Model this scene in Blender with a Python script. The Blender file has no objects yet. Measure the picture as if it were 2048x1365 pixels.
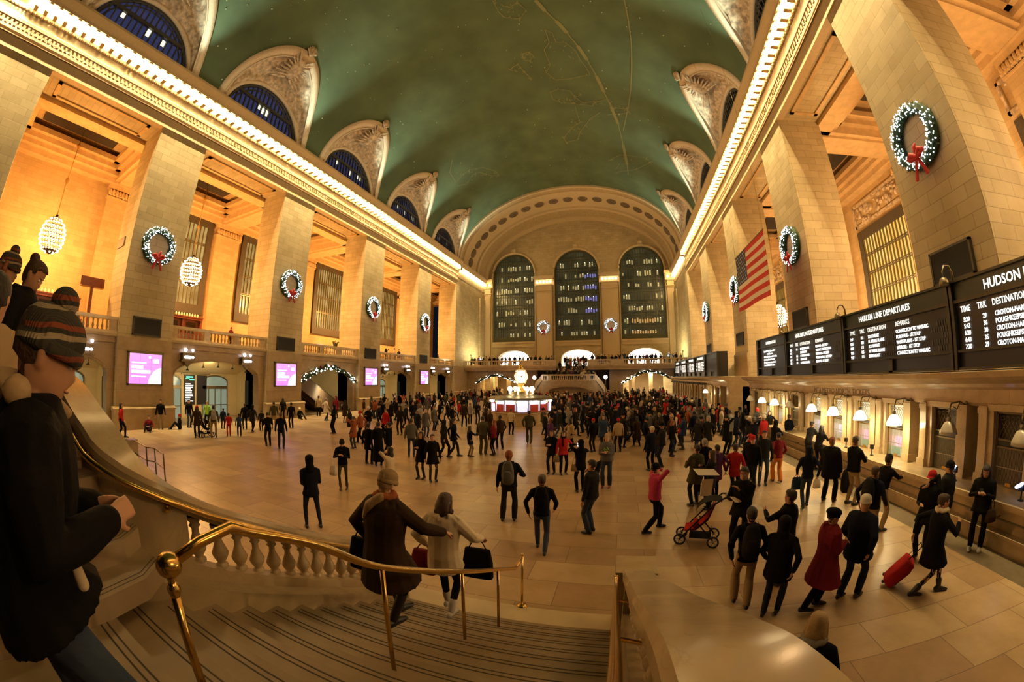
import bpy, bmesh, math, random
from mathutils import Vector, Matrix, noise
PI=math.pi; sin=math.sin; cos=math.cos
random.seed(7)
scene=bpy.context.scene; COL=scene.collection
V=Vector
# ------------------------------------------------------------------ camera
W2=18.3                       # half width of the hall, y runs down the hall, z=0 the floor
CAM=V((7.096,0.0,3.65)); YAW,PITCH=-0.273,0.095
FWD=V((sin(YAW)*cos(PITCH),cos(YAW)*cos(PITCH),sin(PITCH)))
RGT=V((cos(YAW),-sin(YAW),0)); UPV=RGT.cross(FWD)
cd=bpy.data.cameras.new('camera'); cam=bpy.data.objects.new('camera',cd); COL.objects.link(cam)
cam.matrix_world=Matrix(((RGT.x,UPV.x,-FWD.x,CAM.x),(RGT.y,UPV.y,-FWD.y,CAM.y),(RGT.z,UPV.z,-FWD.z,CAM.z),(0,0,0,1)))
cd.type='PANO'; cd.sensor_width=36; cd.sensor_fit='HORIZONTAL'; cd.clip_start=0.02; cd.clip_end=500
cd.panorama_type='FISHEYE_LENS_POLYNOMIAL'
cd.fisheye_fov=math.radians(200)
K=[7.44603823e-02,1.13499552e-05,-2.10512801e-05,2.86328551e-07]
cd.fisheye_polynomial_k0=0
cd.fisheye_polynomial_k1,cd.fisheye_polynomial_k2,cd.fisheye_polynomial_k3,cd.fisheye_polynomial_k4=[-k for k in K]
scene.camera=cam
scene.view_settings.view_transform='Standard'; scene.view_settings.look='None'
scene.view_settings.gamma=1; scene.view_settings.exposure=0.0; scene.view_settings.use_curve_mapping=False
def ray(px,py):
    X=px-1024;Y=682.5-py;r=math.hypot(X,Y)*36/2048
    th=sum(k*r**(i+1) for i,k in enumerate(K)); a=math.atan2(Y,X)
    return sin(th)*(cos(a)*RGT+sin(a)*UPV)+cos(th)*FWD
def onz(px,py,z=0.0):         # where the line of sight through a pixel meets a floor at height z
    d=ray(px,py); return CAM+d*((z-CAM.z)/d.z)
# ------------------------------------------------------------------ materials
MATS={}
def nmat(name):
    m=bpy.data.materials.new(name); m.use_nodes=True; nt=m.node_tree
    for n in list(nt.nodes): nt.nodes.remove(n)
    o=nt.nodes.new('ShaderNodeOutputMaterial'); b=nt.nodes.new('ShaderNodeBsdfPrincipled')
    nt.links.new(b.outputs[0],o.inputs[0]); MATS[name]=m
    return m,nt,b
def sock(b,k,v): b.inputs[k].default_value=v
def N(nt,t,**k):
    n=nt.nodes.new(t)
    for a,v in k.items(): setattr(n,a,v)
    return n
def rgba(c): return (c[0],c[1],c[2],1)
def plain(name,c,rough=0.6,metal=0.0,emit=None,es=0.0,bump=0.0,bs=40.0,alpha=None,trans=0,spec=None,var=0.0,vs=6.0,coat=0):
    if name in MATS: return MATS[name]
    m,nt,b=nmat(name); sock(b,'Base Color',rgba(c)); sock(b,'Roughness',rough); sock(b,'Metallic',metal)
    if spec is not None: sock(b,'Specular IOR Level',spec)
    if emit: sock(b,'Emission Color',rgba(emit)); sock(b,'Emission Strength',es)
    if trans: sock(b,'Transmission Weight',trans)
    if coat: sock(b,'Coat Weight',coat)
    if bump or var:
        tc=N(nt,'ShaderNodeTexCoord'); nz=N(nt,'ShaderNodeTexNoise'); nz.inputs['Scale'].default_value=bs; nz.inputs['Detail'].default_value=4
        nt.links.new(tc.outputs['Object'],nz.inputs['Vector'])
        if bump:
            bp=N(nt,'ShaderNodeBump'); bp.inputs['Strength'].default_value=bump; bp.inputs['Distance'].default_value=0.02
            nt.links.new(nz.outputs[0],bp.inputs['Height']); nt.links.new(bp.outputs[0],b.inputs['Normal'])
        if var:
            n2=N(nt,'ShaderNodeTexNoise'); n2.inputs['Scale'].default_value=vs; n2.inputs['Detail'].default_value=5
            nt.links.new(tc.outputs['Object'],n2.inputs['Vector'])
            r=N(nt,'ShaderNodeValToRGB'); r.color_ramp.elements[0].position=.3; r.color_ramp.elements[1].position=.7
            r.color_ramp.elements[0].color=rgba([x*(1-var) for x in c]); r.color_ramp.elements[1].color=rgba([min(1,x*(1+var*.6)) for x in c])
            nt.links.new(n2.outputs[0],r.inputs[0]); nt.links.new(r.outputs[0],b.inputs['Base Color'])
    return m
def uvnode(nt,scale=1.0):
    # world-position (u,v) on the face's own plane: walls read (along, z), floors (x, y)
    g=N(nt,'ShaderNodeNewGeometry'); sp=N(nt,'ShaderNodeSeparateXYZ'); sn=N(nt,'ShaderNodeSeparateXYZ')
    L=nt.links.new; L(g.outputs['Position'],sp.inputs[0]); L(g.outputs['True Normal'],sn.inputs[0])
    def gt(s,t):
        a=N(nt,'ShaderNodeMath',operation='ABSOLUTE'); L(s,a.inputs[0]); c=N(nt,'ShaderNodeMath',operation='GREATER_THAN'); L(a.outputs[0],c.inputs[0]); c.inputs[1].default_value=t; return c.outputs[0]
    nx=gt(sn.outputs[0],.7); nz=gt(sn.outputs[2],.7)
    def mix(f,a,b):
        m=N(nt,'ShaderNodeMix',data_type='FLOAT'); L(f,m.inputs[0]); L(a,m.inputs[2]); L(b,m.inputs[3]); return m.outputs[0]
    u=mix(nx,sp.outputs[0],sp.outputs[1]); v=mix(nz,sp.outputs[2],sp.outputs[1])
    c=N(nt,'ShaderNodeCombineXYZ'); L(u,c.inputs[0]); L(v,c.inputs[1])
    return c.outputs[0],g.outputs['Position']
def blocks(name,c1,c2,mortar,bw,bh,ms=0.012,rough=0.7,bump=0.35,stain=0.25,ns=0.7,offset=0.5,bias=0.0,spec=None,coat=0,finest=0.0):
    m,nt,b=nmat(name); L=nt.links.new
    uv,pos=uvnode(nt)
    br=N(nt,'ShaderNodeTexBrick'); L(uv,br.inputs['Vector']); br.offset=offset
    for k,v in (('Color1',rgba(c1)),('Color2',rgba(c2)),('Mortar',rgba(mortar)),('Scale',1.0),('Mortar Size',ms),('Mortar Smooth',0.3),('Bias',bias),('Brick Width',bw),('Row Height',bh)): br.inputs[k].default_value=v
    nz=N(nt,'ShaderNodeTexNoise'); L(pos,nz.inputs['Vector']); nz.inputs['Scale'].default_value=ns; nz.inputs['Detail'].default_value=8; nz.inputs['Roughness'].default_value=.65
    rp=N(nt,'ShaderNodeValToRGB'); L(nz.outputs[0],rp.inputs[0]); rp.color_ramp.elements[0].position=.3; rp.color_ramp.elements[1].position=.72
    s=1-stain; rp.color_ramp.elements[0].color=(s,s*.97,s*.92,1); rp.color_ramp.elements[1].color=(1,1,1,1)
    mx=N(nt,'ShaderNodeMix',data_type='RGBA',blend_type='MULTIPLY'); mx.inputs[0].default_value=1; L(br.outputs['Color'],mx.inputs[6]); L(rp.outputs[0],mx.inputs[7])
    L(mx.outputs[2],b.inputs['Base Color']); sock(b,'Roughness',rough)
    if spec is not None: sock(b,'Specular IOR Level',spec)
    if coat: sock(b,'Coat Weight',coat); sock(b,'Coat Roughness',.15)
    if bump:
        bp=N(nt,'ShaderNodeBump'); bp.inputs['Strength'].default_value=bump; bp.inputs['Distance'].default_value=.015
        iv=N(nt,'ShaderNodeMath',operation='SUBTRACT'); iv.inputs[0].default_value=1; L(br.outputs['Fac'],iv.inputs[1]); L(iv.outputs[0],bp.inputs['Height']); L(bp.outputs[0],b.inputs['Normal'])
    return m
def marble(name,c1,c2,rough=0.25,scale=1.2,vein=(0.3,0.2,0.12),va=0.35):
    m,nt,b=nmat(name); L=nt.links.new; g=N(nt,'ShaderNodeNewGeometry')
    n1=N(nt,'ShaderNodeTexNoise'); L(g.outputs['Position'],n1.inputs['Vector']); n1.inputs['Scale'].default_value=scale; n1.inputs['Detail'].default_value=9; n1.inputs['Distortion'].default_value=1.2
    r=N(nt,'ShaderNodeValToRGB'); L(n1.outputs[0],r.inputs[0]); e=r.color_ramp.elements; e[0].position=.3; e[1].position=.7; e[0].color=rgba(c1); e[1].color=rgba(c2)
    n2=N(nt,'ShaderNodeTexNoise'); L(g.outputs['Position'],n2.inputs['Vector']); n2.inputs['Scale'].default_value=scale*1.7; n2.inputs['Detail'].default_value=10; n2.inputs['Distortion'].default_value=2.5
    r2=N(nt,'ShaderNodeValToRGB'); L(n2.outputs[0],r2.inputs[0]); q=r2.color_ramp.elements; q[0].position=.485; q[0].color=(0,0,0,1); q[1].position=.5; q[1].color=(va,va,va,1)
    k=r2.color_ramp.elements.new(.515); k.color=(0,0,0,1)
    mx=N(nt,'ShaderNodeMix',data_type='RGBA'); L(r2.outputs[0],mx.inputs[0]); L(r.outputs[0],mx.inputs[6]); mx.inputs[7].default_value=rgba(vein)
    L(mx.outputs[2],b.inputs['Base Color']); sock(b,'Roughness',rough)
    return m
STONE=blocks('caen_stone',(.60,.49,.29),(.50,.40,.225),(.26,.20,.11),1.15,.46,ms=.010,stain=.22)
STONE_A=blocks('aisle_stone',(.66,.46,.22),(.57,.39,.17),(.40,.26,.11),1.0,.42,ms=.007,stain=.18,bump=.2)
PLAIN=plain('smooth_stone',(.62,.50,.32),.62,bump=.15,bs=3,var=.12,vs=1.5)
PLAIN_A=plain('aisle_ceiling_stone',(.62,.42,.20),.65,bump=.2,bs=6,var=.15,vs=2)
LOWER=blocks('botticino_wall',(.46,.34,.19),(.40,.29,.16),(.25,.18,.10),2.4,1.15,ms=.006,rough=.28,bump=.1,stain=.3,ns=1.6)
MARB=marble('botticino_marble',(.44,.33,.19),(.60,.47,.29),.2,1.1)
CAPB=plain('capital_bulb',(1,.9,.7),.4,emit=(1,.76,.42),es=10)
MARB_D=marble('brown_marble',(.26,.18,.09),(.38,.27,.15),.25,1.3)
MARB_N=marble('dimmed_side_marble',(.33,.25,.14),(.46,.36,.215),.22,1.1)  # darker copy of the botticino: dim light around the near stair painted in
TREAD=marble('dimmed_tread_marble',(.23,.165,.095),(.31,.23,.14),.45,1.5)  # tread base colour lowered to carry the shadow lying over the steps
FLOOR=blocks('tennessee_marble_floor',(.60,.44,.25),(.43,.28,.15),(.20,.13,.08),1.55,.78,ms=.007,rough=.33,bump=.04,stain=.3,ns=1.1,offset=.37,spec=.5)
DSTRIP=marble('dark_floor_border',(.12,.095,.055),(.18,.14,.09),.3,2)
BRASS=plain('brass',(.72,.46,.13),.2,1.0,bump=.05,bs=30)
BRONZE=plain('aged_bronze',(.20,.16,.09),.42,.7,bump=.1,bs=30)
BRONZE_D=plain('dark_bronze',(.055,.05,.035),.4,.5)
BLACK=plain('black_board',(.012,.012,.014),.3)
GOLD=plain('gilt',(.75,.50,.16),.3,.9)
WOOD=plain('mahogany',(.22,.05,.02),.3,var=.3,vs=8)
RED=plain('red_velvet',(.45,.012,.012),.6,bump=.2,bs=60)
PINE=plain('pine_needles',(.02,.05,.015),.8,bump=.4,bs=80)
WARMW=plain('frosted_bulb',(1,.9,.7),.4,emit=(1,.71,.31),es=40)
# ------------------------------------------------------------------ mesh helpers
class MB:
    def __init__(s,e=1.0): s.v=[];s.f=[];s.m=[];s.mi=0;s.e=e
    def add(s,vs,fs):
        o=len(s.v); s.v.extend([tuple(p) for p in vs]); s.f.extend([tuple(i+o for i in f) for f in fs]); s.m.extend([s.mi]*len(fs)); return s
    def box(s,x0,y0,z0,x1,y1,z1):
        if x0>x1:x0,x1=x1,x0
        if y0>y1:y0,y1=y1,y0
        if z0>z1:z0,z1=z1,z0
        return s.add([(x0,y0,z0),(x1,y0,z0),(x1,y1,z0),(x0,y1,z0),(x0,y0,z1),(x1,y0,z1),(x1,y1,z1),(x0,y1,z1)],
            [(0,3,2,1),(4,5,6,7),(0,1,5,4),(1,2,6,5),(2,3,7,6),(3,0,4,7)])
    def quad(s,a,b,c,d): return s.add([a,b,c,d],[(0,1,2,3)])
    def poly(s,pts): return s.add(pts,[tuple(range(len(pts)))])
    def grid(s,rows,closeu=False,closev=False):
        n=len(rows[0]); vs=[p for r in rows for p in r]; fs=[]
        R=len(rows)
        for i in range(R if closev else R-1):
            for j in range(n if closeu else n-1):
                a=i*n+j;b=i*n+(j+1)%n;c=((i+1)%R)*n+(j+1)%n;d=((i+1)%R)*n+j
                fs.append((a,b,c,d))
        return s.add(vs,fs)
    def prism(s,pts,axis,a0,a1):
        # closed outline pts (2-D) pushed along an axis: 'x' -> (a,p0,p1), 'y' -> (p0,a,p1), 'z' -> (p0,p1,a)
        def P(p,a): return (a,p[0],p[1]) if axis=='x' else (p[0],a,p[1]) if axis=='y' else (p[0],p[1],a)
        n=len(pts); vs=[P(p,a0) for p in pts]+[P(p,a1) for p in pts]
        fs=[tuple(range(n)),tuple(reversed(range(n,2*n)))]+[(i,n+i,n+(i+1)%n,(i+1)%n) for i in range(n)]
        return s.add(vs,fs)
    def tube(s,path,rad,n=8,ref=(0,0,1),cap=True,closed=False):
        # rad: number, list, or list of (a,b): half sizes across ref and the other way
        path=[V(p) for p in path]; k=len(path)
        if not isinstance(rad,list): rad=[rad]*k
        rad=[(r,r) if not isinstance(r,(list,tuple)) else r for r in rad]
        rows=[]; ref=V(ref)
        for i,p in enumerate(path):
            if closed: t=path[(i+1)%k]-path[i-1]
            else: t=path[min(i+1,k-1)]-path[max(i-1,0)]
            if t.length<1e-9: t=V((0,0,1))
            t.normalize(); r=ref if abs(ref.dot(t))<.985 else V((1,0,0)) if abs(t.x)<.9 else V((0,1,0))
            a=(r-t*r.dot(t)).normalized(); b=t.cross(a)
            ra,rb=rad[i]; e=s.e; rows.append([p+a*(math.copysign(abs(cos(2*PI*j/n))**e,cos(2*PI*j/n))*ra)+b*(math.copysign(abs(sin(2*PI*j/n))**e,sin(2*PI*j/n))*rb) for j in range(n)])
        s.grid(rows,closeu=True,closev=closed)
        if cap and not closed:
            o=len(s.v)-k*n
            s.f.append(tuple(reversed(range(o,o+n)))); s.f.append(tuple(range(o+(k-1)*n,o+k*n))); s.m.extend([s.mi]*2)
        return s
    def limb(s,path,rad,n=10,ref=(1,0,0)):
        # a tube with rounded ends
        path=[V(p) for p in path]; rad=[rad]*len(path) if not isinstance(rad,list) else rad; rad=[(r,r) if not isinstance(r,(list,tuple)) else r for r in rad]
        def endc(p,q,r):
            d=(p-q); d=d.normalized() if d.length>1e-9 else V((0,0,1)); m=(r[0]+r[1])/2
            return [(p+d*m*.95,(r[0]*.12,r[1]*.12)),(p+d*m*.75,(r[0]*.62,r[1]*.62)),(p+d*m*.4,(r[0]*.9,r[1]*.9))]
        A=endc(path[0],path[1],rad[0]); B=endc(path[-1],path[-2],rad[-1])
        P=[a for a,_ in A]+path+[a for a,_ in reversed(B)]; Rr=[r for _,r in A]+rad+[r for _,r in reversed(B)]
        return s.tube(P,Rr,n,ref)
    def lathe(s,prof,cx=0,cy=0,z0=0,n=16,a0=0,a1=2*PI,sq=1.0):
        full=abs(a1-a0-2*PI)<1e-6; k=n if full else n+1
        rows=[[(cx+r*cos(a0+(a1-a0)*j/n),cy+r*sin(a0+(a1-a0)*j/n)*sq,z0+z) for j in range(k)] for r,z in prof]
        return s.grid(rows,closeu=full)
    def ball(s,c,r,n=10,m=6):
        if not isinstance(r,(tuple,list)): r=(r,r,r)
        rows=[[(c[0]+r[0]*sin(PI*i/m)*cos(2*PI*j/n),c[1]+r[1]*sin(PI*i/m)*sin(2*PI*j/n),c[2]+r[2]*cos(PI*i/m)) for j in range(n)] for i in range(m+1)]
        return s.grid(rows,closeu=True)
    def mesh(s,name,mats,smooth=False):
        me=bpy.data.meshes.new(name); me.from_pydata(s.v,[],s.f)
        for m in (mats if isinstance(mats,(list,tuple)) else [mats]): me.materials.append(m)
        if s.mi or any(s.m): me.polygons.foreach_set('material_index',s.m)
        if smooth: me.polygons.foreach_set('use_smooth',[True]*len(me.polygons))
        me.update(); return me
    def build(s,name,mats,parent=None,smooth=False,weld=False,recalc=True):
        me=s.mesh(name,mats,smooth)
        if recalc or weld:
            bm=bmesh.new(); bm.from_mesh(me)
            if weld: bmesh.ops.remove_doubles(bm,verts=bm.verts,dist=1e-4)
            bmesh.ops.recalc_face_normals(bm,faces=bm.faces); bm.to_mesh(me); bm.free()
        o=bpy.data.objects.new(name,me); COL.objects.link(o)
        if parent: o.parent=parent
        return o
def tag(o,label=None,cat=None,group=None,kind=None):
    if label: o['label']=label
    if cat: o['category']=cat
    if group: o['group']=group
    if kind: o['kind']=kind
    return o
def root(name,loc=(0,0,0),rz=0,label=None,cat=None,group=None,kind=None):
    o=bpy.data.objects.new(name,None); COL.objects.link(o); o.location=loc; o.rotation_euler=(0,0,rz); o.empty_display_size=.2
    return tag(o,label,cat,group,kind)
def struct(o,label=None): o['kind']='structure'; return tag(o,label)
def clone(o,parent=None,loc=None,rz=None,label=None,group=None):
    c=o.copy(); COL.objects.link(c)
    if parent is not None: c.parent=parent
    if loc is not None: c.location=loc
    if rz is not None: c.rotation_euler=(0,0,rz)
    if label: c['label']=label
    if group: c['group']=group
    for ch in list(o.children): clone(ch,c)
    return c
def light(name,kind,loc,energy,color,rot=None,aim=None,**k):
    d=bpy.data.lights.new(name,kind); d.energy=energy; d.color=color
    for a,v in k.items(): setattr(d,a,v)
    o=bpy.data.objects.new(name,d); COL.objects.link(o); o.location=loc
    if aim is not None: o.rotation_euler=(V(aim)-V(loc)).to_track_quat('-Z','Y').to_euler()
    elif rot: o.rotation_euler=rot
    return o
def text(body,size,mat,name='lettering',parent=None,extr=.004,align='LEFT',font_w=1.0,bold=0.0):
    c=bpy.data.curves.new(name,'FONT'); c.body=body; c.size=size; c.extrude=extr; c.align_x=align; c.offset=bold; c.resolution_u=2
    o=bpy.data.objects.new(name,c); dg=None
    COL.objects.link(o); bpy.context.view_layer.update()
    me=bpy.data.meshes.new_from_object(o.evaluated_get(bpy.context.evaluated_depsgraph_get())); COL.objects.unlink(o); bpy.data.objects.remove(o)
    me.materials.clear(); me.materials.append(mat)
    for v in me.vertices: v.co.x*=font_w
    o=bpy.data.objects.new(name,me); COL.objects.link(o)
    if parent: o.parent=parent
    return o
# ================================================================== THE HALL
D=12.0
def yL(k): return 8.03+D*(k-1)        # near edge of pier k
def yR(k): return 11.77+D*(k-1)       # far edge of pier k
YE=70.7                                # east wall
VZ,VH=22.7,12.0                        # spring line and rise of the elliptical vault
PH=math.radians(35.5)
LUN=[4+12*k for k in range(-1,5)]      # middles of the lunettes
def vault(x): return VZ+VH*math.sqrt(max(0,1-(x/W2)**2))
def vp(phi,y,inset=0.0): return ((-(W2-inset)*cos(phi)),y,VZ+(VH-inset)*sin(phi))
# floor -------------------------------------------------------------
m=MB(); m.quad((-W2-14,-6,0),(14.17,-6,0),(14.17,YE+12,0),(-W2-14,YE+12,0)); struct(m.build('floor',FLOOR,recalc=False))
m=MB(); m.quad((14.17,-6,0),(20,-6,0),(20,YE+12,0),(14.17,YE+12,0)); struct(m.build('trim_1',DSTRIP,recalc=False))
# vault with lunette cut-outs ----------------------------------------
TEAL=plain('teal_ceiling_paint',(.088,.122,.062),.75,var=.22,vs=.35,spec=.2)
def rim(y):
    for c in LUN:
        t=(y-c)/5.0
        if abs(t)<1: return PH*math.sqrt(1-t*t)
    return 0.0
ys=[]
y=-8.0
for c in LUN:
    ys+= [c-5.0+1e-3+0*i for i in range(0)]
    ys+=[c+5.0*sin(-PI/2+PI*i/28) for i in range(29)]
    ys+=[c+5.0+2.0*i/3 for i in (1,2)]
ys=[v for v in ys if v<57.0]+[57.0]
m=MB(); rows=[]
NV=40
for yy in sorted(set(round(v,4) for v in ys)):
    r=rim(yy); rows.append([vp(r+(PI-2*r)*j/NV,yy) for j in range(NV+1)])
m.grid(rows); struct(m.build('ceiling',TEAL,smooth=True,recalc=False))
# painted lines and gilt stars on the vault
def onvault(px,py,inset=.05):
    d=ray(px,py); a=W2-inset; b=VH-inset
    A=(d.x/a)**2+(d.z/b)**2; B=2*(CAM.x*d.x/a**2+(CAM.z-VZ)*d.z/b**2); Cc=(CAM.x/a)**2+((CAM.z-VZ)/b)**2-1
    t=(-B+math.sqrt(max(0,B*B-4*A*Cc)))/(2*A); return CAM+d*t
GPAINT=plain('faded_gold_paint',(.19,.185,.075),.6); GPAINT2=plain('pale_star_gilt',(.5,.55,.35),.5)
def ribbon(m,pts,w):
    P=[onvault(*p) for p in pts]; Q=[]
    for i in range(len(P)-1):
        for j in range(6): Q.append(P[i].lerp(P[i+1],j/6))
    Q.append(P[-1])
    def proj(p):
        an=math.atan2((p.z-VZ)/VH,-p.x/W2); return V(vp(an,p.y,.05)),V((cos(an),0,-sin(an)))
    A=[];B=[]
    for i,q in enumerate(Q):
        c,nm=proj(q); t=(Q[min(i+1,len(Q)-1)]-Q[max(i-1,0)]).normalized(); s=t.cross(nm).normalized()
        A.append(proj(c+s*w)[0]); B.append(proj(c-s*w)[0])
    m.grid([A,B])
g=root('ceiling_mural',(0,0,0),label='faint gold figures and lines painted across the green ceiling',cat='mural')
m=MB()
for i,(a,b) in enumerate(zip([(1070,0),(1090,22),(1112,42),(1134,66),(1155,92),(1174,120),(1192,152),(1208,185),(1222,214),(1236,248),(1246,290),(1254,330)],[(1090,22),(1112,42),(1134,66),(1155,92),(1174,120),(1192,152),(1208,185),(1222,214),(1236,248),(1246,290),(1254,330),(1256,350)])):
    ribbon(m,[a,b],.18 if i%2==0 else .06)
m.build('painted_band',GPAINT,g,recalc=False)
m=MB(); ribbon(m,[(1248,0),(1256,40),(1262,85),(1263,130),(1261,180),(1256,215),(1246,262)],.06); m.build('painted_arc',GPAINT,g,recalc=False)
figs=[[(1090,60),(1098,85),(1088,100),(1100,130),(1092,145),(1110,160),(1140,158),(1165,152),(1180,150),(1172,135),(1160,120),(1150,100),(1130,85),(1112,84),(1104,66),(1090,60)],
 [(1100,185),(1115,178),(1140,182),(1150,195),(1165,205),(1190,203),(1185,212),(1150,208),(1120,205),(1105,198),(1100,185)],
 [(1190,205),(1215,198),(1225,215),(1250,218),(1258,225),(1240,228),(1215,230)],
 [(1150,215),(1160,245),(1145,255),(1128,275),(1132,285),(1155,280),(1160,265),(1180,238),(1200,225)],
 [(905,320),(900,345),(912,365),(925,350),(940,340),(965,335),(990,342),(998,350),(985,352),(960,345),(945,350),(935,368),(915,372)],
 [(985,0),(998,25),(1010,35),(1040,38),(1052,20),(1035,5),(1020,15),(1005,12)],
 [(1045,108),(1058,104),(1066,112),(1060,122),(1048,120),(1045,108)],[(1020,140),(1035,128),(1050,145),(1064,160)],
 [(1220,320),(1240,310),(1290,316),(1300,325),(1270,340),(1230,345)]]
for f in figs:
    m=MB(); ribbon(m,f,.035)
    for j in range(26):
        i=random.randrange(len(f)-1); a,b=f[i],f[random.randrange(len(f))]; k=random.random(); p=(a[0]+(b[0]-a[0])*k,a[1]+(b[1]-a[1])*k)
        ribbon(m,[p,(p[0]+random.uniform(-5,5),p[1]+random.uniform(-5,5))],.04)
    m.build('painted_figure',GPAINT,g,recalc=False)
m=MB()
for i in range(170):
    p=onvault(random.uniform(430,1480),random.uniform(0,380),.06); r=random.choice((.03,.04,.05,.07))
    if rim(p.y)>math.atan2((p.z-VZ)/VH,abs(p.x)/W2)-.06 or p.y>56: continue
    m.ball(p,r,6,4)
tag(m.build('gilt_star',GPAINT2,g),kind='stuff')
# lunettes -----------------------------------------------------------
RELIEF=plain('carved_relief_stone',(.60,.45,.29),.75,bump=1,bs=6,var=.55,vs=3.2)
RIMS=plain('lunette_rim_stone',(.66,.51,.33),.6,bump=.1,bs=6,var=.1)
NIGHT=plain('night_window_glass',(.015,.02,.05),.15,emit=(.030,.036,.11),es=.55)
LITPANE=plain('lit_office_pane',(.5,.5,.4),.3,emit=(.85,.85,.60),es=1.1)
FRAME_D=plain('dark_window_iron',(.035,.032,.025),.5)
def lunette(s,c,n):
    def rimp(th,ins=0.0):
        t=5.0*(1-ins)*cos(th); ph=PH*(1-ins)*sin(th); p=vp(ph,c+t); return V((p[0]*-s,p[1],p[2])) if s>0 else V(p)
    WR=4.05; WX=W2+.15
    def win(th,r=WR): return V((s*WX,c+r*cos(th),23.05+r*.98*sin(th)))
    NT,NS=72,22; rows=[]
    for j in range(NS+1):
        k=j/NS; row=[]
        for i in range(NT+1):
            th=PI*i/NT; a=win(th); b=rimp(th,.045); p=a.lerp(b,k)
            bow=sin(k*PI)*.35*sin(th); p=p+V((s*bow*.6,0,bow*.8))
            if 0<j<NS and 3<i<NT-3:
                q=V((i*.19,j*.30,n*7.1+s*3)); h=noise.noise(q)*.5+abs(noise.noise(q*2.3))*.5
                e=min(1,j/3,(NS-j)/3)
                p+=V((-s*.75,0,-.65))*(h*.62*e)
            row.append(p)
        rows.append(row)
    m=MB(); m.grid(rows)
    # carved cartouche near the crown: an oval boss with wing-like leaves
    for k2 in range(1):
        cc=win(PI/2).lerp(rimp(PI/2),.60)+V((-s*.25,0,-.25)); up=(rimp(PI/2)-win(PI/2)).normalized()
        m.limb([cc-up*.75,cc,cc+up*.8],[(.32,.2),(.62,.3),(.4,.22)],12,(0,1,0))
        for q in range(9):
            for sg in (-1,1):
                a=cc+up*(.9-q*.24)+V((0,sg*.35,0)); m.limb([a,a+V((-s*.12,sg*(.5+.10*q),0))+up*(.55-.16*q)],[.14,.05],6)
    t=rimp(PI/2)+V((-s*.25,0,-.15))
    for q in range(9):
        a=-1.2+2.4*q/8; m.limb([t+V((0,.0,-.1)),t+V((-s*.35*cos(a),sin(a)*.55,.55*cos(a)))],[.13,.07],6)
    struct(m.build('trim_%d'%(10+n),RELIEF,smooth=True,recalc=False))
    m=MB()
    rows=[]
    for i in range(NT+1):
        th=PI*i/NT; o=rimp(th,-.012); a=rimp(th,.0); b=rimp(th,.10); ins=V((-s*.12,0,-.12))
        rows.append([o+V((s*.02,0,.02)),o+ins,b+ins*1.1,b+V((s*.15,0,.15))])
    m.grid(rows); m.tube([win(PI*i/40,WR+.12)+V((-s*.05,0,0)) for i in range(41)],.2,8)
    m.tube([rimp(PI*i/48,.10)+V((-s*.12,0,-.12)) for i in range(49)],.07,6)
    struct(m.build('trim_%d'%(30+n),RIMS,smooth=True,recalc=False))
    w=root('window_%d'%n,(0,0,0),kind='structure',label='arched %s lunette window above the %s cornice'%('blue-lit' if s<0 and c<30 else 'dark',('left','right')[s>0]))
    gx=s*(WX+.25)
    m=MB(); m.poly([(gx,c+WR*cos(PI*i/30),23.05+WR*sin(PI*i/30)) for i in range(31)]); m.build('pane',NIGHT if s<0 else plain('dark_glass',(.012,.014,.012),.2),w,recalc=False)
    m=MB(); m.tube([(gx-s*.1,c+(WR-.22)*cos(PI*i/30),23.05+(WR-.22)*sin(PI*i/30)) for i in range(31)],(.16),6)
    m.tube([(gx-s*.12,c+(WR-.62)*cos(PI*i/30),23.05+(WR-.62)*sin(PI*i/30)) for i in range(31)],(.07),6)
    for q in range(-8,9):
        yy=q*.45; h=math.sqrt(max(0,(WR-.2)**2-yy*yy)); m.box(gx-s*.04,c+yy-.05,22.9,gx-s*.2,c+yy+.05,23.05+h)
    m.box(gx-s*.02,c-WR+.5,25.15,gx-s*.25,c+WR-.5,25.42); m.build('muntin',FRAME_D,w)
    m=MB(); rr=random.Random(n*5+1)
    for q in range(5 if s<0 else 1):
        yy=(rr.randrange(-7,7)+.5)*.45; zz=rr.choice((24.55,24.75)); 
        if yy*yy+(zz+.5-23.05)**2<(WR-.8)**2: m.box(gx-s*.005,c+yy-.15,zz,gx-s*.03,c+yy+.15,zz+.5)
    if m.v: m.build('lit_pane',LITPANE,w)
n=1
for s in (-1,1):
    for c in LUN:
        if c<0 and s>0: continue
        lunette(s,c,n); n+=1
# upper wall strip behind the lunettes
for s in (-1,1):
    m=MB(); m.box(s*(W2+.62),-10,22.4,s*(W2+.9),YE,28.6); struct(m.build('wall_'+('left','right')[s>0]+'_upper',PLAIN))
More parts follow.
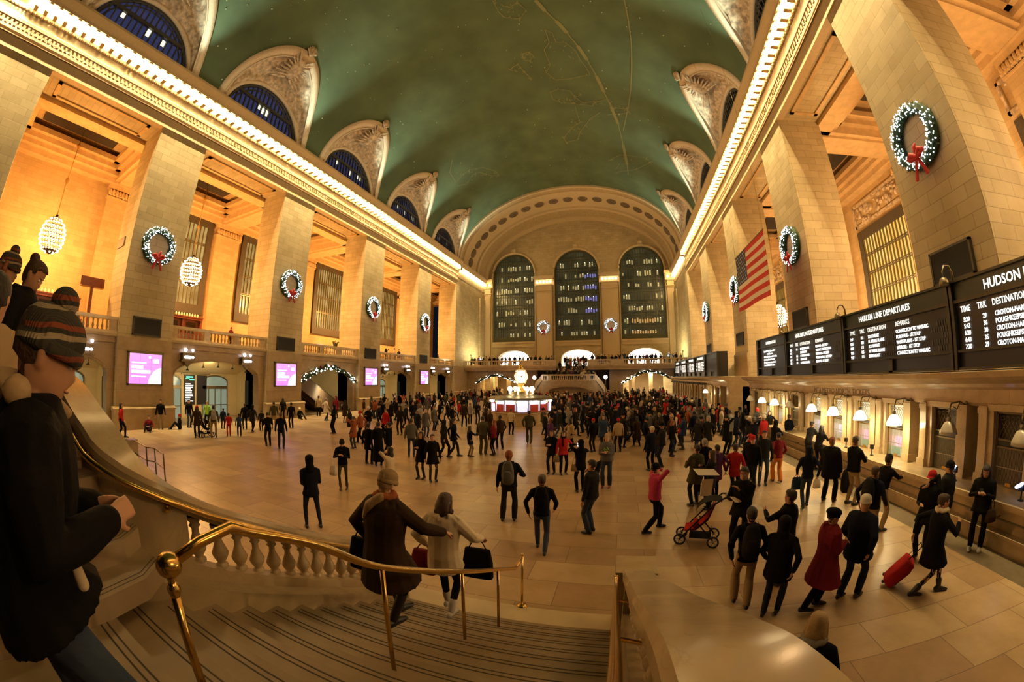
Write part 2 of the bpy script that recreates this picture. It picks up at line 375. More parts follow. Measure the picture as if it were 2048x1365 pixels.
# side walls: piers, lintels ------------------------------------------
def arch_outline(o0,o1,zs,zc,n=14):
    # points of a shallow arch from o1 back to o0
    return [(o1+(o0-o1)*i/n, zs+(zc-zs)*math.sqrt(max(0,1-(2*i/n-1)**2))**1.0) for i in range(n+1)]
for s in (-1,1):
    side=('left','right')[s>0]
    m=MB()
    for k in range(0,5):
        a=yL(k); b=yR(k)
        m.box(s*W2,a,0,s*(W2+2.9),b,18.8)
    m.box(s*W2,yL(5),0,s*(W2+2.9),YE,18.8)
    m.box(s*W2,-8,18.8,s*(W2+3.2),YE,22.9)
    struct(m.build('wall_'+side,STONE))
    # soffit frames between piers
    m=MB()
    for k in range(0,5):
        a=yR(k) ; b=yL(k+1); z=18.8
        for (x0,x1,y0,y1) in ((18.9,19.15,a+.7,b-.7),(20.55,20.8,a+.7,b-.7)): m.box(s*x0,y0,z-.09,s*x1,y1,z+.05)
        for (y0,y1) in ((a+.7,a+.95),(b-.95,b-.7)): m.box(s*18.9,y0,z-.09,s*20.8,y1,z+.05)
    struct(m.build('trim_%d'%(60+(s>0)),PLAIN_A))
    # pier feet
    m=MB()
    for k in range(0,6):
        a=yL(k); b=yR(k) if k<5 else YE-1
        m.box(s*(W2-.12),a-.0,0,s*W2,b,5.35)
        m.box(s*(W2-.38),a-.22,0,s*(W2+.1),b+.2,1.15); m.prism([(s*(W2-.44),1.15),(s*(W2-.44),1.25),(s*(W2-.12),1.36),(s*(W2+.05),1.36),(s*(W2+.05),1.15)],'y',a-.28,b+.26)
        m.box(s*(W2-.18),a,2.2,s*W2,b,2.28)
    struct(m.build('baseboard_'+side,LOWER))
SIDE={-1:'left',1:'right'}
# entablature and cornice ---------------------------------------------
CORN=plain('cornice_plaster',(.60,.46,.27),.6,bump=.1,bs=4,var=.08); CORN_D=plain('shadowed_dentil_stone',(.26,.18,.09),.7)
PROF=[(18.7,18.78),(18.2,18.78),(18.2,19.5),(18.17,19.5),(18.17,19.62),(18.2,19.64),(18.2,19.78),(18.14,19.82),(18.13,19.98),(18.17,20.0),(18.17,20.42),(18.09,20.45),(18.07,20.62),(18.12,20.72),(18.12,21.18),(18.02,21.3),(17.98,21.42),(18.05,21.46),(18.05,22.05),(17.5,22.1),(17.48,22.28),(17.36,22.5),(17.22,22.78),(17.22,22.95),(18.7,22.95)]
for s in (-1,1):
    m=MB(); m.prism([(s*x,z) for x,z in PROF],'y',-8,56.9); m.prism([(s*(x+.32),z) for x,z in PROF],'y',56.9,YE)
    struct(m.build('trim_%d'%(62+(s>0)),CORN))
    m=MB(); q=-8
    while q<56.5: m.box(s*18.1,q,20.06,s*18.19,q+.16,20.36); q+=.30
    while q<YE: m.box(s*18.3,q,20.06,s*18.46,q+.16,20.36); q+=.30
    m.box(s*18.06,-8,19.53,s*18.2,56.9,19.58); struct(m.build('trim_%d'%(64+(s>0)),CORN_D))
    # leaf course under the bulbs
    m=MB(); q=-8
    while q<56.8: m.ball((s*18.0,q,21.24),(.09,.11,.13),6,4); q+=.26
    struct(m.build('trim_%d'%(66+(s>0)),CORN,smooth=True))
    # the row of bulbs: one long fixture with every bulb a part
    fx=root('cornice_light',(0,0,0),label='long row of glowing bulbs along the %s cornice'%SIDE[s],cat='cornice light')
    m=MB(); m.box(s*17.54,-.13,21.45,s*18.1,.13,22.08); bk=m.build('bracket',CORN,fx); q=-3.15; bk.location.y=q
    while q<56.5: q+=.7; clone(bk,fx,(0,q,0))
    bm_=MB(); bm_.ball((0,0,0),(.17,.19,.21),8,6); bulb=bm_.mesh('bulb',WARMW,True)
    q=-3.5; cnt=0
    while q<56.4 :
        b=bpy.data.objects.new('bulb',bulb); COL.objects.link(b); b.parent=fx; b.location=(s*17.74,q,21.74); q+=.7; cnt+=1
    m=MB()
    q=57.3
    while q<YE-1.3: m.ball((s*18.15,q,21.76),(.19,.21,.22),8,6); q+=.62
    tag(m.build('far_bulb',WARMW,fx,smooth=True),kind='stuff')
# coffered aisles -----------------------------------------------------
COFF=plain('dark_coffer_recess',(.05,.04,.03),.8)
for s in (-1,1):
    side=('left','right')[s>0]
    XB=29.8
    m=MB(); m.box(s*XB,-8,0,s*(XB+.6),YE,20.6); m.box(s*21.2,-8,5.0,s*XB,YE,5.4)
    if s<0: m.box(-21.2,-3.9,5.4,-XB,-3.3,20.6)
    struct(m.build('wall_'+side+'_rear',STONE_A))
    m=MB()
    m.box(s*21.15,-8,20.4,s*XB,YE,20.7)
    for k in range(0,7):
        yc=-2.1+12*k; m.box(s*21.2,yc-1.3,18.5,s*XB,yc+1.3,20.5)
        m.box(s*21.2,yc-.9,18.35,s*XB,yc+.9,18.5)
    m.box(s*21.15,-8,18.5,s*22.4,YE,20.5); m.box(s*28.9,-8,18.3,s*XB,YE,20.5)
    for k in range(0,6):
        a=yR(k)-.5; b=yL(k+1)+.5
        for i,(d,z) in enumerate(((0,18.75),(.45,19.1),(.9,19.5))):
            x0,x1,y0,y1=22.4+d,28.9-d,a-.6+d,b+.6-d; t=.5
            m.box(s*x0,y0,z,s*(x0+t),y1,z+.4); m.box(s*(x1-t),y0,z,s*x1,y1,z+.4); m.box(s*x0,y0,z,s*x1,y0+t,z+.4); m.box(s*x0,y1-t,z,s*x1,y1,z+.4)
    struct(m.build('ceiling_'+side,PLAIN_A))
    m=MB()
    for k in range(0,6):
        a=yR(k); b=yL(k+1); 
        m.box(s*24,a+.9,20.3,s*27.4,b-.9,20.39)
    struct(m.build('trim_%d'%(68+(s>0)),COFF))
    # pilasters and carved capitals on the back wall
    m=MB(); m2=MB()
    for k in range(0,6):
        yc=-2.1+12*k+ (0 if k else 0)
        m.box(s*(XB-.5),yc-1.5,5.4,s*XB,yc+1.5,17.2)
        m2.box(s*(XB-.65),yc-1.65,17.9,s*XB,yc+1.65,18.35); m2.box(s*(XB-.6),yc-1.6,17.1,s*XB,yc+1.6,17.25)
        rr=random.Random(k)
        for q in range(10):
            y2=yc-1.4+q*.31; m2.ball((s*(XB-.6),y2,17.6),(.22,.17,.28),6,5); m2.ball((s*(XB-.65),y2+.1,17.38),(.15,.12,.12),6,4)
    struct(m.build('trim_%d'%(70+(s>0)),STONE_A)); struct(m2.build('trim_%d'%(72+(s>0)),PLAIN_A,smooth=False))
# aisle windows -------------------------------------------------------
ORN=plain('ornamented_window_frame',(.075,.055,.03),.6,bump=1,bs=14,var=.4,vs=12)
def lattice_mat(name,c1,c2,es,sc=.8):
    m_,nt,b=nmat(name); L=nt.links.new; g_=N(nt,'ShaderNodeNewGeometry'); nz=N(nt,'ShaderNodeTexNoise'); L(g_.outputs['Position'],nz.inputs['Vector']); nz.inputs['Scale'].default_value=sc; nz.inputs['Detail'].default_value=3
    r=N(nt,'ShaderNodeValToRGB'); L(nz.outputs[0],r.inputs[0]); r.color_ramp.elements[0].position=.35; r.color_ramp.elements[1].position=.65; r.color_ramp.elements[0].color=rgba(c1); r.color_ramp.elements[1].color=rgba(c2)
    L(r.outputs[0],b.inputs['Emission Color']); sock(b,'Emission Strength',es); sock(b,'Base Color',(.04,.035,.02,1)); sock(b,'Roughness',.2); return m_
GL_L=lattice_mat('warm_gallery_glass',(.30,.19,.05),(.75,.50,.16),.55); GL_R=lattice_mat('golden_gallery_glass',(.80,.42,.07),(1.0,.66,.18),.95,.5)
def aisle_window(s,c,hw,z0,z1,glass,n,lab):
    x=s*29.8; w=root('window_%d'%n,(0,0,0),kind='structure',label=lab)
    m=MB(); m.box(x-s*.02,c-hw+.5,z0+.7,x-s*.06,c+hw-.5,z1-.7); m.build('pane',glass,w)
    m=MB(); m.box(x,c-hw,z1-.75,x-s*.3,c+hw,z1); m.box(x,c-hw,z0,x-s*.3,c+hw,z0+.9); m.box(x,c-hw,z0+.9,x-s*.3,c-hw+.6,z1-.75); m.box(x,c+hw-.6,z0+.9,x-s*.3,c+hw,z1-.75); m.build('window_frame',ORN,w)
    m=MB(); k=int((2*hw-1.2)/.42)
    for i in range(k+1):
        yy=c-hw+.6+(2*hw-1.2)*i/k; m.box(x-s*.07,yy-.035,z0+.8,x-s*.22,yy+.035,z1-.7)
    for i in range(1,4):
        zz=z0+.9+(z1-z0-1.6)*i/4; m.box(x-s*.07,c-hw+.5,zz-.05,x-s*.24,c+hw-.5,zz+.03); m.box(x-s*.07,c-hw+.5,zz+.12,x-s*.24,c+hw-.5,zz+.18)
    m.build('muntin',BRONZE,w)
n=20
for k in range(1,5):
    aisle_window(-1,4+12*k,4.05,8.9,18.4,GL_L,n,'tall latticed window behind the left balcony'); n+=1
for k in range(0,4):
    aisle_window(1,(8.2,26.3,38.3,50.3)[k],4.0,7.4,15.15,GL_R,n,'golden barred window high behind the right piers'); n+=1
    c=(8.2,26.3,38.3,50.3)[k]
    m=MB(); m.box(29.8,c-4.2,15.6,29.62,c+4.2,15.8); m.box(29.8,c-4.2,17.4,29.62,c+4.2,17.6); m.box(29.8,c-4.2,15.6,29.62,c-4.0,17.6); m.box(29.8,c+4.0,15.6,29.62,c+4.2,17.6)
    rr=random.Random(k)
    for q in range(70):
        m.ball((29.72,c+rr.uniform(-3.8,3.8),rr.uniform(15.95,17.25)),(.14,rr.uniform(.12,.34),rr.uniform(.1,.3)),6,4)
    struct(m.build('trim_%d'%(80+k),RELIEF,smooth=False))
# ================================================================== EAST END
ORNB=plain('ornate_band_plaster',(.50,.37,.20),.7,bump=1.0,bs=7,var=.35,vs=6)
def archband(m,y0,z0in,y1,z1in,n=60):
    rows=[[V(vp(PI*i/n,y0,z0in)) for i in range(n+1)],[V(vp(PI*i/n,y1,z1in)) for i in range(n+1)]]; m.grid(rows)
m=MB()
for (a,ia,b,ib) in ((56.9,-.1,56.9,.30),(56.9,.30,57.3,.35),(57.3,.35,57.3,.18),(58.4,.18,58.4,.40),(58.4,.40,58.8,.40),(58.8,.40,58.8,.22),(58.8,.22,64.6,.25),(64.6,.25,64.6,.62),(64.6,.62,65.2,.70),(65.2,.70,65.2,.5),(68.6,.5,68.6,.8),(68.6,.8,69.4,.85),(69.4,.85,69.4,.6),(69.4,.6,YE,.6)): archband(m,a,ia,b,ib)
struct(m.build('trim_110',CORN,smooth=False,recalc=False))
m=MB(); archband(m,57.3,.18,58.4,.18); archband(m,65.2,.5,68.6,.5); struct(m.build('trim_90',ORNB,recalc=False))
# rosettes in the soffit of the arch
m=MB(); m.lathe([(0,.10),(.2,.16),(.3,.05),(.5,.02),(.62,.14),(.8,.14),(.88,.0)],n=16); ros=m.mesh('rosette',[plain('rosette_bronze',(.16,.11,.06),.6,var=.3)],True)
g=root('arch_rosette_band',label='ring of dark round rosettes set in the soffit of the big end arch',cat='ornament band')
for i in range(21):
    ph=PI*(.04+.92*i/20); o=bpy.data.objects.new('rosette',ros); COL.objects.link(o); o.parent=g
    c=V(vp(ph,61.6,.27)); nrm=V((cos(ph)/W2*12,0,-sin(ph))).normalized(); o.location=c; o.rotation_euler=nrm.to_track_quat('Z','Y').to_euler()
# tympanum wall in slices, three arched windows, three door arches below
EW=[(-12.42,4.26),(0,4.28),(12.42,4.26)]
SILL,SPR=10.45,23.9
def azw(x):
    for c,r in EW:
        if abs(x-c)<r: return SPR+math.sqrt(max(0,r*r-(x-c)**2))
    return None
def adoor(x):
    for c,r in EW:
        t=(x-c)/3.15
        if abs(t)<1: return 7.1+1.65*math.sqrt(max(0,1-t*t))
    return None
xs=set([-18.6,18.6])
for c,r in EW:
    for i in range(33): xs.add(round(c-r*cos(PI*i/32),4))
    for i in range(17): xs.add(round(c-3.15*cos(PI*i/16),4))
xs=sorted(xs); m=MB()
for a,b in zip(xs,xs[1:]):
    mid=(a+b)/2
    ta=vault(min(W2,abs(a)) if abs(a)<W2 else W2)-.2; tb=vault(abs(b) if abs(b)<W2 else W2)-.2
    if azw(mid) is not None:
        za=azw(a) or SPR; zb=azw(b) or SPR
        m.quad((a,YE,za),(b,YE,zb),(b,YE,tb),(a,YE,ta)); top=SILL
    else: top=None
    if adoor(mid) is not None:
        za=adoor(a) or 7.1; zb=adoor(b) or 7.1
    else: za=zb=0
    if top: m.quad((a,YE,za),(b,YE,zb),(b,YE,top),(a,YE,top))
    else: m.quad((a,YE,za),(b,YE,zb),(b,YE,tb),(a,YE,ta))
# reveals
for c,r in EW:
    pts=[(c-r,SILL),(c-r,SPR)]+[(c-r*cos(PI*i/24),SPR+r*sin(PI*i/24)) for i in range(1,24)]+[(c+r,SPR),(c+r,SILL)]
    m.grid([[(x,YE,z) for x,z in pts],[(x,YE+.9,z) for x,z in pts]])
    m.quad((c-r,YE,SILL),(c+r,YE,SILL),(c+r,YE+.9,SILL),(c-r,YE+.9,SILL))
    pts=[(c-3.15,5.4),(c-3.15,7.1)]+[(c-3.15*cos(PI*i/14),7.1+1.65*sin(PI*i/14)) for i in range(1,14)]+[(c+3.15,7.1),(c+3.15,5.4)]
    m.grid([[(x,YE,z) for x,z in pts],[(x,YE+1.6,z) for x,z in pts]])
struct(m.build('wall_east',STONE,recalc=False))
m=MB()
for c,r in EW:
    m.tube([(c-(r+.12)*cos(PI*i/32),YE-.05,SPR+(r+.12)*sin(PI*i/32)) for i in range(33)],(.22,.22),8)
    m.box(c-r-.1,YE-.3,SILL-.35,c+r+.1,YE,SILL); m.box(c-r,YE-.18,SILL-1.0,c+r,YE,SILL-.35)
    m.box(c-.45,YE-.45,SPR+r+.1,c+.45,YE,SPR+r+1.0); m.ball((c,YE-.4,SPR+r+.7),(.5,.25,.3),8,6)
    for sx in (-1,1): m.box(c+sx*r,YE-.12,5.4,c+sx*(r+.18),YE,SPR)
struct(m.build('trim_91',CORN))
GE_=lattice_mat('night_office_glass',(.010,.011,.008),(.05,.048,.022),.6,.35)
PANE1=plain('lit_office_window',(.5,.5,.3),.4,emit=(.62,.58,.32),es=.22); PANE2=plain('blue_lit_window',(.2,.2,.5),.4,emit=(.16,.17,.55),es=.55); PANE3=plain('orange_lit_window',(.5,.3,.1),.4,emit=(.75,.50,.20),es=.3)
PANES=plain('bright_office_lamp',(1,1,.9),.4,emit=(1,.95,.7),es=1.6)
rr=random.Random(4)
for i,(c,r) in enumerate(EW):
    w=root('window_%d'%(30+i),kind='structure',label='great arched night window, %s of the three on the end wall'%('left','middle','right')[i])
    Y=YE+.85
    m=MB(); m.poly([(c-r,Y+.05,SILL)]+[(c-r*cos(PI*q/24),Y+.05,SPR+r*sin(PI*q/24)) for q in range(25)]+[(c+r,Y+.05,SILL)]); m.build('pane',GE_,w,recalc=False)
    m=MB()
    nb=18
    for q in range(nb+1):
        x=c-r+2*r*q/nb; h=SPR+math.sqrt(max(0,r*r-(x-c)**2)); wd=.05 if q%3 else .09; m.box(x-wd,Y-.06,SILL,x+wd,Y+.03,h)
    for q in range(1,8):
        z=SILL+q*2.25; hw=r if z<SPR else math.sqrt(max(0,r*r-(z-SPR)**2)); m.box(c-hw,Y-.1,z-.09,c+hw,Y+.03,z+.09)
        m.box(c-hw,Y-.25,z+.5,c+hw,Y-.0,z+.56)
    m.box(c-r,Y-.2,SILL,c+r,Y,SILL+1.0); m.box(c-r,Y-.15,SILL,c-r+.3,Y,SPR); m.box(c+r-.3,Y-.15,SILL,c+r,Y,SPR)
    m.tube([(c-(r-.15)*cos(PI*q/32),Y-.05,SPR+(r-.15)*sin(PI*q/32)) for q in range(33)],.2,6)
    m.build('muntin',plain('green_black_iron',(.07,.075,.035),.5),w)
    m=MB(); m2=MB(); m3=MB(); m4=MB()
    for q in range(1,8):
        z=SILL+q*2.25-.95
        for p in range(nb):
            x=c-r+2*r*(p+.5)/nb
            if z>SPR-.5 and (x-c)**2+(z+.6-SPR)**2>(r-.5)**2: continue
            if abs(x-c)>r-.5: continue
            dst=m
            if i==1 and x-c>1.6 and 3<=q<=6: dst=m2
            elif i==2 and q<=2 and abs(x-c)<2.4: dst=m3
            elif rr.random()<.5: continue
            dst.box(x-.15,Y+.0,z-rr.uniform(.3,.6),x+.15,Y+.04,z+rr.uniform(.1,.5))
            if rr.random()<.35: m4.ball((x,Y-.02,z+.3),(.07,.03,.09),6,4)
    for mm,mt in ((m,PANE1),(m2,PANE2),(m3,PANE3),(m4,PANES)):
        if mm.v: mm.build('lit_pane',mt,w)
# pilasters with lit capitals
def pil(x,w,nb):
    m=MB(); m.box(x-w/2,YE-.5,5.4,x+w/2,YE,21.2); m.box(x-w/2+.25,YE-.56,5.4,x+w/2-.25,YE-.5,19.4)
    for z,e in ((19.7,.1),(20.0,.18),(20.55,.05),(21.1,.2)): m.box(x-w/2-e,YE-.5-e,z,x+w/2+e,YE,z+.14)
    m.box(x-w/2-.1,YE-.6,21.15,x+w/2+.1,YE,21.4); m.box(x-w/2-.35,YE-.95,22.15,x+w/2+.35,YE,22.4); m.box(x-w/2-.5,YE-1.1,22.4,x+w/2+.5,YE,22.9)
    return m
k=0
for x,w,nb in ((-6.22,3.0,5),(6.22,3.0,5),(-17.6,1.3,2),(17.6,1.3,2)):
    struct(pil(x,w,nb).build('trim_%d'%(92+k),CORN)); k+=1
    g=root('pilaster_light',label='glowing bulbs under the capital of the %s pilaster'%{-6.22:'left of the middle window',6.22:'right of the middle window',-17.6:'far left corner',17.6:'far right corner'}[x],cat='cornice light')
    for q in range(nb):
        mm=MB(); mm.ball((x-w/2+.2+(w-.4)*q/(nb-1),YE-.72,21.78),(.19,.16,.24),8,6); mm.build('bulb',CAPB,g,smooth=True)
# bright corridors beyond the doors on the balcony
WHITEW=plain('white_passage_wall',(.9,.88,.8),.6)
for c,r in EW:
    m=MB(); m.box(c-4,YE+5.5,5.4,c+4,YE+5.8,9.6); m.box(c-4.2,YE+1.6,5.4,c-4,YE+5.8,9.6); m.box(c+4,YE+1.6,5.4,c+4.2,YE+5.8,9.6); m.box(c-4.2,YE+1.6,9.4,c+4.2,YE+5.8,9.6); m.box(c-4.2,YE,5.2,c+4.2,YE+5.8,5.4)
    struct(m.build('wall_rear',WHITEW))
    light('passage_lamp','AREA',(c,YE+2.4,9.2),900,(1,.97,.88),aim=(c,YE+5.5,7.2),shape='RECTANGLE',size=6,size_y=.6)
# ---- balcony of the end wall
def baluster_mesh(name,mat,h=.58,r=.085,n=8):
    m=MB(); pr=[(.8,0),(.8,.06),(.55,.09),(.5,.12),(.95,.26),(1.05,.34),(.8,.46),(.45,.62),(.42,.74),(.7,.8),(.5,.86),(.8,.92),(.85,1.0)]
    m.lathe([(a*r,b*h) for a,b in pr],n=n); return m.mesh(name,[mat],True)
BAL=baluster_mesh('baluster',MARB)
def balustrade(p0,p1,z,name,label,group=None,ngroups=3,gap=.26,h=.95,die=.5,skip=False,bal=BAL,cap=.34,mat=None):
    mat=mat or MARB
    p0=V((p0[0],p0[1],z));p1=V((p1[0],p1[1],z)); d=(p1-p0); Ln=d.length; ang=math.atan2(d.y,d.x)
    g=root(name,p0,ang,label,'balustrade',group)
    m=MB(); m.box(0,-cap/2,h-.17,Ln,cap/2,h); m.box(0,-cap/2+.04,h-.21,Ln,cap/2-.04,h-.17); m.build('rail',mat,g)
    m=MB(); m.box(0,-cap/2+.02,0,Ln,cap/2-.02,.16); m.build('plinth',mat,g)
    seg=(Ln-die*(ngroups+1))/ngroups
    for i in range(ngroups+1): m=MB(); m.box(i*(seg+die),-cap/2+.05,.16,i*(seg+die)+die,cap/2-.05,h-.2); m.build('die',mat,g)
    if not skip:
        for i in range(ngroups):
            a=die+i*(seg+die); k=max(1,int(seg/gap))
            for q in range(k):
                o=bpy.data.objects.new('baluster',bal); COL.objects.link(o); o.parent=g; o.location=(a+seg*(q+.5)/k,0,.16)
    return g
YB=60.3
m=MB()
# slab and its face: two wings either side of the opening for the stair
for a,b in ((-18.3,-2.5),(2.5,18.3)):
    m.box(a,YB,5.0,b,YE,5.45); m.box(a,YB-.25,5.15,b,YB,5.45); m.box(a,YB-.12,4.75,b,YB,5.15)
m.box(-2.5,62.8,5.0,2.5,YE,5.45)
struct(m.build('floor_upper',LOWER))
balustrade((-18.2,YB),(-7.8,YB),5.45,'balustrade','stone balustrade on the far balcony, left half','end balcony balustrades',5,.3)
balustrade((-7.8,YB),(-2.5,YB),5.45,'balustrade','stone balustrade on the far balcony left of the stair head','end balcony balustrades',1,.3,die=1.6)
balustrade((2.5,YB),(7.8,YB),5.45,'balustrade','stone balustrade on the far balcony right of the stair head','end balcony balustrades',1,.3,die=1.6)
balustrade((7.8,YB),(18.2,YB),5.45,'balustrade','stone balustrade on the far balcony, right half','end balcony balustrades',5,.3)
# wall below, with two wide shallow arches and the passages in them
def arch_wall(name,x0,x1,z1,o0,o1,zs,zc,y,th,mat,axis='x',s=1):
    n=16
    def az(u):
        t=(u-(o0+o1)/2)/((o1-o0)/2); return zs+(zc-zs)*math.sqrt(max(0,1-t*t))
    us=[o0+(o1-o0)*(.5-.5*cos(PI*i/n)) for i in range(n+1)]
    m=MB()
    def P(u,w,z): return (u,w,z) if axis=='x' else (w,u,z)
    for (a,b) in ((x0,o0),(o1,x1)): m.box(*(P(a,y,0)),*(P(b,y+th,z1)))
    for a,b in zip(us,us[1:]):
        for w in (y,y+th): m.quad(P(a,w,az(a)),P(b,w,az(b)),P(b,w,z1),P(a,w,z1))
        m.quad(P(a,y,az(a)),P(b,y,az(b)),P(b,y+th,az(b)),P(a,y+th,az(a)))
    m.tube([P(u,y-.03 if th>0 else y+.03,az(u)+.1) for u in us],.07,6)
    o=m.build(name,mat); return struct(o)
arch_wall('wall_east_lower',-18.3,-5.9,5.0,-16.3,-9.3,2.5,3.9,YB+1.2,1.4,LOWER)
arch_wall('wall_east_lower',5.9,18.3,5.0,8.1,16.5,2.5,4.2,YB+1.2,1.4,LOWER)
ROOMW=plain('lit_passage_plaster',(.78,.60,.34),.6,var=.1,vs=1); 
for a,b in ((-18.2,-8.6),(7.2,18.2)):
    m=MB(); m.box(a,78,0,b,78.3,5); m.box(a-.2,YB+2.6,0,a,78,5); m.box(b,YB+2.6,0,b+.2,78,5); m.box(a,YB+2.6,4.4,b,78.3,4.6)
    for q in range(2): m.box(a+2.4+q*3.1,67,0,a+3.0+q*3.1,67.6,4.4)
    struct(m.build('wall_rear_lower',ROOMW))
    light('passage_lamp','AREA',((a+b)/2,68,4.2),420 if a<0 else 900,(1,.72,.33) if a<0 else (1,.85,.55),rot=(0,0,0),shape='RECTANGLE',size=5,size_y=4)
# ---- the far staircase
SX=0.0
m=MB()
def stair_block(m,x0,x1,y0,y1,z0,z1,n,up):      # steps rising along +y (up=1)
    for i in range(n):
        ya=y0+(y1-y0)*i/n; m.box(x0,ya,0,x1,y1+.01,z0+(z1-z0)*(i+1)/n)
stair_block(m,-2.3,2.3,58.9,62.9,3.0,5.4,14,1)
m.box(-3.8,56.7,0,3.8,59.0,3.0)
for sx in (-1,1):
    for i in range(16):
        a=i/16; xc=SX+sx*(3.9+.17*16*.55*(a)); z=3.0*(1-a)-.0
        x0=SX+sx*(3.4+2.4*i/16*1.0); m.box(SX+sx*3.4,60.9+.0*i,0,SX+sx*(3.6+2.7*(i+1)/16),64.9-1.2*a,max(.05,3.0-3.0*(i+1)/16)) if False else m.box(x0,56.9-.6*a*a,0,SX+sx*(3.4+2.4*(i+1)/16),60.9,3.0*(1-i/16))
FST=root('staircase',label='far double staircase with a bridge-like landing at the end of the hall',cat='staircase'); m.build('steps',MARB_D,FST)
# curved glossy front of the landing
m=MB(); n=20; rows=[]
def front(u):  # u -1..1
    x=SX+4.0*math.copysign(min(1,abs(u)*1.15),u) if abs(u)<.87 else SX+math.copysign(4.0+(abs(u)-.87)*11,u)
    y=55.9+.5*u*u if abs(u)<.87 else 56.3+(abs(u)-.87)*4
    return x,y
for i in range(41):
    u=-1+2*i/40; x,y=front(u); top=3.15 if abs(u)<.87 else 3.15-(abs(u)-.87)/.13*2.2
    t=(x-SX-.0)/3.0; zl=1.55+.65*math.sqrt(max(0,1-t*t)) if abs(t)<1 else 0
    rows.append([(x,y,zl),(x,y-.05,zl+.3*(top-zl)),(x,y-.0,top)])
m.grid(rows); m.box(SX-3.2,56.5,2.3,SX+3.2,58.7,3.0)
m.build('front_wall',MARB_D,FST,smooth=True,recalc=False)
light('underpass_lamp','AREA',(SX,57.5,2.1),150,(1,.74,.32),aim=(SX,60,1.0),shape='RECTANGLE',size=5,size_y=.6)
m=MB(); m.box(SX-3.2,60.9,0,SX+3.2,61.1,2.4); m.build('underpass_wall',ROOMW,FST)
balustrade((SX-2.95,56.1),(SX+2.95,56.1),3.1,'balustrade','stone balustrade along the front of the far stair landing','far stair balustrades',1,.28,die=.35)
balustrade((SX-4.0,56.4),(SX-2.95,56.1),3.1,'balustrade','short canted balustrade at the left end of the far landing','far stair balustrades',1,.28,die=.2)
balustrade((SX+2.95,56.1),(SX+4.0,56.4),3.1,'balustrade','short canted balustrade at the right end of the far landing','far stair balustrades',1,.28,die=.2)
for sx,l in ((-1,'left'),(1,'right')):
    m=MB(); m.grid([[(SX+sx*4.0,56.25,3.15),(SX+sx*4.0,56.25,4.05),(SX+sx*4.0,56.6,4.05)],[(SX+sx*5.0,56.5,1.9),(SX+sx*5.0,56.5,2.9),(SX+sx*5.0,56.8,2.9)],[(SX+sx*5.9,56.8,0),(SX+sx*5.9,56.8,1.2),(SX+sx*5.9,57.1,1.2)]])
    m.build('side_wall',MARB,FST,recalc=False)
    m=MB(); m.tube([(SX+sx*.0,66.5,6.3),(SX+sx*.0,62.6,4.0)],.04,6)
# centre rail of the upper flight
g=root('stair_handrail',(0,0,0),label='brass rail down the middle of the far upper stair',cat='handrail')
m=MB(); m.tube([(.1,62.9,6.3),(.1,58.8,3.9)],.045,6); m.build('rail',BRASS,g)
for q in (0,1,2):
    m=MB(); y=58.9+2*q; z=3.9+(y-58.8)*.585; m.tube([(.1,y,z-.9),(.1,y,z)],.03,6); m.build('post',BRASS,g)
# ---- lamp standards beside the far stair
GLOBE=plain('milk_glass_globe',(1,1,.95),.3,emit=(1,.95,.85),es=9)
def lamp_standard(x,y,lab,h=3.6):
    g=root('lamp_standard',(x,y,0),label=lab,cat='lamp')
    m=MB(); m.lathe([(0,0),(.28,0),(.3,.1),(.16,.25),(.08,.5),(.05,1.2),(.045,h-.4),(.1,h-.35),(.05,h-.3),(0,h-.3)],n=10); m.build('pole',BRONZE,g,smooth=True)
    m=MB(); m.ball((0,0,h),.27,12,8); m.build('lamp_globe',GLOBE,g,smooth=True); return g
lamp_standard(-4.9,55.0,'tall globe lamp left of the far staircase'); lamp_standard(5.5,55.0,'tall globe lamp right of the far staircase')
for x in (-4.9,5.5): light('globe_light','POINT',(x,54.4,3.65),35,(1,.93,.8),shadow_soft_size=.05)
# ---- information booth with the four-faced clock
BX,BY,BR=-.45,29.6,2.55
g=root('information_booth',(BX,BY,0),label='round marble information booth in the middle of the floor',cat='booth')
m=MB(); m.lathe([(BR,0),(BR,.12),(BR-.08,.14),(BR-.08,.9),(BR+.02,.94),(BR+.02,1.0),(BR-.35,1.0),(BR-.35,.2)],n=40); m.build('counter',MARB,g)
m=MB(); m.lathe([(BR-.1,1.92),(BR+.05,1.95),(BR+.05,2.02),(BR-.1,2.1),(1.2,2.2),(.9,2.35),(.85,2.5),(0,2.5)],n=40); m.build('roof',BRONZE,g)
m=MB(); m.lathe([(BR-.16,1.0),(BR-.16,1.06)],n=40)
for i in range(16): a=2*PI*i/16+.1; m.box(0,0,0,0,0,0) if False else m.tube([((BR-.14)*cos(a),(BR-.14)*sin(a),1.0),((BR-.14)*cos(a),(BR-.14)*sin(a),1.95)],.035,6)
m.build('frame',BRASS,g)
POST=plain('red_leaflet',(.55,.06,.04),.6); POST2=plain('lit_white_panel',(.9,.9,.95),.5,emit=(.82,.86,1),es=.6); POST3=plain('lit_blue_screen',(.4,.4,.9),.4,emit=(.50,.48,1.0),es=1.3); OV=plain('oval_light_panel',(1,1,1),.4,emit=(1,.97,.92),es=2)
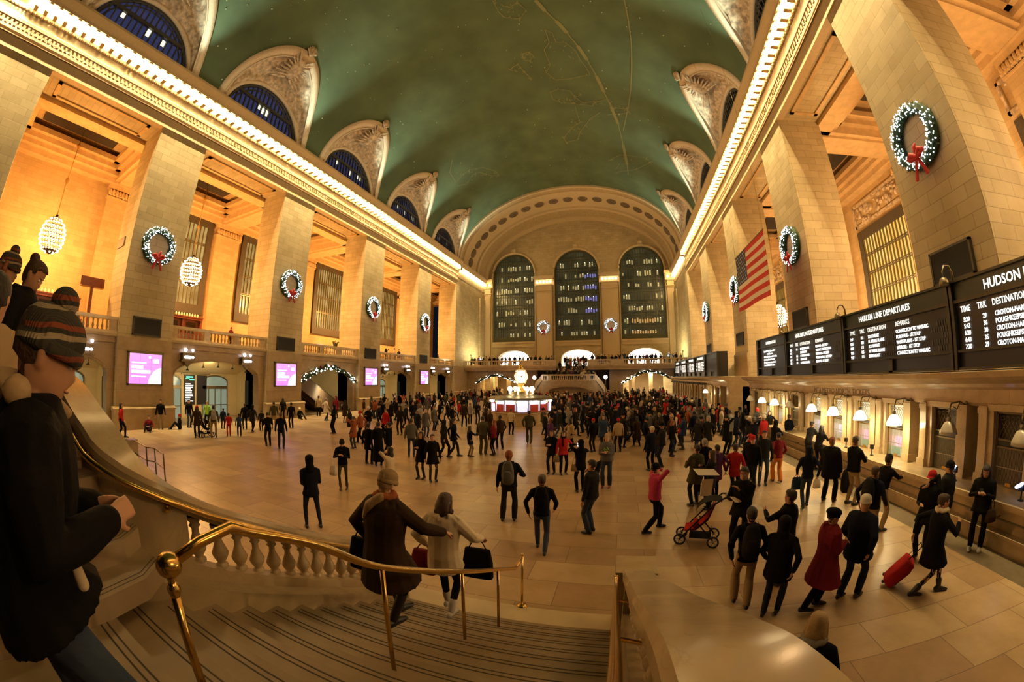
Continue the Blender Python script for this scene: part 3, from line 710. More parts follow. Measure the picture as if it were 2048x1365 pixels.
for i in range(16):
    a=-PI+PI*(i+.5)/16*2*.5 ; a=2*PI*(i+.5)/16+.1
    rx,ry=cos(a),sin(a)
    def seg(z0,z1,mat,nm,r=BR-.2,wd=.34):
        mm=MB(); t=V((-ry,rx,0)); c=V((rx,ry,0))*r; mm.add([c-t*wd+V((0,0,z0)),c+t*wd+V((0,0,z0)),c+t*wd+V((0,0,z1)),c-t*wd+V((0,0,z1)),c*.98-t*wd+V((0,0,z0)),c*.98+t*wd+V((0,0,z0)),c*.98+t*wd+V((0,0,z1)),c*.98-t*wd+V((0,0,z1))],[(0,1,2,3),(7,6,5,4),(0,4,5,1),(3,2,6,7),(0,3,7,4),(1,5,6,2)]); mm.build(nm,mat,g)
    seg(1.02,1.62,POST if i%3 else POST3,'panel'); 
    seg(1.1,1.7,POST2,'back_panel',BR-.6,.36)
    mm=MB(); mm.limb([V((rx,ry,0))*(BR-.12)+V((-ry,rx,0))*-.2+V((0,0,1.80)),V((rx,ry,0))*(BR-.12)+V((-ry,rx,0))*.2+V((0,0,1.80))],[.075,.075],8); mm.build('oval_light',OV,g,smooth=True)
for a in range(4): light('booth_lamp','POINT',(BX+1.6*cos(a*PI/2+.7),BY+1.6*sin(a*PI/2+.7),1.75),4,(.85,.9,1),shadow_soft_size=.05)
CLK=plain('opal_clock_face',(1,.95,.75),.3,emit=(1,.86,.55),es=1.7)
g=root('clock',(BX,BY,2.5),label='four faced brass clock standing on the information booth',cat='clock')
m=MB(); m.lathe([(0,0),(.45,0),(.45,.08),(.25,.15),(.15,.4),(.28,.55),(.3,.62),(.1,.66)],n=16); m.build('pedestal',GOLD,g,smooth=True); m=MB(); m.lathe([(.1,1.72),(.26,1.74),(.2,1.9),(.08,1.98),(.13,2.06),(.04,2.2),(0,2.32)],n=12); m.build('finial',GOLD,g,smooth=True)
m=MB(); m.ball((0,0,1.2),(.46,.46,.55),16,10); m.build('case',GOLD,g,smooth=True)
for i in range(4):
    a=PI/2*i-PI/2+.32; c=V((cos(a),sin(a),0)); t=V((-sin(a),cos(a),0)); z=V((0,0,1))
    m=MB(); o=V((0,0,1.2))+c*.36; rows=[[o+(t*cos(2*PI*j/24)+z*sin(2*PI*j/24))*r+c*h for j in range(24)] for r,h in ((.52,-.12),(.52,.02),(.46,.06),(0.01,.09))]; m.grid(rows,closeu=True); m.build('clock_face',CLK,g,smooth=True)
    m=MB(); m.tube([o+(t*cos(2*PI*j/24)+z*sin(2*PI*j/24))*.52 for j in range(24)],.035,6,closed=True); m.build('bezel',GOLD,g,smooth=True)
    m=MB(); o2=o+c*.105; m.tube([o2,o2+z*.3+t*.12],.015,4); m.build('minute_hand',BLACK,g); m=MB(); m.tube([o2,o2-t*.2+z*.1],.018,4); m.build('hour_hand',BLACK,g)
    for j in range(12): q=2*PI*j/12; m=MB(); m.tube([o2-c*.02+(t*cos(q)+z*sin(q))*.36,o2-c*.03+(t*cos(q)+z*sin(q))*.42],.012,4); m.build('hour_marking',BLACK,g)
FIL=plain('booth_top_bulb',(1,.9,.6),.3,emit=(1,.85,.5),es=4)
for i in range(8):
    a=2*PI*i/8; mm=MB(); mm.ball((BX+.95*cos(a),BY+.95*sin(a),2.72),(.16,.16,.2),8,6); mm.tube([(BX+.95*cos(a),BY+.95*sin(a),2.3),(BX+.95*cos(a),BY+.95*sin(a),2.6)],.04,6); o=mm.build('booth_lamp',FIL,smooth=True); tag(o,'bright bulb in the ring on the information booth roof','lamp','bulbs around the foot of the clock')
light('clock_glow','POINT',(BX,BY-1.0,3.3),30,(1,.8,.45),shadow_soft_size=.05)
# ---- garlands over arches
GBULB=plain('garland_bulb',(1,1,.95),.3,emit=(1,.97,.88),es=7)
def garland(pts,lab,rs=1,w=.16):
    rr=random.Random(rs); g=root('garland',(0,0,0),label=lab,cat='garland',group='lit garlands over the arches')
    P=[V(p) for p in pts]; Q=[]
    for i in range(len(P)-1):
        for j in range(4): Q.append(P[i].lerp(P[i+1],j/4)+V((0,0,-.14*sin(PI*j/4))))
    Q.append(P[-1]); m=MB(); m.tube(Q,[w*rr.uniform(.8,1.2) for _ in Q],6)
    for q in Q:
        for _ in range(7):
            d=V((rr.uniform(-1,1),rr.uniform(-1,1),rr.uniform(-1,1)))*w*1.6; m.add([q,q+d+V((.03,0,.03)),q+d-V((.03,0,.03))],[(0,1,2)])
    m.build('greenery',PINE,g,recalc=False)
    m=MB()
    for q in Q:
        for _ in range(3): m.ball(q+V((rr.uniform(-1,1),rr.uniform(-1,1),rr.uniform(-1,1)))*w,.055,6,4)
    tag(m.build('fairy_light',GBULB,g),kind='stuff')
    for p in P[::2]: m=MB(); m.ball(p+V((0,0,.08)),(.13,.13,.11),8,5); m.build('bow',RED,g)
garland([(-16.4+7.2*i/8,YB+1.0,2.7+1.35*sin(PI*i/8)) for i in range(9)],'lit garland over the far left passage arch',2)
garland([(8.0+8.6*i/10,YB+1.0,2.7+1.75*sin(PI*i/10)) for i in range(11)],'lit garland over the far right passage arch',3)
# wall sconces and corner niches between last pier and end wall
for s in (-1,1):
    side=('left','right')[s>0]
    m=MB(); m.box(s*W2,yL(5),5.4,s*(W2-.25),yL(5)+2.6,18.8); m.box(s*W2,YE-3.2,5.4,s*(W2-.25),YE-.6,18.8); struct(m.build('trim_%d'%(97+(s>0)),STONE))
    g=tag(MB().tube([(s*17.9,62.5,5.45),(s*17.9,62.5,7.3)],.07,6).ball((s*17.9,62.5,7.5),.15,8,6).build('bronze_standard',BRONZE,smooth=True),'slim bronze standard against the pale corner niche on the %s'%side,'standard')
    light('niche_lamp','AREA',(s*15.6,63,6.7),420,(1,.87,.46),aim=(s*18.3,62.5,10),shape='RECTANGLE',size=6,size_y=.3)
# ================================================================== LEFT SIDE, LOWER LEVEL
CREAM=plain('cream_alcove_plaster',(.72,.58,.32),.6,var=.08,vs=1)
DOORGL=plain('green_door_glass',(.10,.14,.12),.1,emit=(.32,.38,.28),es=.42,var=0)
SGN=plain('violet_white_sign_light',(.9,.85,1),.4,emit=(.93,.86,1.0),es=5)
for k in range(0,5):
    a,b=(yR(k),yL(k+1))
    s=-1
    n=16; o0,o1=a+.45,b-.45; zs,zc=3.25,4.3
    def az(u):
        t=(u-(o0+o1)/2)/((o1-o0)/2); return zs+(zc-zs)*math.sqrt(max(0,1-t*t))
    us=[o0+(o1-o0)*(.5-.5*cos(PI*i/n)) for i in range(n+1)]
    m=MB(); x0,x1=-18.75,-19.5
    m.box(x0,a,0,x1,o0,5.0); m.box(x0,o1,0,x1,b,5.0)
    for p,q in zip(us,us[1:]):
        for x in (x0,x1): m.quad((x,p,az(p)),(x,q,az(q)),(x,q,5.0),(x,p,5.0))
        m.quad((x0,p,az(p)),(x0,q,az(q)),(x1,q,az(q)),(x1,p,az(p)))
    m.tube([(x0,u,az(u)+.05) for u in us],.06,6)
    m.box(-18.55,a,4.95,-19.5,b,5.3); m.box(-18.35,a,5.3,-19.6,b,5.46)
    struct(m.build('wall_left_lower',LOWER))
    # balcony balustrade
    balustrade((-18.65,a),(-18.65,b),5.46,'balustrade','stone balustrade of the left balcony, %s'%('first bay from the front','second bay from the front','third bay, above the escalator','fourth bay','fifth bay, next to the end wall')[k],'left balcony balustrades',3,.27)
    # alcove
    xb=-22.6 if k!=2 else -26
    m=MB(); m.box(xb,a-.4,0,xb-.3,b+.6,5); m.box(-19.5,a-.5,0,xb,a,5); m.box(-19.5,b,0,xb,b+.5,5); m.box(-19.5,a-.5,4.5,xb,b+.5,4.8)
    if k!=2:
        m.prism([(-19.5,4.5),(xb,3.4),(xb,4.5)],'y',a,b)
    struct(m.build('wall_left_inner',CREAM))
    light('alcove_lamp','AREA',(-19.9,(a+b)/2,4.1),130,(1,.80,.42),aim=(xb,(a+b)/2,1.8),shape='RECTANGLE',size=.6,size_y=6)
    if k!=2:
        # two doorways with shallow arches in the back wall and a dark departure board between them
        for (d0,d1) in ((a+.5,a+2.9),(b-3.4,b-1.0)):
            g=root('door_%d'%(k*2+1+(d0>a+1)),kind='structure',label='glazed doorway with a low arch at the back of a left-hand alcove')
            mm=MB(); c=(d0+d1)/2; r=(d1-d0)/2; mm.poly([(xb+.04,d0,0),(xb+.04,d1,0)]+[(xb+.04,c+r*cos(PI*i/12),2.75+.5*sin(PI*i/12)) for i in range(13)]); mm.build('pane',DOORGL,g,recalc=False)
            mm=MB(); mm.box(xb+.02,d0,2.2,xb+.12,d1,2.45); 
            for i in range(5): y=d0+(d1-d0)*i/4; mm.box(xb+.02,y-.03,0,xb+.1,y+.03,2.2 if 0<i<4 else 2.9)
            mm.tube([(xb+.06,c+r*cos(PI*i/12),2.75+.5*sin(PI*i/12)) for i in range(13)],.06,6); mm.box(xb+.02,d0,.9,xb+.09,d1,.96)
            mm.build('frame',BRONZE,g)
        c=(a+b)/2+.1
        g=root('track_board',(xb,c,0),label='dark wall board with a column of white destinations, %s'%('first','second','','fourth','fifth')[k]+' alcove on the left',cat='board',group='alcove boards')
        mm=MB(); mm.box(.02,-1.0,1.0,.12,-.1,3.25); mm.box(.02,.1,1.0,.12,1.0,3.25); mm.build('panel',BLACK,g)
        mm=MB(); mm.box(.02,-1.3,3.3,.15,1.3,3.38); mm.box(.02,-1.25,3.5,.12,1.25,3.54); mm.build('header',BRONZE,g)
        if k in (0,1):
            lt=plain('board_white_text',(1,1,1),.5,emit=(.9,.95,.9),es=1.2); lg=plain('board_green_text',(.1,.8,.5),.5,emit=(.1,.8,.45),es=1.5)
            mm=MB(); rr=random.Random(k)
            for i in range(11): mm.box(.12,-.95+.02,2.55-i*.13,.13,-.95+rr.uniform(.4,.75),2.61-i*.13)
            mm.build('list_line',lt,g); mm=MB(); mm.box(.12,-.9,3.05,.13,-.3,3.15); mm.box(.12,-.6,2.85,.13,-.15,2.93); mm.box(.12,-.95,2.95,.13,-.6,3.0); mm.build('green_line',lg,g)
        mm=MB(); mm.box(xb+1.9,b-.06,1.0,xb+1.4,b+.02,2.95); tag(mm.build('wall_panel',BLACK),'narrow black panel on the far side wall of the %s alcove on the left'%('first','second','','fourth','fifth')[k],'panel')
        for i in range(5):
            y=a+1.6+i*(b-a-3.2)/4; mm=MB(); mm.lathe([(.02,.3),(.03,.12),(.1,.05),(.13,0),(0,.02)],cx=-18.95,cy=y,z0=az(y)-.42,n=8); mm.tube([(-18.95,y,az(y)-.2),(-18.95,y,az(y)+.02)],.015,4); tag(mm.build('spotlight',BRONZE_D,smooth=True),'small cone spotlight hanging in the mouth of a left-hand arch','spotlight','spotlights in the left arches')
    # gate signs with globe lamps
    if k!=2:
        for i,y in enumerate((a+1.35,b-1.9)):
            g=root('gate_sign',(-18.7,y,4.45),label='%s lit gate sign with small globes, %s arch on the left'%(('near','far')[i],('first','second','','fourth','fifth')[k]),cat='sign',group='gate signs on the left wall')
            mm=MB(); mm.box(.05,-.45,-.22,.35,.45,.22); mm.box(.0,-.55,-.3,.4,.55,-.22); mm.box(.0,-.5,.22,.4,.5,.28); mm.prism([(-.3,-.3),(.3,-.3),(.12,-.52),(0,-.62),(-.12,-.52)],'x',.05,.3); mm.build('sign_box',BRONZE,g)
            mm=MB(); mm.limb([(.37,-.25,.0),(.37,.12,.0)],.09,8,(1,0,0)); mm.limb([(.37,.30,.0),(.37,.34,.0)],.075,8,(1,0,0)); mm.build('lit_panel',SGN,g,smooth=True)
            for yy in (-.2,.36):
                mm=MB(); mm.ball((.25,yy,.46),.13 if yy<0 else .1,10,7); mm.build('globe',SGN,g,smooth=True)
garland([(-18.55,24.1+7.7*i/12,3.05+1.35*sin(PI*i/12)+.12*(i%2)) for i in range(13)],'lit garland with red bows over the escalator arch on the left',5,.17)
# escalators
ESC=plain('escalator_steel',(.25,.2,.14),.3,.8); ESCD=plain('escalator_cladding',(.10,.065,.04),.35,.2); ESCL=plain('warm_handrail_glow',(1,.8,.5),.4,emit=(1,.75,.4),es=2)
for j,xo in enumerate((-20.3,-22.2)):
    g=root('escalator',(xo,0,0),label='%s escalator rising towards the viewer under the garland arch'%('front','rear')[j],cat='escalator',group='escalators under the garland')
    y0,y1=30.2,22.6
    for xx in (-.55,.55):
        mm=MB(); mm.prism([(y0+1.1,.0),(y0+1.1,.75),(y0+.9,.95),(y0,1.0),(y1,5.2),(y1,3.8),(y0-1.2,.0)],'x',xx-.06,xx+.06); mm.build('side_panel',ESCD,g)
        mm=MB(); mm.tube([(xx,y0+1.0,.15),(xx,y0+1.2,.5),(xx,y0+1.0,.98),(xx,y0,1.05),(xx,y1,5.25)],.055,6); mm.build('handrail',BLACK,g)
        mm=MB(); mm.tube([(xx,y0-1.5,1.7),(xx,y1+.5,4.8)],.03,4); mm.build('light_strip',ESCL,g)
    mm=MB()
    for i in range(22): f=i/22; y=y0+(y1-y0)*f; mm.box(-.5,y,.05+4.2*f,.5,y-.36,.25+4.2*f)
    mm.box(-.5,y0,0,.5,y0+1,.1); mm.build('step_band',ESC,g)
    mm=MB(); mm.limb([(-.6,y0+.9,.5),(.6,y0+.9,.5)],[.3,.3],10); mm.build('drum',ESC,g,smooth=True)
m=MB(); m.box(-25.9,27.0,1.0,-25.8,28.0,3.4); tag(m.build('wall_panel',BLACK),'black panel on the yellow wall behind the escalators','panel')
# ---- screens on the piers, plaques, wreaths
def screen_mat():
    m_,nt,b=nmat('magenta_advert_screen'); L=nt.links.new; tc=N(nt,'ShaderNodeTexCoord'); sp=N(nt,'ShaderNodeSeparateXYZ'); L(tc.outputs['Object'],sp.inputs[0])
    # a white quarter disc in the lower far corner on a magenta ground
    vm=N(nt,'ShaderNodeVectorMath',operation='DISTANCE'); L(tc.outputs['Object'],vm.inputs[0]); vm.inputs[1].default_value=(0,1.25,-.95)
    lt=N(nt,'ShaderNodeMath',operation='LESS_THAN'); L(vm.outputs['Value'],lt.inputs[0]); lt.inputs[1].default_value=1.08
    gr=N(nt,'ShaderNodeMapRange'); L(sp.outputs[2],gr.inputs[0]); gr.inputs[1].default_value=-.9; gr.inputs[2].default_value=.9
    mx=N(nt,'ShaderNodeMix',data_type='RGBA'); L(gr.outputs[0],mx.inputs[0]); mx.inputs[6].default_value=(.80,.25,.86,1); mx.inputs[7].default_value=(.93,.36,.83,1)
    m2=N(nt,'ShaderNodeMix',data_type='RGBA'); L(lt.outputs[0],m2.inputs[0]); L(mx.outputs[2],m2.inputs[6]); m2.inputs[7].default_value=(.92,.93,1,1)
    L(m2.outputs[2],b.inputs['Emission Color']); sock(b,'Emission Strength',1.0); sock(b,'Base Color',(.02,.02,.02,1)); sock(b,'Roughness',.2); return m_
SCR=screen_mat(); SCT=plain('screen_white_text',(1,1,1),.5,emit=(1,.95,1),es=1.15)
ordn=('first','second','third','fourth')
SCRN_DATA=[]
for k in range(1,5):
    c=(yL(k)+yR(k))/2
    g=root('advert_screen',(-W2+.02,c,3.56),label='glowing magenta and white screen on the %s pier on the left'%ordn[k-1],cat='screen',group='screens on the left piers')
    mm=MB(); mm.box(.1,-1.1,-.88,.22,1.1,.88); o=mm.build('display',SCR,g)
    mm=MB()
    for (y0,z0,y1,z1) in ((-1.2,-.98,1.2,-.88),(-1.2,.88,1.2,.95),(-1.2,-.98,-1.1,.95),(1.1,-.98,1.2,.95),(-1.25,.95,1.25,1.02)): mm.box(.05,y0,z0,.26,y1,z1)
    mm.build('frame',BRONZE,g)
    mm=MB(); mm.box(.222,-.95,.3,.226,.05,.38); mm.box(.222,-.95,.0,.226,-.15,.2); mm.box(.222,-.95,-.28,.226,.35,-.08); mm.box(.222,-.95,-.5,.226,.05,-.42); mm.box(.222,.55,.35,.226,.9,.6); mm.box(.222,.2,.62,.226,.35,.75)
    mm.build('headline',SCT,g)
    mm=MB(); mm.box(.221,-.37,-.88,.224,-.36,.88); mm.box(.221,.36,-.88,.224,.37,.88); mm.box(.221,-1.1,-.3,.224,1.1,-.29); mm.box(.221,-1.1,.29,.224,1.1,.3); mm.build('seam',plain('screen_seam',(.5,.1,.5),.5),g)
PLQ=plain('black_grille_plaque',(.008,.008,.008),.7,bump=.3,bs=90)
for s in (-1,1):
    for k in range(1,5):
        c=(yL(k)+yR(k))/2; z=6.05 if s<0 else 6.65
        g=root('plaque',(s*W2,c,z),label='dark rectangular grille on the %s pier on the %s'%(ordn[k-1],('left','right')[s>0]),cat='plaque',group='dark grilles on the piers')
        mm=MB(); mm.box(-s*.05,-.9,-.47,-s*.12,.9,.47); mm.build('grille',PLQ,g)
        mm=MB(); 
        for (y0,z0,y1,z1) in ((-.98,-.55,.98,-.47),(-.98,.47,.98,.55),(-.98,-.55,-.9,.55),(.9,-.55,.98,.55)): mm.box(0,y0,z0,-s*.14,y1,z1)
        mm.build('frame',BRONZE_D,g)
# one side grille seen on the reveal of the first pier
m=MB(); m.box(-19.6,8.03,10.9,-20.9,7.95,11.5); tag(m.build('vent_grille',plain('vent_brown',(.2,.13,.07),.6)),'small vent grille on the side of the first pier on the left','grille')
WLED=plain('wreath_led',(1,1,1),.3,emit=(.92,.95,1.0),es=3.5)
def wreath_meshes():
    rr=random.Random(11); R=.98
    m=MB(); 
    for i in range(260):
        a=rr.uniform(0,2*PI); r=R+rr.uniform(-.22,.22); c=V((.17+rr.uniform(-.1,.12),r*cos(a),r*sin(a)))
        for _ in range(3):
            d=V((rr.uniform(.0,.16),rr.uniform(-.16,.16),rr.uniform(-.16,.16))); n_=d.cross(V((rr.random(),rr.random(),rr.random()))).normalized()*.03; m.add([c-n_,c+n_,c+d],[(0,1,2)])
    m.tube([(.18,R*cos(2*PI*i/28),R*sin(2*PI*i/28)) for i in range(28)],.2,8,ref=(1,0,0),closed=True)
    me1=m.mesh('greenery',[PINE],False)
    m=MB()
    for i in range(270):
        a=rr.uniform(0,2*PI); q=rr.uniform(-1,1); r=R+q*.24; c=(.21+.2*math.sqrt(1-q*q*.9)+rr.uniform(-.03,.03),r*cos(a),r*sin(a)); m.ball(c,.024,5,4)
    me2=m.mesh('led',[WLED],True)
    m=MB(); c=V((.46,.0,-.8))
    for sg in (-1,1):
        m.limb([c,c+V((.06,sg*.25,.16)),c+V((.02,sg*.42,.08)),c+V((.05,sg*.25,-.02)),c],[(.05,.1)]*5,8,(1,0,0))
        m.limb([c,c+V((0,sg*.16,-.35)),c+V((0,sg*.30,-.72))],[(.02,.07),(.02,.09),(.02,.09)],6,(1,0,0))
    m.limb([c,c+V((.05,.06,.3)),c+V((.0,.12,.42))],[(.03,.08),(.03,.1),(.03,.05)],6,(1,0,0)); m.ball(c,.1,8,6)
    me3=m.mesh('bow',[RED],True)
    return me1,me2,me3
WM=wreath_meshes()
WHERE={(-1,1):'first pier on the left',(-1,2):'second pier on the left',(-1,3):'third pier on the left',(-1,4):'fourth pier on the left',(1,1):'nearest pier on the right',(1,2):'pier beside the flag on the right',(1,3):'pier behind the flag on the right',(1,4):'farthest pier on the right'}
def wreath(x,y,z,rz,lab):
    g=root('wreath',(x,y,z),rz,lab,'wreath','lit wreaths on the piers')
    for nm,me in zip(('greenery','fairy_light','bow'),WM):
        o=bpy.data.objects.new(nm,me); COL.objects.link(o); o.parent=g
        if nm=='fairy_light': o['kind']='stuff'
for (s,k),wl in WHERE.items(): wreath(s*W2,(yL(k)+yR(k))/2,11.05,0 if s<0 else PI,'lit wreath with red bow on the '+wl)
wreath(-6.35,YE-.58,13.0,-PI/2,'lit wreath with red bow on the end-wall pilaster left of the middle window'); wreath(6.2,YE-.58,13.0,-PI/2,'lit wreath with red bow on the end-wall pilaster right of the middle window')
# ---- chandeliers
CHB=plain('chandelier_bulb',(1,.9,.7),.3,emit=(1,.75,.48),es=7)
def chand_meshes():
    m=MB(); m2=MB()
    for i in range(8):
        t=i/7; z=1.1-2.05*t; r=.95*math.sqrt(max(.05,1-((t-.55)/.62)**2)); nb=max(6,int(2*PI*r/.21))
        m2.tube([(r*.93*cos(2*PI*j/24),r*.93*sin(2*PI*j/24),z+.08) for j in range(24)],(.03,.03),5,closed=True)
        for j in range(nb):
            a=2*PI*j/nb+i*.3; m.ball((r*cos(a),r*sin(a),z),(.046,.046,.055),6,4)
    for j in range(6): m.ball((.3*cos(j),.3*sin(j),-1.1),.08,6,4)
    m2.lathe([(0,1.5),(.1,1.45),(.12,1.3),(.35,1.2),(.4,1.1),(.1,1.0),(0,1.0)],n=12); m2.lathe([(0,-1.25),(.15,-1.2),(.45,-1.02),(.5,-.95)],n=12)
    return m.mesh('bulb_cluster',[CHB],True),m2.mesh('frame',[BRONZE_D],True)
CM=chand_meshes()
def chandelier(x,y,z,lab,top=20.3,power=420,sc=1.0):
    g=root('chandelier',(x,y,z),label=lab,cat='chandelier',group='globe chandeliers in the aisles')
    o=bpy.data.objects.new('bulb_cluster',CM[0]); COL.objects.link(o); o.parent=g; o['kind']='stuff'; o.scale=(sc,sc,sc)
    o=bpy.data.objects.new('frame',CM[1]); COL.objects.link(o); o.parent=g; o.scale=(sc,sc,sc)
    m=MB(); h=top-z; m.tube([(0,0,1.45*sc),(0,0,h)],.03,6)
    for f in (.35,.72): m.ball((0,0,1.45+(h-1.45)*f),(.16,.16,.22),8,6)
    m.build('chain',GOLD,g,smooth=True)
    light('chandelier_lamp','POINT',(x,y,z),power,(1,.50,.14) if x<0 else (1,.62,.27),shadow_soft_size=.22)
for i,y in enumerate((4,16,28,40,52)):
    chandelier(-25,y,11.7,'globe chandelier of bare bulbs in the left aisle, %s from the front'%('first','second','third','fourth','fifth')[i],top=20.3,power=3300)
for i,(y,z) in enumerate(((4,10.5),(16,10.5),(27,8.8),(39.6,9.4),(52,10.5))):
    chandelier(24.6,y,z,'globe chandelier of bare bulbs in the right aisle, %s from the front'%('first','second','third','fourth','fifth')[i],top=20.3,power=2000)
# ---- the bars on the left balcony
def bar(y0,y1,lab,x=-25.2):
    g=root('balcony_bar',(x,0,5.4),label=lab,cat='bar')
    m=MB(); m.box(0,y0,0,-.7,y1,1.15); m.box(.06,y0-.05,1.15,-.8,y1+.05,1.22); m.build('counter',WOOD,g)
    m=MB(); m.box(-2.0,y0,0,-2.3,y1,2.6); m.box(-1.6,y0-.1,2.6,-2.4,y1+.1,2.78); m.box(-1.55,y0-.15,2.78,-2.45,y1+.15,2.86)
    n=int((y1-y0)/1.6)
    for i in range(n+1): y=y0+(y1-y0)*i/n; m.box(-1.7,y-.1,0,-2.0,y+.1,2.6)
    m.build('back_cabinet',WOOD,g)
    for i in range(n): y=y0+(y1-y0)*(i+.5)/n; m=MB(); m.box(-1.95,y-.5,1.3,-1.98,y+.5,2.4); m.build('mirror',plain('smoky_mirror',(.05,.03,.02),.1,.6),g)
    m=MB()
    q=y0
    while q<y1: m.lathe([(.03,0),(.06,.05),(.08,.18),(.05,.3),(0,.32)],cx=-2.0,cy=q,z0=2.86,n=6); q+=.28
    tag(m.build('glass_row',plain('gold_glass',(.9,.6,.25),.15,emit=(1,.6,.2),es=.5),g,smooth=True),kind='stuff')
bar(2.0,7.2,'mahogany bar on the left balcony beyond the hatted man'); bar(13.0,18.6,'mahogany bar with glasses on top, left balcony second bay')
m=MB(); m.box(-22.3,6.3,8.5,-22.9,7.9,8.56); m.prism([(-22.35,8.56),(-22.35,9.1),(-22.45,9.1),(-22.5,8.56)],'y',6.2,7.9); m.box(-22.6,7.0,5.4,-22.8,7.2,8.5); tag(m.build('canopy_stand',WOOD),'small wooden canopy stand beside the bar on the left balcony','stand')
BANN=plain('violet_light_strip',(1,1,1),.4,emit=(.75,.62,1),es=3)
for y0,y1,z in ((22.9-.0,22.9,0),):
    pass
for i,(y0,y1) in enumerate(((27.6,29.2),(37.6,38.6),(21.2,22.6))):
    m=MB(); m.box(-20.2,y0,6.35,-20.4,y1,6.6); tag(m.build('light_panel',BANN),'thin violet-white lit panel on the left balcony, %s'%('above the escalator arch','beyond the third pier','beyond the small bar')[i],'light panel')
# ================================================================== RIGHT SIDE: TICKET WINDOWS AND BOARDS
TX=16.0     # plane of the ticket windows
TICK=blocks('ticket_wall_marble',(.52,.38,.22),(.46,.33,.19),(.3,.2,.12),3.2,2.0,ms=.004,rough=.22,bump=.05,stain=.28,ns=1.8)
def ticket_block(y0,y1,idx,det):
    m=MB()
    # body above the windows, with a swelling cornice
    pr=[(TX+.1,2.62),(TX-.02,2.62),(TX-.08,2.70),(TX-.08,3.0),(TX-.2,3.06),(TX-.26,3.14),(TX-.5,3.22),(TX-.62,3.3),(TX-.66,3.42),(18.4,3.42),(18.4,2.62)]
    m.prism(pr,'y',y0,y1)
    m.box(TX+1.2,y0,0,18.3,y1,2.62)
    m.box(TX,y0,0,18.3,y0+.5,2.62); m.box(TX,y1-.5,0,18.3,y1,2.62)
    struct(m.build('wall_right_inner',TICK))
ticket_block(-3.0,25.2,0,True); ticket_block(30.5,62,1,False)
def counter(y0,y1,lab,n):
    g=root('ticket_counter',(0,0,0),label=lab,cat='counter')
    m=MB(); m.box(14.98,y0,.86,TX+.15,y1,.93); m.box(15.02,y0,.80,TX,y1,.86); m.build('ledge',MARB,g)
    m=MB(); m.box(15.14,y0,0,TX,y1,.80); m.build('front',TICK,g)
    m=MB(); m.box(14.95,y0,0,15.14,y1,.30); m.box(14.88,y0,.30,15.14,y1,.36); m.build('foot_ledge',TICK,g)
    m=MB(); m.tube([(14.98,y0+.3,.62),(14.98,y1-.3,.62)],.022,6)
    for i in range(n): y=y0+.5+(y1-y0-1)*i/(n-1); m.tube([(14.98,y,.62),(15.16,y,.62)],.02,5); m.ball((14.97,y,.62),.035,6,4)
    m.build('bag_rail',BRONZE,g)
counter(-3,25,'long marble ticket counter with a projecting ledge on the right',14); counter(30.7,61.8,'farther marble ticket counter beneath the distant departure board',12)
TEXTG=plain('incised_letters',(.10,.065,.035),.6)
WG=plain('booth_interior_glow',(.5,.5,.4),.4,emit=(.62,.60,.42),es=.8); WGD=plain('shut_window_dark',(.05,.04,.03),.4); WLACE=plain('brass_lattice',(.32,.24,.11),.4,.6); STEEL=plain('window_bars',(.42,.38,.26),.35,.6)
MON=plain('monitor_glow',(.7,.7,1),.4,emit=(.75,.72,1.0),es=2.2); MONP=plain('monitor_pink',(.9,.4,.6),.4,emit=(1,.5,.75),es=1.6); GRN=plain('green_poster',(.1,.4,.25),.5,emit=(.15,.55,.35),es=.7)
SHADE=plain('opal_lamp_shade',(1,.95,.8),.3,emit=(1,.86,.52),es=7); SHADE_OFF=plain('unlit_opal_shade',(.5,.45,.36),.25)
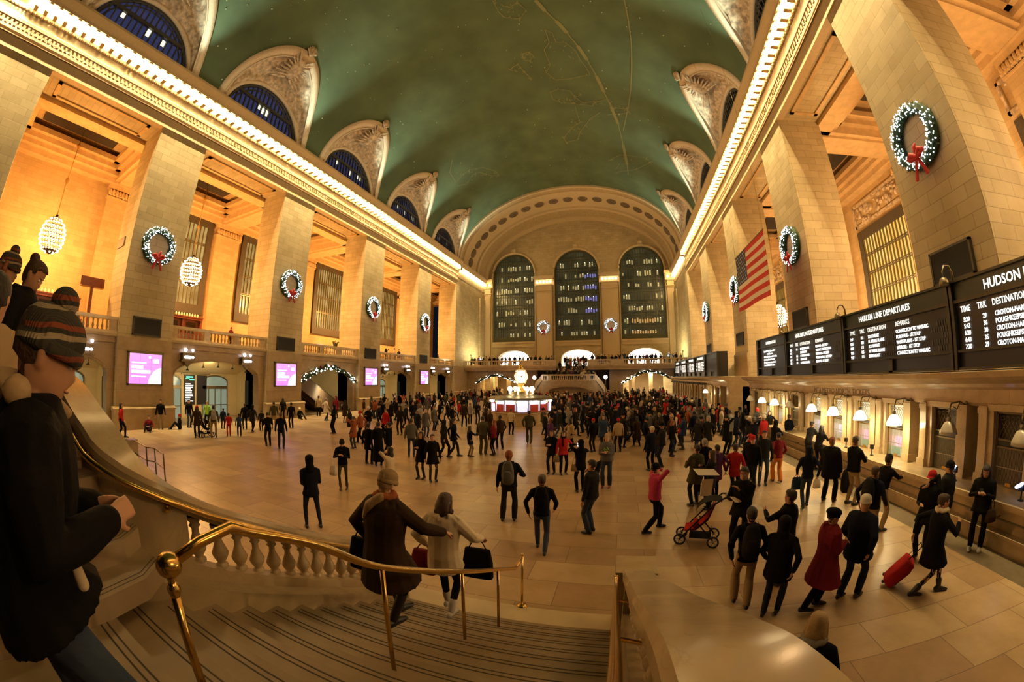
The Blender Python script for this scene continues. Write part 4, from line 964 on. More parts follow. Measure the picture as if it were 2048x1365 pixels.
def ticket_window(c,w,lit,lab,lamp=None,lamplab=None,x=TX):
    g=root('ticket_window',(x,c,.93),label=lab,cat='ticket window',group='ticket windows along the counter')
    h=1.62
    m=MB()
    for sg in (-1,1):
        m.box(-.12,sg*(w/2),0,.3,sg*(w/2+.16),h+.1); m.box(-.2,sg*(w/2+.16),0,.3,sg*(w/2+.42),h+.1); m.box(-.24,sg*(w/2+.13),0,.3,sg*(w/2+.45),.22); m.box(-.22,sg*(w/2+.14),h-.06,.3,sg*(w/2+.44),h+.06)
    m.box(-.16,-w/2-.16,h,.3,w/2+.16,h+.14); m.build('surround',MARB,g)
    m=MB(); m.box(.2,-w/2,0,.24,w/2,h); m.build('back',WG if lit else WGD,g)
    m=MB()   # sash frame
    for (y0,z0,y1,z1) in ((-w/2,0,-w/2+.05,h),(w/2-.05,0,w/2,h),(-w/2,h-.06,w/2,h),(-w/2,.82,w/2,.86),(-w/2,.98,w/2,1.02),(-w/2,0,w/2,.03)): m.box(.0,y0,z0,.06,y1,z1)
    for i in range(5): y=-w/2+.1+(w-.2)*(i+.5)/5; m.tube([(.02,y+.05*cos(q*PI/4),1.46+.045*sin(q*PI/4)) for q in range(8)],.012,4,ref=(1,0,0),closed=True)
    m.build('sash',BRASS if lit else BRONZE,g)
    m=MB(); m.box(.02,-w/2+.05,.87,.05,w/2-.05,.975); m.build('name_strip',BRONZE_D,g)
    m=MB(); k=int((w-.1)/.035)
    for i in range(k): y=-w/2+.06+(w-.12)*i/(k-1); m.box(.015,y-.005,.03,.028,y+.005,.82)
    m.box(.012,-w/2+.05,.4,.03,w/2-.05,.415); m.build('grille',STEEL,g)
    m=MB(); k=9
    for i in range(-k,k+1):
        for dy in (1,-1):
            pts=[]; y=i*(w/k)
            z0,z1=1.02,1.40
            for z in (z0,z1): pts.append((.02,y+dy*(z-z0)*.6,z))
            if all(abs(p[1])<w/2-.04 for p in pts): m.tube(pts,.006,4)
    m.build('lattice',WLACE,g)
    if lit:
        m=MB(); m.box(.12,-.22,.3,.16,.18,.6); m.build('monitor',lit,g)
        m=MB(); m.box(.17,.0,.05,.19,w/2-.06,.26); m.build('leaflet_rack',GRN if lit is MONP else POST2,g)
    m=MB(); m.box(.0,-.08,.03,.02,.08,.1); m.build('tray',BRASS,g)
    if lamp is not None:
        l=root('wall_lamp',(x-.25,c-w/2-.32,2.52),label=lamplab,cat='lamp',group='bell-shaded lamps over the ticket windows')
        m=MB(); m.tube([(.2,0,.1),(-.1,0,.22),(-.42,0,.2),(-.5,0,.02),(-.5,0,-.12)],.022,6); m.ball((.15,0,.1),(.06,.06,.12),8,6); m.tube([(-.1,0,.2),(-.2,0,.05),(-.35,0,.12)],.015,5); m.lathe([(.03,-.1),(.06,-.13),(.05,-.2)],cx=-.5,n=10); m.build('bracket',BRONZE,l,smooth=True)
        m=MB(); m.lathe([(.05,-.2),(.12,-.24),(.17,-.32),(.22,-.42),(.235,-.5),(.2,-.5),(.05,-.3)],cx=-.5,n=18); m.build('lamp_shade',SHADE if lamp else SHADE_OFF,l,smooth=True)
        if lamp: light('ticket_lamp','POINT',(x-.75,c-w/2-.32,2.0),52,(1,.74,.36),shadow_soft_size=.16)
# windows: (centre y, width, monitor, lamp)
TW=[(3.6,.95,None,None),(6.35,.95,None,False),(8.55,.95,None,False),(10.75,.9,MONP,True),(12.55,.9,MONP,True),(14.35,.9,MON,True),(16.1,.9,MON,True),(18.3,.9,None,False),(20.15,.9,MON,True),(21.95,.9,MON,True),(23.9,.9,None,False)]
for i,(c,w,mon,lp) in enumerate(TW):
    st='lit ticket window with a glowing screen behind the grille' if mon else 'shut dark ticket window with brass lattice'
    ords=('nearest','second','third','fourth','fifth','sixth','seventh','eighth','ninth','tenth','farthest')[i]
    ticket_window(c,w,mon,st+', %s along the right counter'%ords,lp,('lit' if lp else 'unlit')+' bell-shaded lamp beside the %s ticket window'%ords if lp is not None else None)
for i in range(9):
    ticket_window(33.2+i*3.1,1.2,MON if i in (1,4) else None,('lit' if i in (1,4) else 'shut')+' ticket window of the farther counter, %s from the front'%('first','second','third','fourth','fifth','sixth','seventh','eighth','ninth')[i],True if i in (1,) else None,'lit bell-shaded lamp on the farther ticket wall')
m=MB(); 
for i in range(34): m.ball((TX-.35,37+i*.7,2.75),(.14,.2,.12),6,5)
g=struct(m.build('trim_111',BRONZE_D,smooth=True))
# card readers and little desk lights on the ledge
CRL=plain('reader_glow',(.5,.6,1),.3,emit=(.45,.55,1),es=6)
for i,(y,z) in enumerate(((7.6,.93),(5.55,.93),(11.3,.93),(12.9,.93),(14.6,.93))):
    g=root('card_reader',(15.45,y,.93),label='small upright card reader on the ledge, %s'%('with blue light beside the second window','with blue light by the nearest window','in front of the fourth window','beside the fifth window','beside the sixth window')[i],cat='card reader',group='card readers on the ledge')
    m=MB(); m.lathe([(0,0),(.07,0),(.07,.02),(.02,.04),(.02,.22)],n=10); m.box(-.05,-.06,.2,.03,.06,.34); m.build('stand',BLACK,g)
    if i<2:
        m=MB(); m.limb([(-.04,-.02,.34),(-.14,.06,.28)],.035,8); m.build('glow',CRL,g,smooth=True)
# incised sign
g=root('wall_sign',(TX-.085,16.3,2.73),label='dark incised letters reading MTA METRO-NORTH TICKETS above the ticket windows',cat='sign'); o=text('MTA METRO-NORTH TICKETS',.30,TEXTG,'lettering',g,extr=.004); o.rotation_euler=(PI/2,0,-PI/2)
for v in o.data.vertices: v.co.x*=1.02
# ---- departure boards
BTX=plain('board_lit_text',(1,1,1),.5,emit=(.97,.97,.92),es=1.5); HTX=plain('board_header_text',(.9,.9,.86),.5,emit=(.95,.94,.86),es=1.0); BFR=plain('board_frame_olive',(.05,.046,.028),.35,.4); BHD=plain('board_header_green',(.012,.022,.014),.35); DIM=plain('unlit_flap',(.05,.05,.058),.5)
BX0=16.3
def put(g,body,size,y,z,mat,wf=1.0,nm='lettering',bold=0.0):
    o=text(body,size,mat,nm,g,extr=.003,bold=bold,font_w=wf); o.rotation_euler=(PI/2,0,-PI/2); o.location=(BX0-.03,y,z); return o
def board(y0,y1,divs,lab,zb=3.45,zt=5.68,hd=5.12):
    g=root('departure_board',(0,0,0),label=lab,cat='departure board')
    m=MB(); m.box(BX0,y0,zb,BX0+.9,y1,zt); m.build('case',BLACK,g)
    m=MB(); m.box(BX0-.02,y0,hd+.06,BX0,y1,zt-.04); m.build('header_band',BHD,g)
    m=MB(); m.box(BX0-.12,y0,zt-.06,BX0+.95,y1,zt); m.box(BX0-.1,y0,hd-.02,BX0+.02,y1,hd+.06); m.box(BX0-.1,y0,3.88,BX0+.02,y1,3.95); m.box(BX0-.1,y0,zb,BX0+.02,y1,zb+.07)
    for y in divs+[y0,y1]: m.box(BX0-.14,y-.13,zb,BX0+.02,y-.03,zt); m.box(BX0-.14,y+.03,zb,BX0+.02,y+.13,zt)
    dd=sorted(divs+[y0,y1])
    for a,b in zip(dd,dd[1:]): m.box(BX0-.1,(a+b)/2-.1,zb,BX0,(a+b)/2+.1,3.9)
    m.build('frame',BFR,g); return g
g=board(-3.4,24.2,[2.6,8.4,14.2,19.9],'long black departure board above the ticket windows with white destinations')
def panel(g,yl,title,rows,tw=1.0):
    # yl is the far (left in view) edge of the panel; text runs towards the viewer
    put(g,title,.27,yl-1.0,5.28,HTX,.88,'lettering',.004)
    put(g,'TIME',.21,yl-.3,4.87,HTX,.8,'lettering'); put(g,'TRK',.21,yl-.98,4.87,HTX,.8,'lettering'); put(g,'DESTINATION',.21,yl-1.5,4.87,HTX,.8,'lettering'); put(g,'REMARKS',.21,yl-3.1,4.87,HTX,.8,'lettering')
    m=MB()
    for i,(t,k,d,r) in enumerate(rows):
        z=4.66-i*.165
        put(g,t,.15,yl-.3,z,BTX,.8,'lettering',.002); put(g,k,.15,yl-1.02,z,BTX,.8,'lettering',.002); put(g,d,.15,yl-1.5,z,BTX,.8,'lettering',.002)
        if r: put(g,r,.15,yl-3.1,z,BTX,.8,'lettering',.002)
        y=yl-3.2-(.086*len(r))
        while y>yl-5.5: m.box(BX0-.02,y,z-.01,BX0-.03,y-.07,z+.125); y-=.1
        y=yl-1.5-.086*len(d)-.1
        while y>yl-3.0: m.box(BX0-.02,y,z-.01,BX0-.03,y-.07,z+.125); y-=.1
    tag(m.build('blank_flap',DIM,g),kind='stuff')
panel(g,14.1,'HARLEM LINE DEPARTURES',[('7:47','111','SOUTHEAST','CONNECTION TO WASSAIC'),('8:25','108','N. WHITE PLAINS','FORDHAM - 1ST STOP'),('8:47','111','SOUTHEAST','WHITE PLAINS - 1ST STOP'),('9:25','105','N. WHITE PLAINS','MELROSE - 1ST STOP'),('9:47','111','SOUTHEAST','CONNECTION TO WASSAIC')])
panel(g,19.8,'HARLEM LINE DEPARTURES',[('5:25','105','N. WHITE PLAINS','MELROSE - 1ST STOP'),('5:47','','SOUTHEAST','WASSAIC CONNECTION'),('6:25','108','N. WHITE PLAINS','FORDHAM - 1ST STOP'),('6:47','111','SOUTHEAST','WHITE PLAINS - 1ST STOP'),('7:25','105','N. WHITE PLAINS','MELROSE - 1ST STOP')])
# the nearest panel has larger letters
put(g,'HUDSON LINE DEPARTURES',.31,7.2,5.27,HTX,.9,'lettering',.006)
put(g,'TIME',.21,8.1,4.86,HTX,.8,'lettering',.003); put(g,'TRK',.21,7.5,4.86,HTX,.8,'lettering',.003); put(g,'DESTINATION',.21,7.0,4.86,HTX,.8,'lettering',.003)
for i,(t,k,d) in enumerate((('5:20','29','CROTON-HARMON'),('5:43','36','POUGHKEEPSIE'),('6:20','30','CROTON-HARMON'),('6:43','35','POUGHKEEPSIE'),('7:20','29','CROTON-HARMON'))):
    z=4.62-i*.165; put(g,t,.155,8.03,z,BTX,.85,'lettering',.003); put(g,k,.155,7.35,z,BTX,.85,'lettering',.003); put(g,d,.155,6.95,z,BTX,.85,'lettering',.003)
put(g,'INFORMATION',.22,22.9,5.29,HTX,1.0,'lettering',.006)
for i,t in enumerate(('Special Holiday Connections','Available now','At the MTA information booths,','Including ticket offices and','For customers every station!','Or visit MTA.INFO online')):
    put(g,t,.16,23.3-.5*(i==1),4.85-i*.165,BTX,.95,'lettering',.001)
gooseneck=[]
for y,l in ((19.9,'left'),(14.2,'middle'),(8.35,'near')):
    q=root('gooseneck_lamp',(BX0,y,5.68),label='gooseneck lamp arching over the %s joint of the near departure board'%l,cat='lamp')
    m=MB(); m.tube([(.1,0,0),(.1,0,.25),(0,0,.42),(-.18,0,.42),(-.28,0,.25),(-.28,0,.1)],.03,8); m.build('neck',BRONZE,q,smooth=True)
    m=MB(); m.lathe([(.03,.12),(.1,.08),(.14,-.02),(.15,-.12),(0,-.1)],cx=-.28,n=12); m.build('hood',BRONZE,q,smooth=True)
g=board(34.6,61,[39.6,44.9,50.2,55.6],'distant black departure board farther down the right side')
for (a,b,ttl) in ((55.6,60.8,1),(50.2,55.4,1),(44.9,50,1),(39.6,44.7,1)):
    m=MB(); rr=random.Random(int(a)); m.box(BX0-.03,b-1.2,5.25,BX0-.035,b-3.9,5.48)
    for i in range(6):
        z=4.85-i*.16
        for (u0,u1) in ((.3,.8),(1.4,2.9),(3.1,4.4)): m.box(BX0-.03,b-u0,z,BX0-.035,b-u1+rr.uniform(0,.5),z+.1)
    m.build('lit_line',plain('far_board_text',(1,1,1),.5,emit=(.95,.95,.88),es=.8),g)
# far right service wall between the two ticket blocks
g=root('door_20',(17.9,0,0),kind='structure',label='bronze doorway with a dark panel between the two ticket counters'); m=MB(); m.box(.3,26.3,0,.45,28.6,2.9); m.build('panel',BRONZE,g); m=MB(); m.box(.1,26.0,0,.4,26.3,3.1); m.box(.1,28.6,0,.4,28.9,3.1); m.box(.1,26.0,2.9,.4,28.9,3.2); m.build('frame',MARB,g)
# ---- the flag hanging between the piers
FR=plain('flag_red',(.62,.035,.02),.7,bump=.1,bs=40); FW=plain('flag_white',(.85,.74,.56),.7); FB=plain('flag_blue',(.035,.05,.12),.7)
g=root('flag',(15.35,0,0),label='large stars and stripes flag hanging in front of the right-hand piers',cat='flag')
FY0,FY1,FZ0,FZ1=24.69,19.32,7.56,11.08
def fp(u,v,o=0.0):
    # u runs from the hoist (far side) to the fly, v from the bottom to the top; the cloth hangs in soft waves
    return (.05*sin(u*7+v*2)*(1-v*.7)-.06*(1-v)+o,FY0+(FY1-FY0)*u,FZ0+(FZ1-FZ0)*v)
mr,mw,mbl=MB(),MB(),MB()
for i in range(13):
    v0,v1=i/13,(i+1)/13; u0=0.0 if i<6 else .40
    m=(mr if i%2==0 else mw); us=[u0+(1-u0)*q/24 for q in range(25)]
    for side in (0,.012): m.grid([[fp(u,v0,side) for u in us],[fp(u,(v0+v1)/2,side) for u in us],[fp(u,v1,side) for u in us]])
for side in (0,.012): mbl.grid([[fp(.40*q/12,6/13+(7/13)*r/8,side) for q in range(13)] for r in range(9)])
mr.build('stripe',FR,g,smooth=True,recalc=False); mw.build('stripe',FW,g,smooth=True,recalc=False); mbl.build('canton',FB,g,smooth=True,recalc=False)
m=MB()
for r in range(9):
    for q in range(6 if r%2==0 else 5):
        u=.40*((q+.5)/6 if r%2==0 else (q+1)/6); v=6/13+(7/13)*(r+.7)/9.4; p=fp(u,v,-.008); R_=.085
        pts=[(p[0],p[1]+(R_ if k%2==0 else R_*.4)*sin(PI*k/5),p[2]+(R_ if k%2==0 else R_*.4)*cos(PI*k/5)) for k in range(10)]
        m.add([p]+pts,[(0,k+1,(k+1)%10+1) for k in range(10)])
tag(m.build('star',FW,g,recalc=False),kind='stuff')
m=MB(); m.tube([(0,FY0+.1,FZ1+.03),(0,FY1-.1,FZ1+.03)],.03,6)
for y in (FY0,FY1): m.tube([(0,y,FZ1),(0,y,34.0 if False else 28.5)],.008,4)
m.build('rod',BRONZE,g)
# ================================================================== THE NEAR STAIRCASE
def ny(i): return 4.70-.34*(i-1)          # nosing i is at this y and at z = .16*i
NST=13; LZ=.16*NST                          # landing
XL_,XR_=3.62,7.27
def leftx(i): return 3.93 if i<9 else 3.93-.02*(i-9)**2
m=MB()
for i in range(1,NST+1):
    y0=ny(i); y1=ny(i+1) if i<NST else -5.0
    m.box(leftx(i)-.1,y1 if i<NST else -5.0,0,XR_,y0,.16*i)
    m.box(leftx(i),y0,.16*i-.035,XR_,y0+.02,.16*i)
m.box(1.5,-5,0,leftx(13)-.1,ny(13),LZ)
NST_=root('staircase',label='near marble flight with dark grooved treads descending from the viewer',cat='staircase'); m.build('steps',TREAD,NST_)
GRV=plain('tread_groove',(.045,.03,.018),.7)
m=MB()
for i in range(1,NST+1):
    for d in (.05,.095): m.box(leftx(i)+.12,ny(i)-d,.16*i,XR_-.1,ny(i)-d-.011,.16*i+.002)
tag(m.build('tread_groove',GRV,NST_),kind='stuff')
# pale threshold slabs at the foot
m=MB(); m.box(3.9,4.72,0,XR_,5.33,.006); struct(m.build('trim_101',plain('pale_threshold_marble',(.62,.50,.31),.35,var=.12,vs=2)))
# upper steps rising to the left of the landing, with curved nosings
m=MB(); gm=MB()
for i in range(1,7):
    x0=4.45-.36*(i-1); z=LZ+.16*i
    ed=[(x0-.10,-4.5),(x0,-2.5),(x0+.03,-1.0),(x0+.02,0.0),(x0-.03,.6),(x0-.12,.95),(x0-.3,1.15)]
    m.prism(ed+[(-6,1.15),(-6,-4.5)],'z',z-.16,z)
    for d in (.05,.10):
        gm.grid([[V((a-d,b,z+.002)) for a,b in ed],[V((a-d-.011,b,z+.002)) for a,b in ed]])
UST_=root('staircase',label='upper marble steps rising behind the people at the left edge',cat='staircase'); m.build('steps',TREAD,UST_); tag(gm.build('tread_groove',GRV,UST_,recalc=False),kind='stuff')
# balustrades either side: smooth path helper
def catmull(P,n=8):
    P=[V(p) for p in P]; Q=[]; E=[P[0]*2-P[1]]+P+[P[-1]*2-P[-2]]
    for i in range(1,len(E)-2):
        for j in range(n):
            t=j/n; a,b,c,d=E[i-1],E[i],E[i+1],E[i+2]
            Q.append(.5*((2*b)+(c-a)*t+(2*a-5*b+4*c-d)*t*t+(3*b-a-3*c+d)*t**3))
    Q.append(P[-1]); return Q
def side_dir(Q,i):
    t=(Q[min(i+1,len(Q)-1)]-Q[max(i-1,0)]); t.z=0; t.normalize(); return V((t.y,-t.x,0))
COPL=catmull([(3.45,5.0,1.0),(3.45,4.2,1.28),(3.46,3.4,1.66),(3.5,2.6,2.06),(3.55,1.95,2.40),(3.48,1.48,2.70),(3.25,1.22,2.93),(2.9,1.15,3.10),(2.45,1.12,3.24),(1.7,1.12,3.42),(.6,1.15,3.52),(-2.0,1.3,3.56)],6); COPLF=catmull(COPL[::2]+[COPL[-1]] if len(COPL)%2==0 else COPL[::2],10)
COPR=catmull([(7.44,5.0,1.0),(7.44,4.2,1.36),(7.43,3.0,1.94),(7.42,2.0,2.42),(7.42,1.2,2.82),(7.42,.72,3.02),(7.43,.2,3.08),(7.44,-1.0,3.08),(7.44,-3.0,3.08)],6)
def sweep(Q,prof,mat,name,parent=None):
    rows=[]
    for i,q in enumerate(Q):
        sd=side_dir(Q,i); rows.append([q+sd*a+V((0,0,b)) for a,b in prof])
    m=MB(); n=len(prof)
    for j in range(n): m.grid([[r[j] for r in rows],[r[(j+1)%n] for r in rows]])
    m.poly(rows[0]); m.poly(list(reversed(rows[-1])))
    o=m.build(name,mat,parent,smooth=True); return o
def ssm(P,n,k):     # resample a path more finely
    return catmull(P,n)
def low(Q,zf,half,mat,name,parent=None):      # wall below, top at q.z-zf, down to the floor
    rows=[]
    for i,q in enumerate(Q):
        sd=side_dir(Q,i); rows.append([q+sd*half+V((0,0,-q.z)),q+sd*half+V((0,0,-zf)),q-sd*half+V((0,0,-zf)),q-sd*half+V((0,0,-q.z))])
    m=MB(); m.grid(rows); m.poly(rows[0]); m.poly(rows[-1]); return m.build(name,mat,parent)
CP=[(-.17,-.14),(-.19,-.12),(-.19,-.05),(-.17,-.0),(.17,0),(.19,-.05),(.19,-.12),(.17,-.14),(.13,-.19),(-.13,-.19)]
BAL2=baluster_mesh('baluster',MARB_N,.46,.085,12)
for Q,nm,lab,i0,i1 in ((COPL,'left','curved marble balustrade on the left of the near stair'.strip(),3,27),(COPR,'right','marble balustrade on the right of the near stair',3,34)):
    g=root('stair_balustrade',(0,0,0),label=lab,cat='balustrade')
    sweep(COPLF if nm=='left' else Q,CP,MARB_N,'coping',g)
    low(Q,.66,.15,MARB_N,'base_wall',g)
    # solid panels at the ends
    def solid(a,b,nm2):
        rows=[]
        for i in range(a,b):
            q=Q[i]; sd=side_dir(Q,i); rows.append([q+sd*.15+V((0,0,-.66)),q+sd*.15+V((0,0,-.17)),q-sd*.15+V((0,0,-.17)),q-sd*.15+V((0,0,-.66))])
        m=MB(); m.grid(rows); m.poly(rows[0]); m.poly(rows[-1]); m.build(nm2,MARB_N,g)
    solid(0,i0+1,'newel_panel'); solid(i1,len(Q),'panel')
    Ls=[0]
    for a,b in zip(Q[i0:i1],Q[i0+1:i1+1]): Ls.append(Ls[-1]+(V((b.x-a.x,b.y-a.y,0))).length)
    n=int(Ls[-1]/.235)
    for k in range(n):
        d=Ls[-1]*(k+.5)/n; j=max(i for i in range(len(Ls)) if Ls[i]<=d); j=min(j,len(Ls)-2); f=(d-Ls[j])/(Ls[j+1]-Ls[j]+1e-9); p=Q[i0+j].lerp(Q[i0+j+1],f)
        o=bpy.data.objects.new('baluster',BAL2); COL.objects.link(o); o.parent=g; o.location=(p.x,p.y,p.z-.65)
    # raked curb along the steps
    rows=[]
    sg=-1 if nm=='left' else 1
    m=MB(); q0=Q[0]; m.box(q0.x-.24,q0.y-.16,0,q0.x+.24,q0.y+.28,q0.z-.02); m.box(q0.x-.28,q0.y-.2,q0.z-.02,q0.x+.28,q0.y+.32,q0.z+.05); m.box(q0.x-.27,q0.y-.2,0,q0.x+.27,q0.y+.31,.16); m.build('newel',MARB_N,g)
CURB=catmull([(3.80,4.95,.30),(3.80,4.2,.50),(3.80,3.4,.88),(3.80,2.6,1.26),(3.80,1.9,1.60),(3.72,1.35,1.88),(3.45,1.0,2.12),(3.05,.88,2.35),(2.5,.85,2.5),(1.6,.85,2.6),(.4,.9,2.62)],6)
m=MB(); rows=[]
for i,q in enumerate(CURB):
    sd=side_dir(CURB,i); rows.append([q+sd*.13+V((0,0,-q.z)),q+sd*.13,q+sd*.10+V((0,0,.03)),q-sd*.19+V((0,0,.03)),q-sd*.19+V((0,0,-q.z))])
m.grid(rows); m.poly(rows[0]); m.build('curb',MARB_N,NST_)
# wall-mounted brass rails
def wallrail(Q,sgn,off,dz,lab,i0,i1,posts):
    g=root('handrail',(0,0,0),label=lab,cat='handrail'); P=[]
    for i in range(i0,i1): sd=side_dir(Q,i)*sgn; P.append(Q[i]+sd*off+V((0,0,dz)))
    m=MB(); m.tube(P,.027,10); m.ball(P[0],.03,8,6); m.build('rail',BRASS,g,smooth=True)
    for j in posts:
        p=P[j]; sd=side_dir(Q,i0+j)*sgn; m=MB(); m.tube([p,p+V((0,0,-.07)),p+V((0,0,-.10))-sd*(off-.15)],.014,8); m.ball(p+V((0,0,-.10))-sd*(off-.155),(.04,.04,.04),8,6); m.build('bracket',BRASS,g,smooth=True)
wallrail(COPL,-1,.27,-.10,'brass rail fixed to the curved marble balustrade on the left',2,60,[1,12,27,38])
# free-standing middle rail
g=root('handrail',(0,0,0),label='free-standing brass handrail with a ball end down the middle of the near stair',cat='handrail')
ball=V((5.50,.66,2.86)); R=catmull([(5.53,.98,2.95),(5.54,1.5,2.70),(5.545,2.13,2.28+.0),(5.64,3.34,1.67),(5.71,4.33,1.20),(5.75,4.95,.90)],6)
m=MB(); m.tube([ball,(5.515,.82,2.925),(5.53,.98,2.955)]+R[1:]+[V((5.75,5.15,.86)),V((5.76,5.30,.90))],.027,12); m.build('rail',BRASS,g,smooth=True)
m=MB(); m.ball(ball,.058,16,10); m.lathe([(.016,-.16),(.03,-.12),(.03,-.10),(.018,-.085),(.022,-.05),(.02,-.03)],cx=ball.x,cy=ball.y,z0=ball.z,n=14); m.build('ball_end',BRASS,g,smooth=True)
m=MB(); m.tube([(ball.x,ball.y,LZ),(ball.x,ball.y,ball.z-.08)],.021,12); m.lathe([(.06,0),(.06,.01),(.03,.03),(.022,.05)],cx=ball.x,cy=ball.y,z0=LZ,n=14); m.build('post',BRASS,g,smooth=True)
for (x,y,zb,zt) in ((5.545,2.13,1.28,2.27),(5.64,3.34,.80,1.65),(5.71,4.30,.32,1.19),(5.76,5.35,.0,.92)):
    m=MB(); m.tube([(x,y,zb),(x,y,zt)],.019,10); 
    if zb==0: m.lathe([(0,.035),(.03,.035),(.075,.025),(.085,0)],cx=x,cy=y,n=16); m.ball((x,y,zt+.01),.028,10,6)
    m.build('post',BRASS,g,smooth=True)
g=root('handrail',(0,0,0),label='brass handrail beside the marble balustrade on the right of the stair',cat='handrail')
m=MB(); RR=catmull([(7.17,4.66,1.06),(7.17,4.3,1.10),(7.16,3.4,1.50),(7.15,2.2,2.08),(7.14,1.1,2.66),(7.13,.78,2.83),(7.125,.58,2.90),(7.12,.1,2.90),(7.12,-1.0,2.90)],5); m.tube(RR,.026,12); m.ball(RR[0],.03,8,6); m.build('rail',BRASS,g,smooth=True)
for (y,zb,zt) in ((4.62,.16,1.06),):
    m=MB(); m.tube([(7.17,y,zb),(7.17,y,zt)],.019,10); m.build('post',BRASS,g,smooth=True)
for j in (8,16,24,31):
    p=RR[j]; m=MB(); m.tube([p,p+V((0,0,-.06)),p+V((.16,0,-.09))],.014,8); m.build('bracket',BRASS,g,smooth=True)
# small rails of the stairwell down to the lower level, left middle distance
g=root('stairwell_rail',(0,0,0),label='small bronze railing of the stairwell to the lower level, left of the near stair',cat='railing')
A=[onz(340,965,0),onz(312,962,0),onz(298,945,0)]
m=MB()
pA,pB,pC,pD=onz(331,965,0),onz(313,950,0),onz(296,947,0),onz(262,917,.5)
for p in (pA,pB,pC): m.tube([(p.x,p.y,0),(p.x,p.y,.92)],.025,6)
for z in (.92,.45): m.tube([(pA.x,pA.y,z),(pB.x,pB.y,z),(pC.x,pC.y,z),(pC.x-1.6,pC.y+.1,z)],.025,6)
m.build('railing',BRONZE,g)
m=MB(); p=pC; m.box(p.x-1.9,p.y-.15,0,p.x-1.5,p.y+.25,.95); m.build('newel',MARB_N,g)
# ================================================================== PEOPLE
def fab(name,c,rough=.85,bump=.25,bs=30,**k): return plain(name,c,rough,bump=bump,bs=bs,spec=.12,**k)
CL={'black':(.0045,.0043,.0045),'charcoal':(.015,.0145,.014),'navy':(.006,.008,.018),'blue':(.03,.055,.12),'grey':(.11,.105,.10),'lightgrey':(.30,.28,.25),'brown':(.035,.02,.011),'tan':(.42,.30,.17),'cream':(.62,.52,.36),
 'olive':(.06,.055,.03),'green':(.03,.10,.04),'lime':(.30,.55,.08),'red':(.42,.02,.02),'maroon':(.16,.012,.018),'pink':(.48,.05,.13),'orange':(.55,.17,.03),'teal':(.03,.18,.22),'jeans':(.035,.05,.085),'darkjeans':(.016,.02,.035),'khaki':(.27,.19,.10),'white':(.72,.66,.55),'purple':(.09,.03,.11),'rust':(.28,.08,.03),'yellow':(.6,.45,.06)}
SKIN=[plain('skin_light',(.55,.30,.18),.55,spec=.3),plain('skin_tan',(.38,.20,.11),.55,spec=.3),plain('skin_deep',(.13,.065,.035),.5,spec=.3)]
HAIRC={'dark':(.018,.012,.009),'brown':(.06,.032,.016),'blonde':(.38,.25,.11),'ginger':(.25,.08,.03),'greyhair':(.30,.28,.25)}
def cm(c): return fab('cloth_'+c,CL[c])
def hm(c): return plain('hair_'+c,HAIRC[c],.6,bump=.6,bs=70)
SHOE={'black':plain('shoe_black',(.012,.011,.011),.4),'brown':plain('shoe_brown',(.10,.05,.025),.5),'white':plain('shoe_pale',(.5,.48,.44),.6),'red':plain('shoe_red',(.25,.03,.03),.5)}
EYEW=plain('eye_white',(.7,.68,.62),.3); EYED=plain('eye_iris',(.02,.012,.008),.2); LIP=plain('lips',(.33,.12,.09),.5)
def ik(a,b,l1,l2,pole):
    d=b-a; L=min(d.length,(l1+l2)*.995); d.normalize(); x=(l1*l1-l2*l2+L*L)/(2*L); h=math.sqrt(max(0,l1*l1-x*x)); p=pole-d*pole.dot(d); p.normalize(); return a+d*x+p*h, a+d*L
def skeleton(p):
    """joints of a body of height 1.75 in its own frame: x to its right, y ahead, z up"""
    s={}; lean=p.get('lean',0); tw=p.get('twist',0); ph=p.get('pelvis',.94); S=p.get('pose','stand')
    fl=V(p.get('fl',(-.11,-.02,0))); fr=V(p.get('fr',(.11,.02,0)))
    if S=='sit': ph=.13; fl=V(p.get('fl',(-.16,.62,0))); fr=V(p.get('fr',(.2,.55,0))); 
    s['pel']=V((0,0,ph)); up=V((0,sin(lean),cos(lean)))
    s['up']=up; rt=V((cos(tw),sin(tw)*1,0)); s['rt']=rt
    s['waist']=s['pel']+up*.16; s['chest']=s['pel']+up*.36; s['shc']=s['pel']+up*.50; s['neck']=s['pel']+up*.56; 
    hp=p.get('nod',0); hy=p.get('turn',0)
    s['head']=s['pel']+up*.585+V((0,sin(lean*.6+hp)*.10,cos(lean*.6+hp)*.10)); s['hp']=hp+lean*.3; s['hy']=hy
    for n,sg,h0 in (('l',-1,p.get('hl')),('r',1,p.get('hr'))):
        sh=s['shc']+rt*(sg*.185)-up*.035; s['sh'+n]=sh
        if h0 is None: hand=s['pel']+V((sg*.30,.05,-.13))
        else: hand=s['shc']+V(h0)
        pole=V((sg*.8,-.9,-.35)); 
        s['el'+n],s['ha'+n]=ik(sh,hand,.30,.27,pole)
        hip=s['pel']+V((sg*.095,0,-.02)); s['hi'+n]=hip; f=fl if sg<0 else fr
        ank=f+V((0,0,.09)); s['kn'+n],s['an'+n]=ik(hip,ank,.44,.43,V((sg*.12,1,.2 if S!='sit' else 1))); s['fo'+n]=s['an'+n]-V((0,0,.09))
    s['fdl']=p.get('fdl',0); s['fdr']=p.get('fdr',0); return s
def head_rings(s,scale=1.0,rows=None,n=14,hairmode=None):
    c=s['head']; hy=s['hy']; hp=s['hp']; R=Matrix.Rotation(-hy,3,'Z')@Matrix.Rotation(-hp,3,'X')
    return c,R
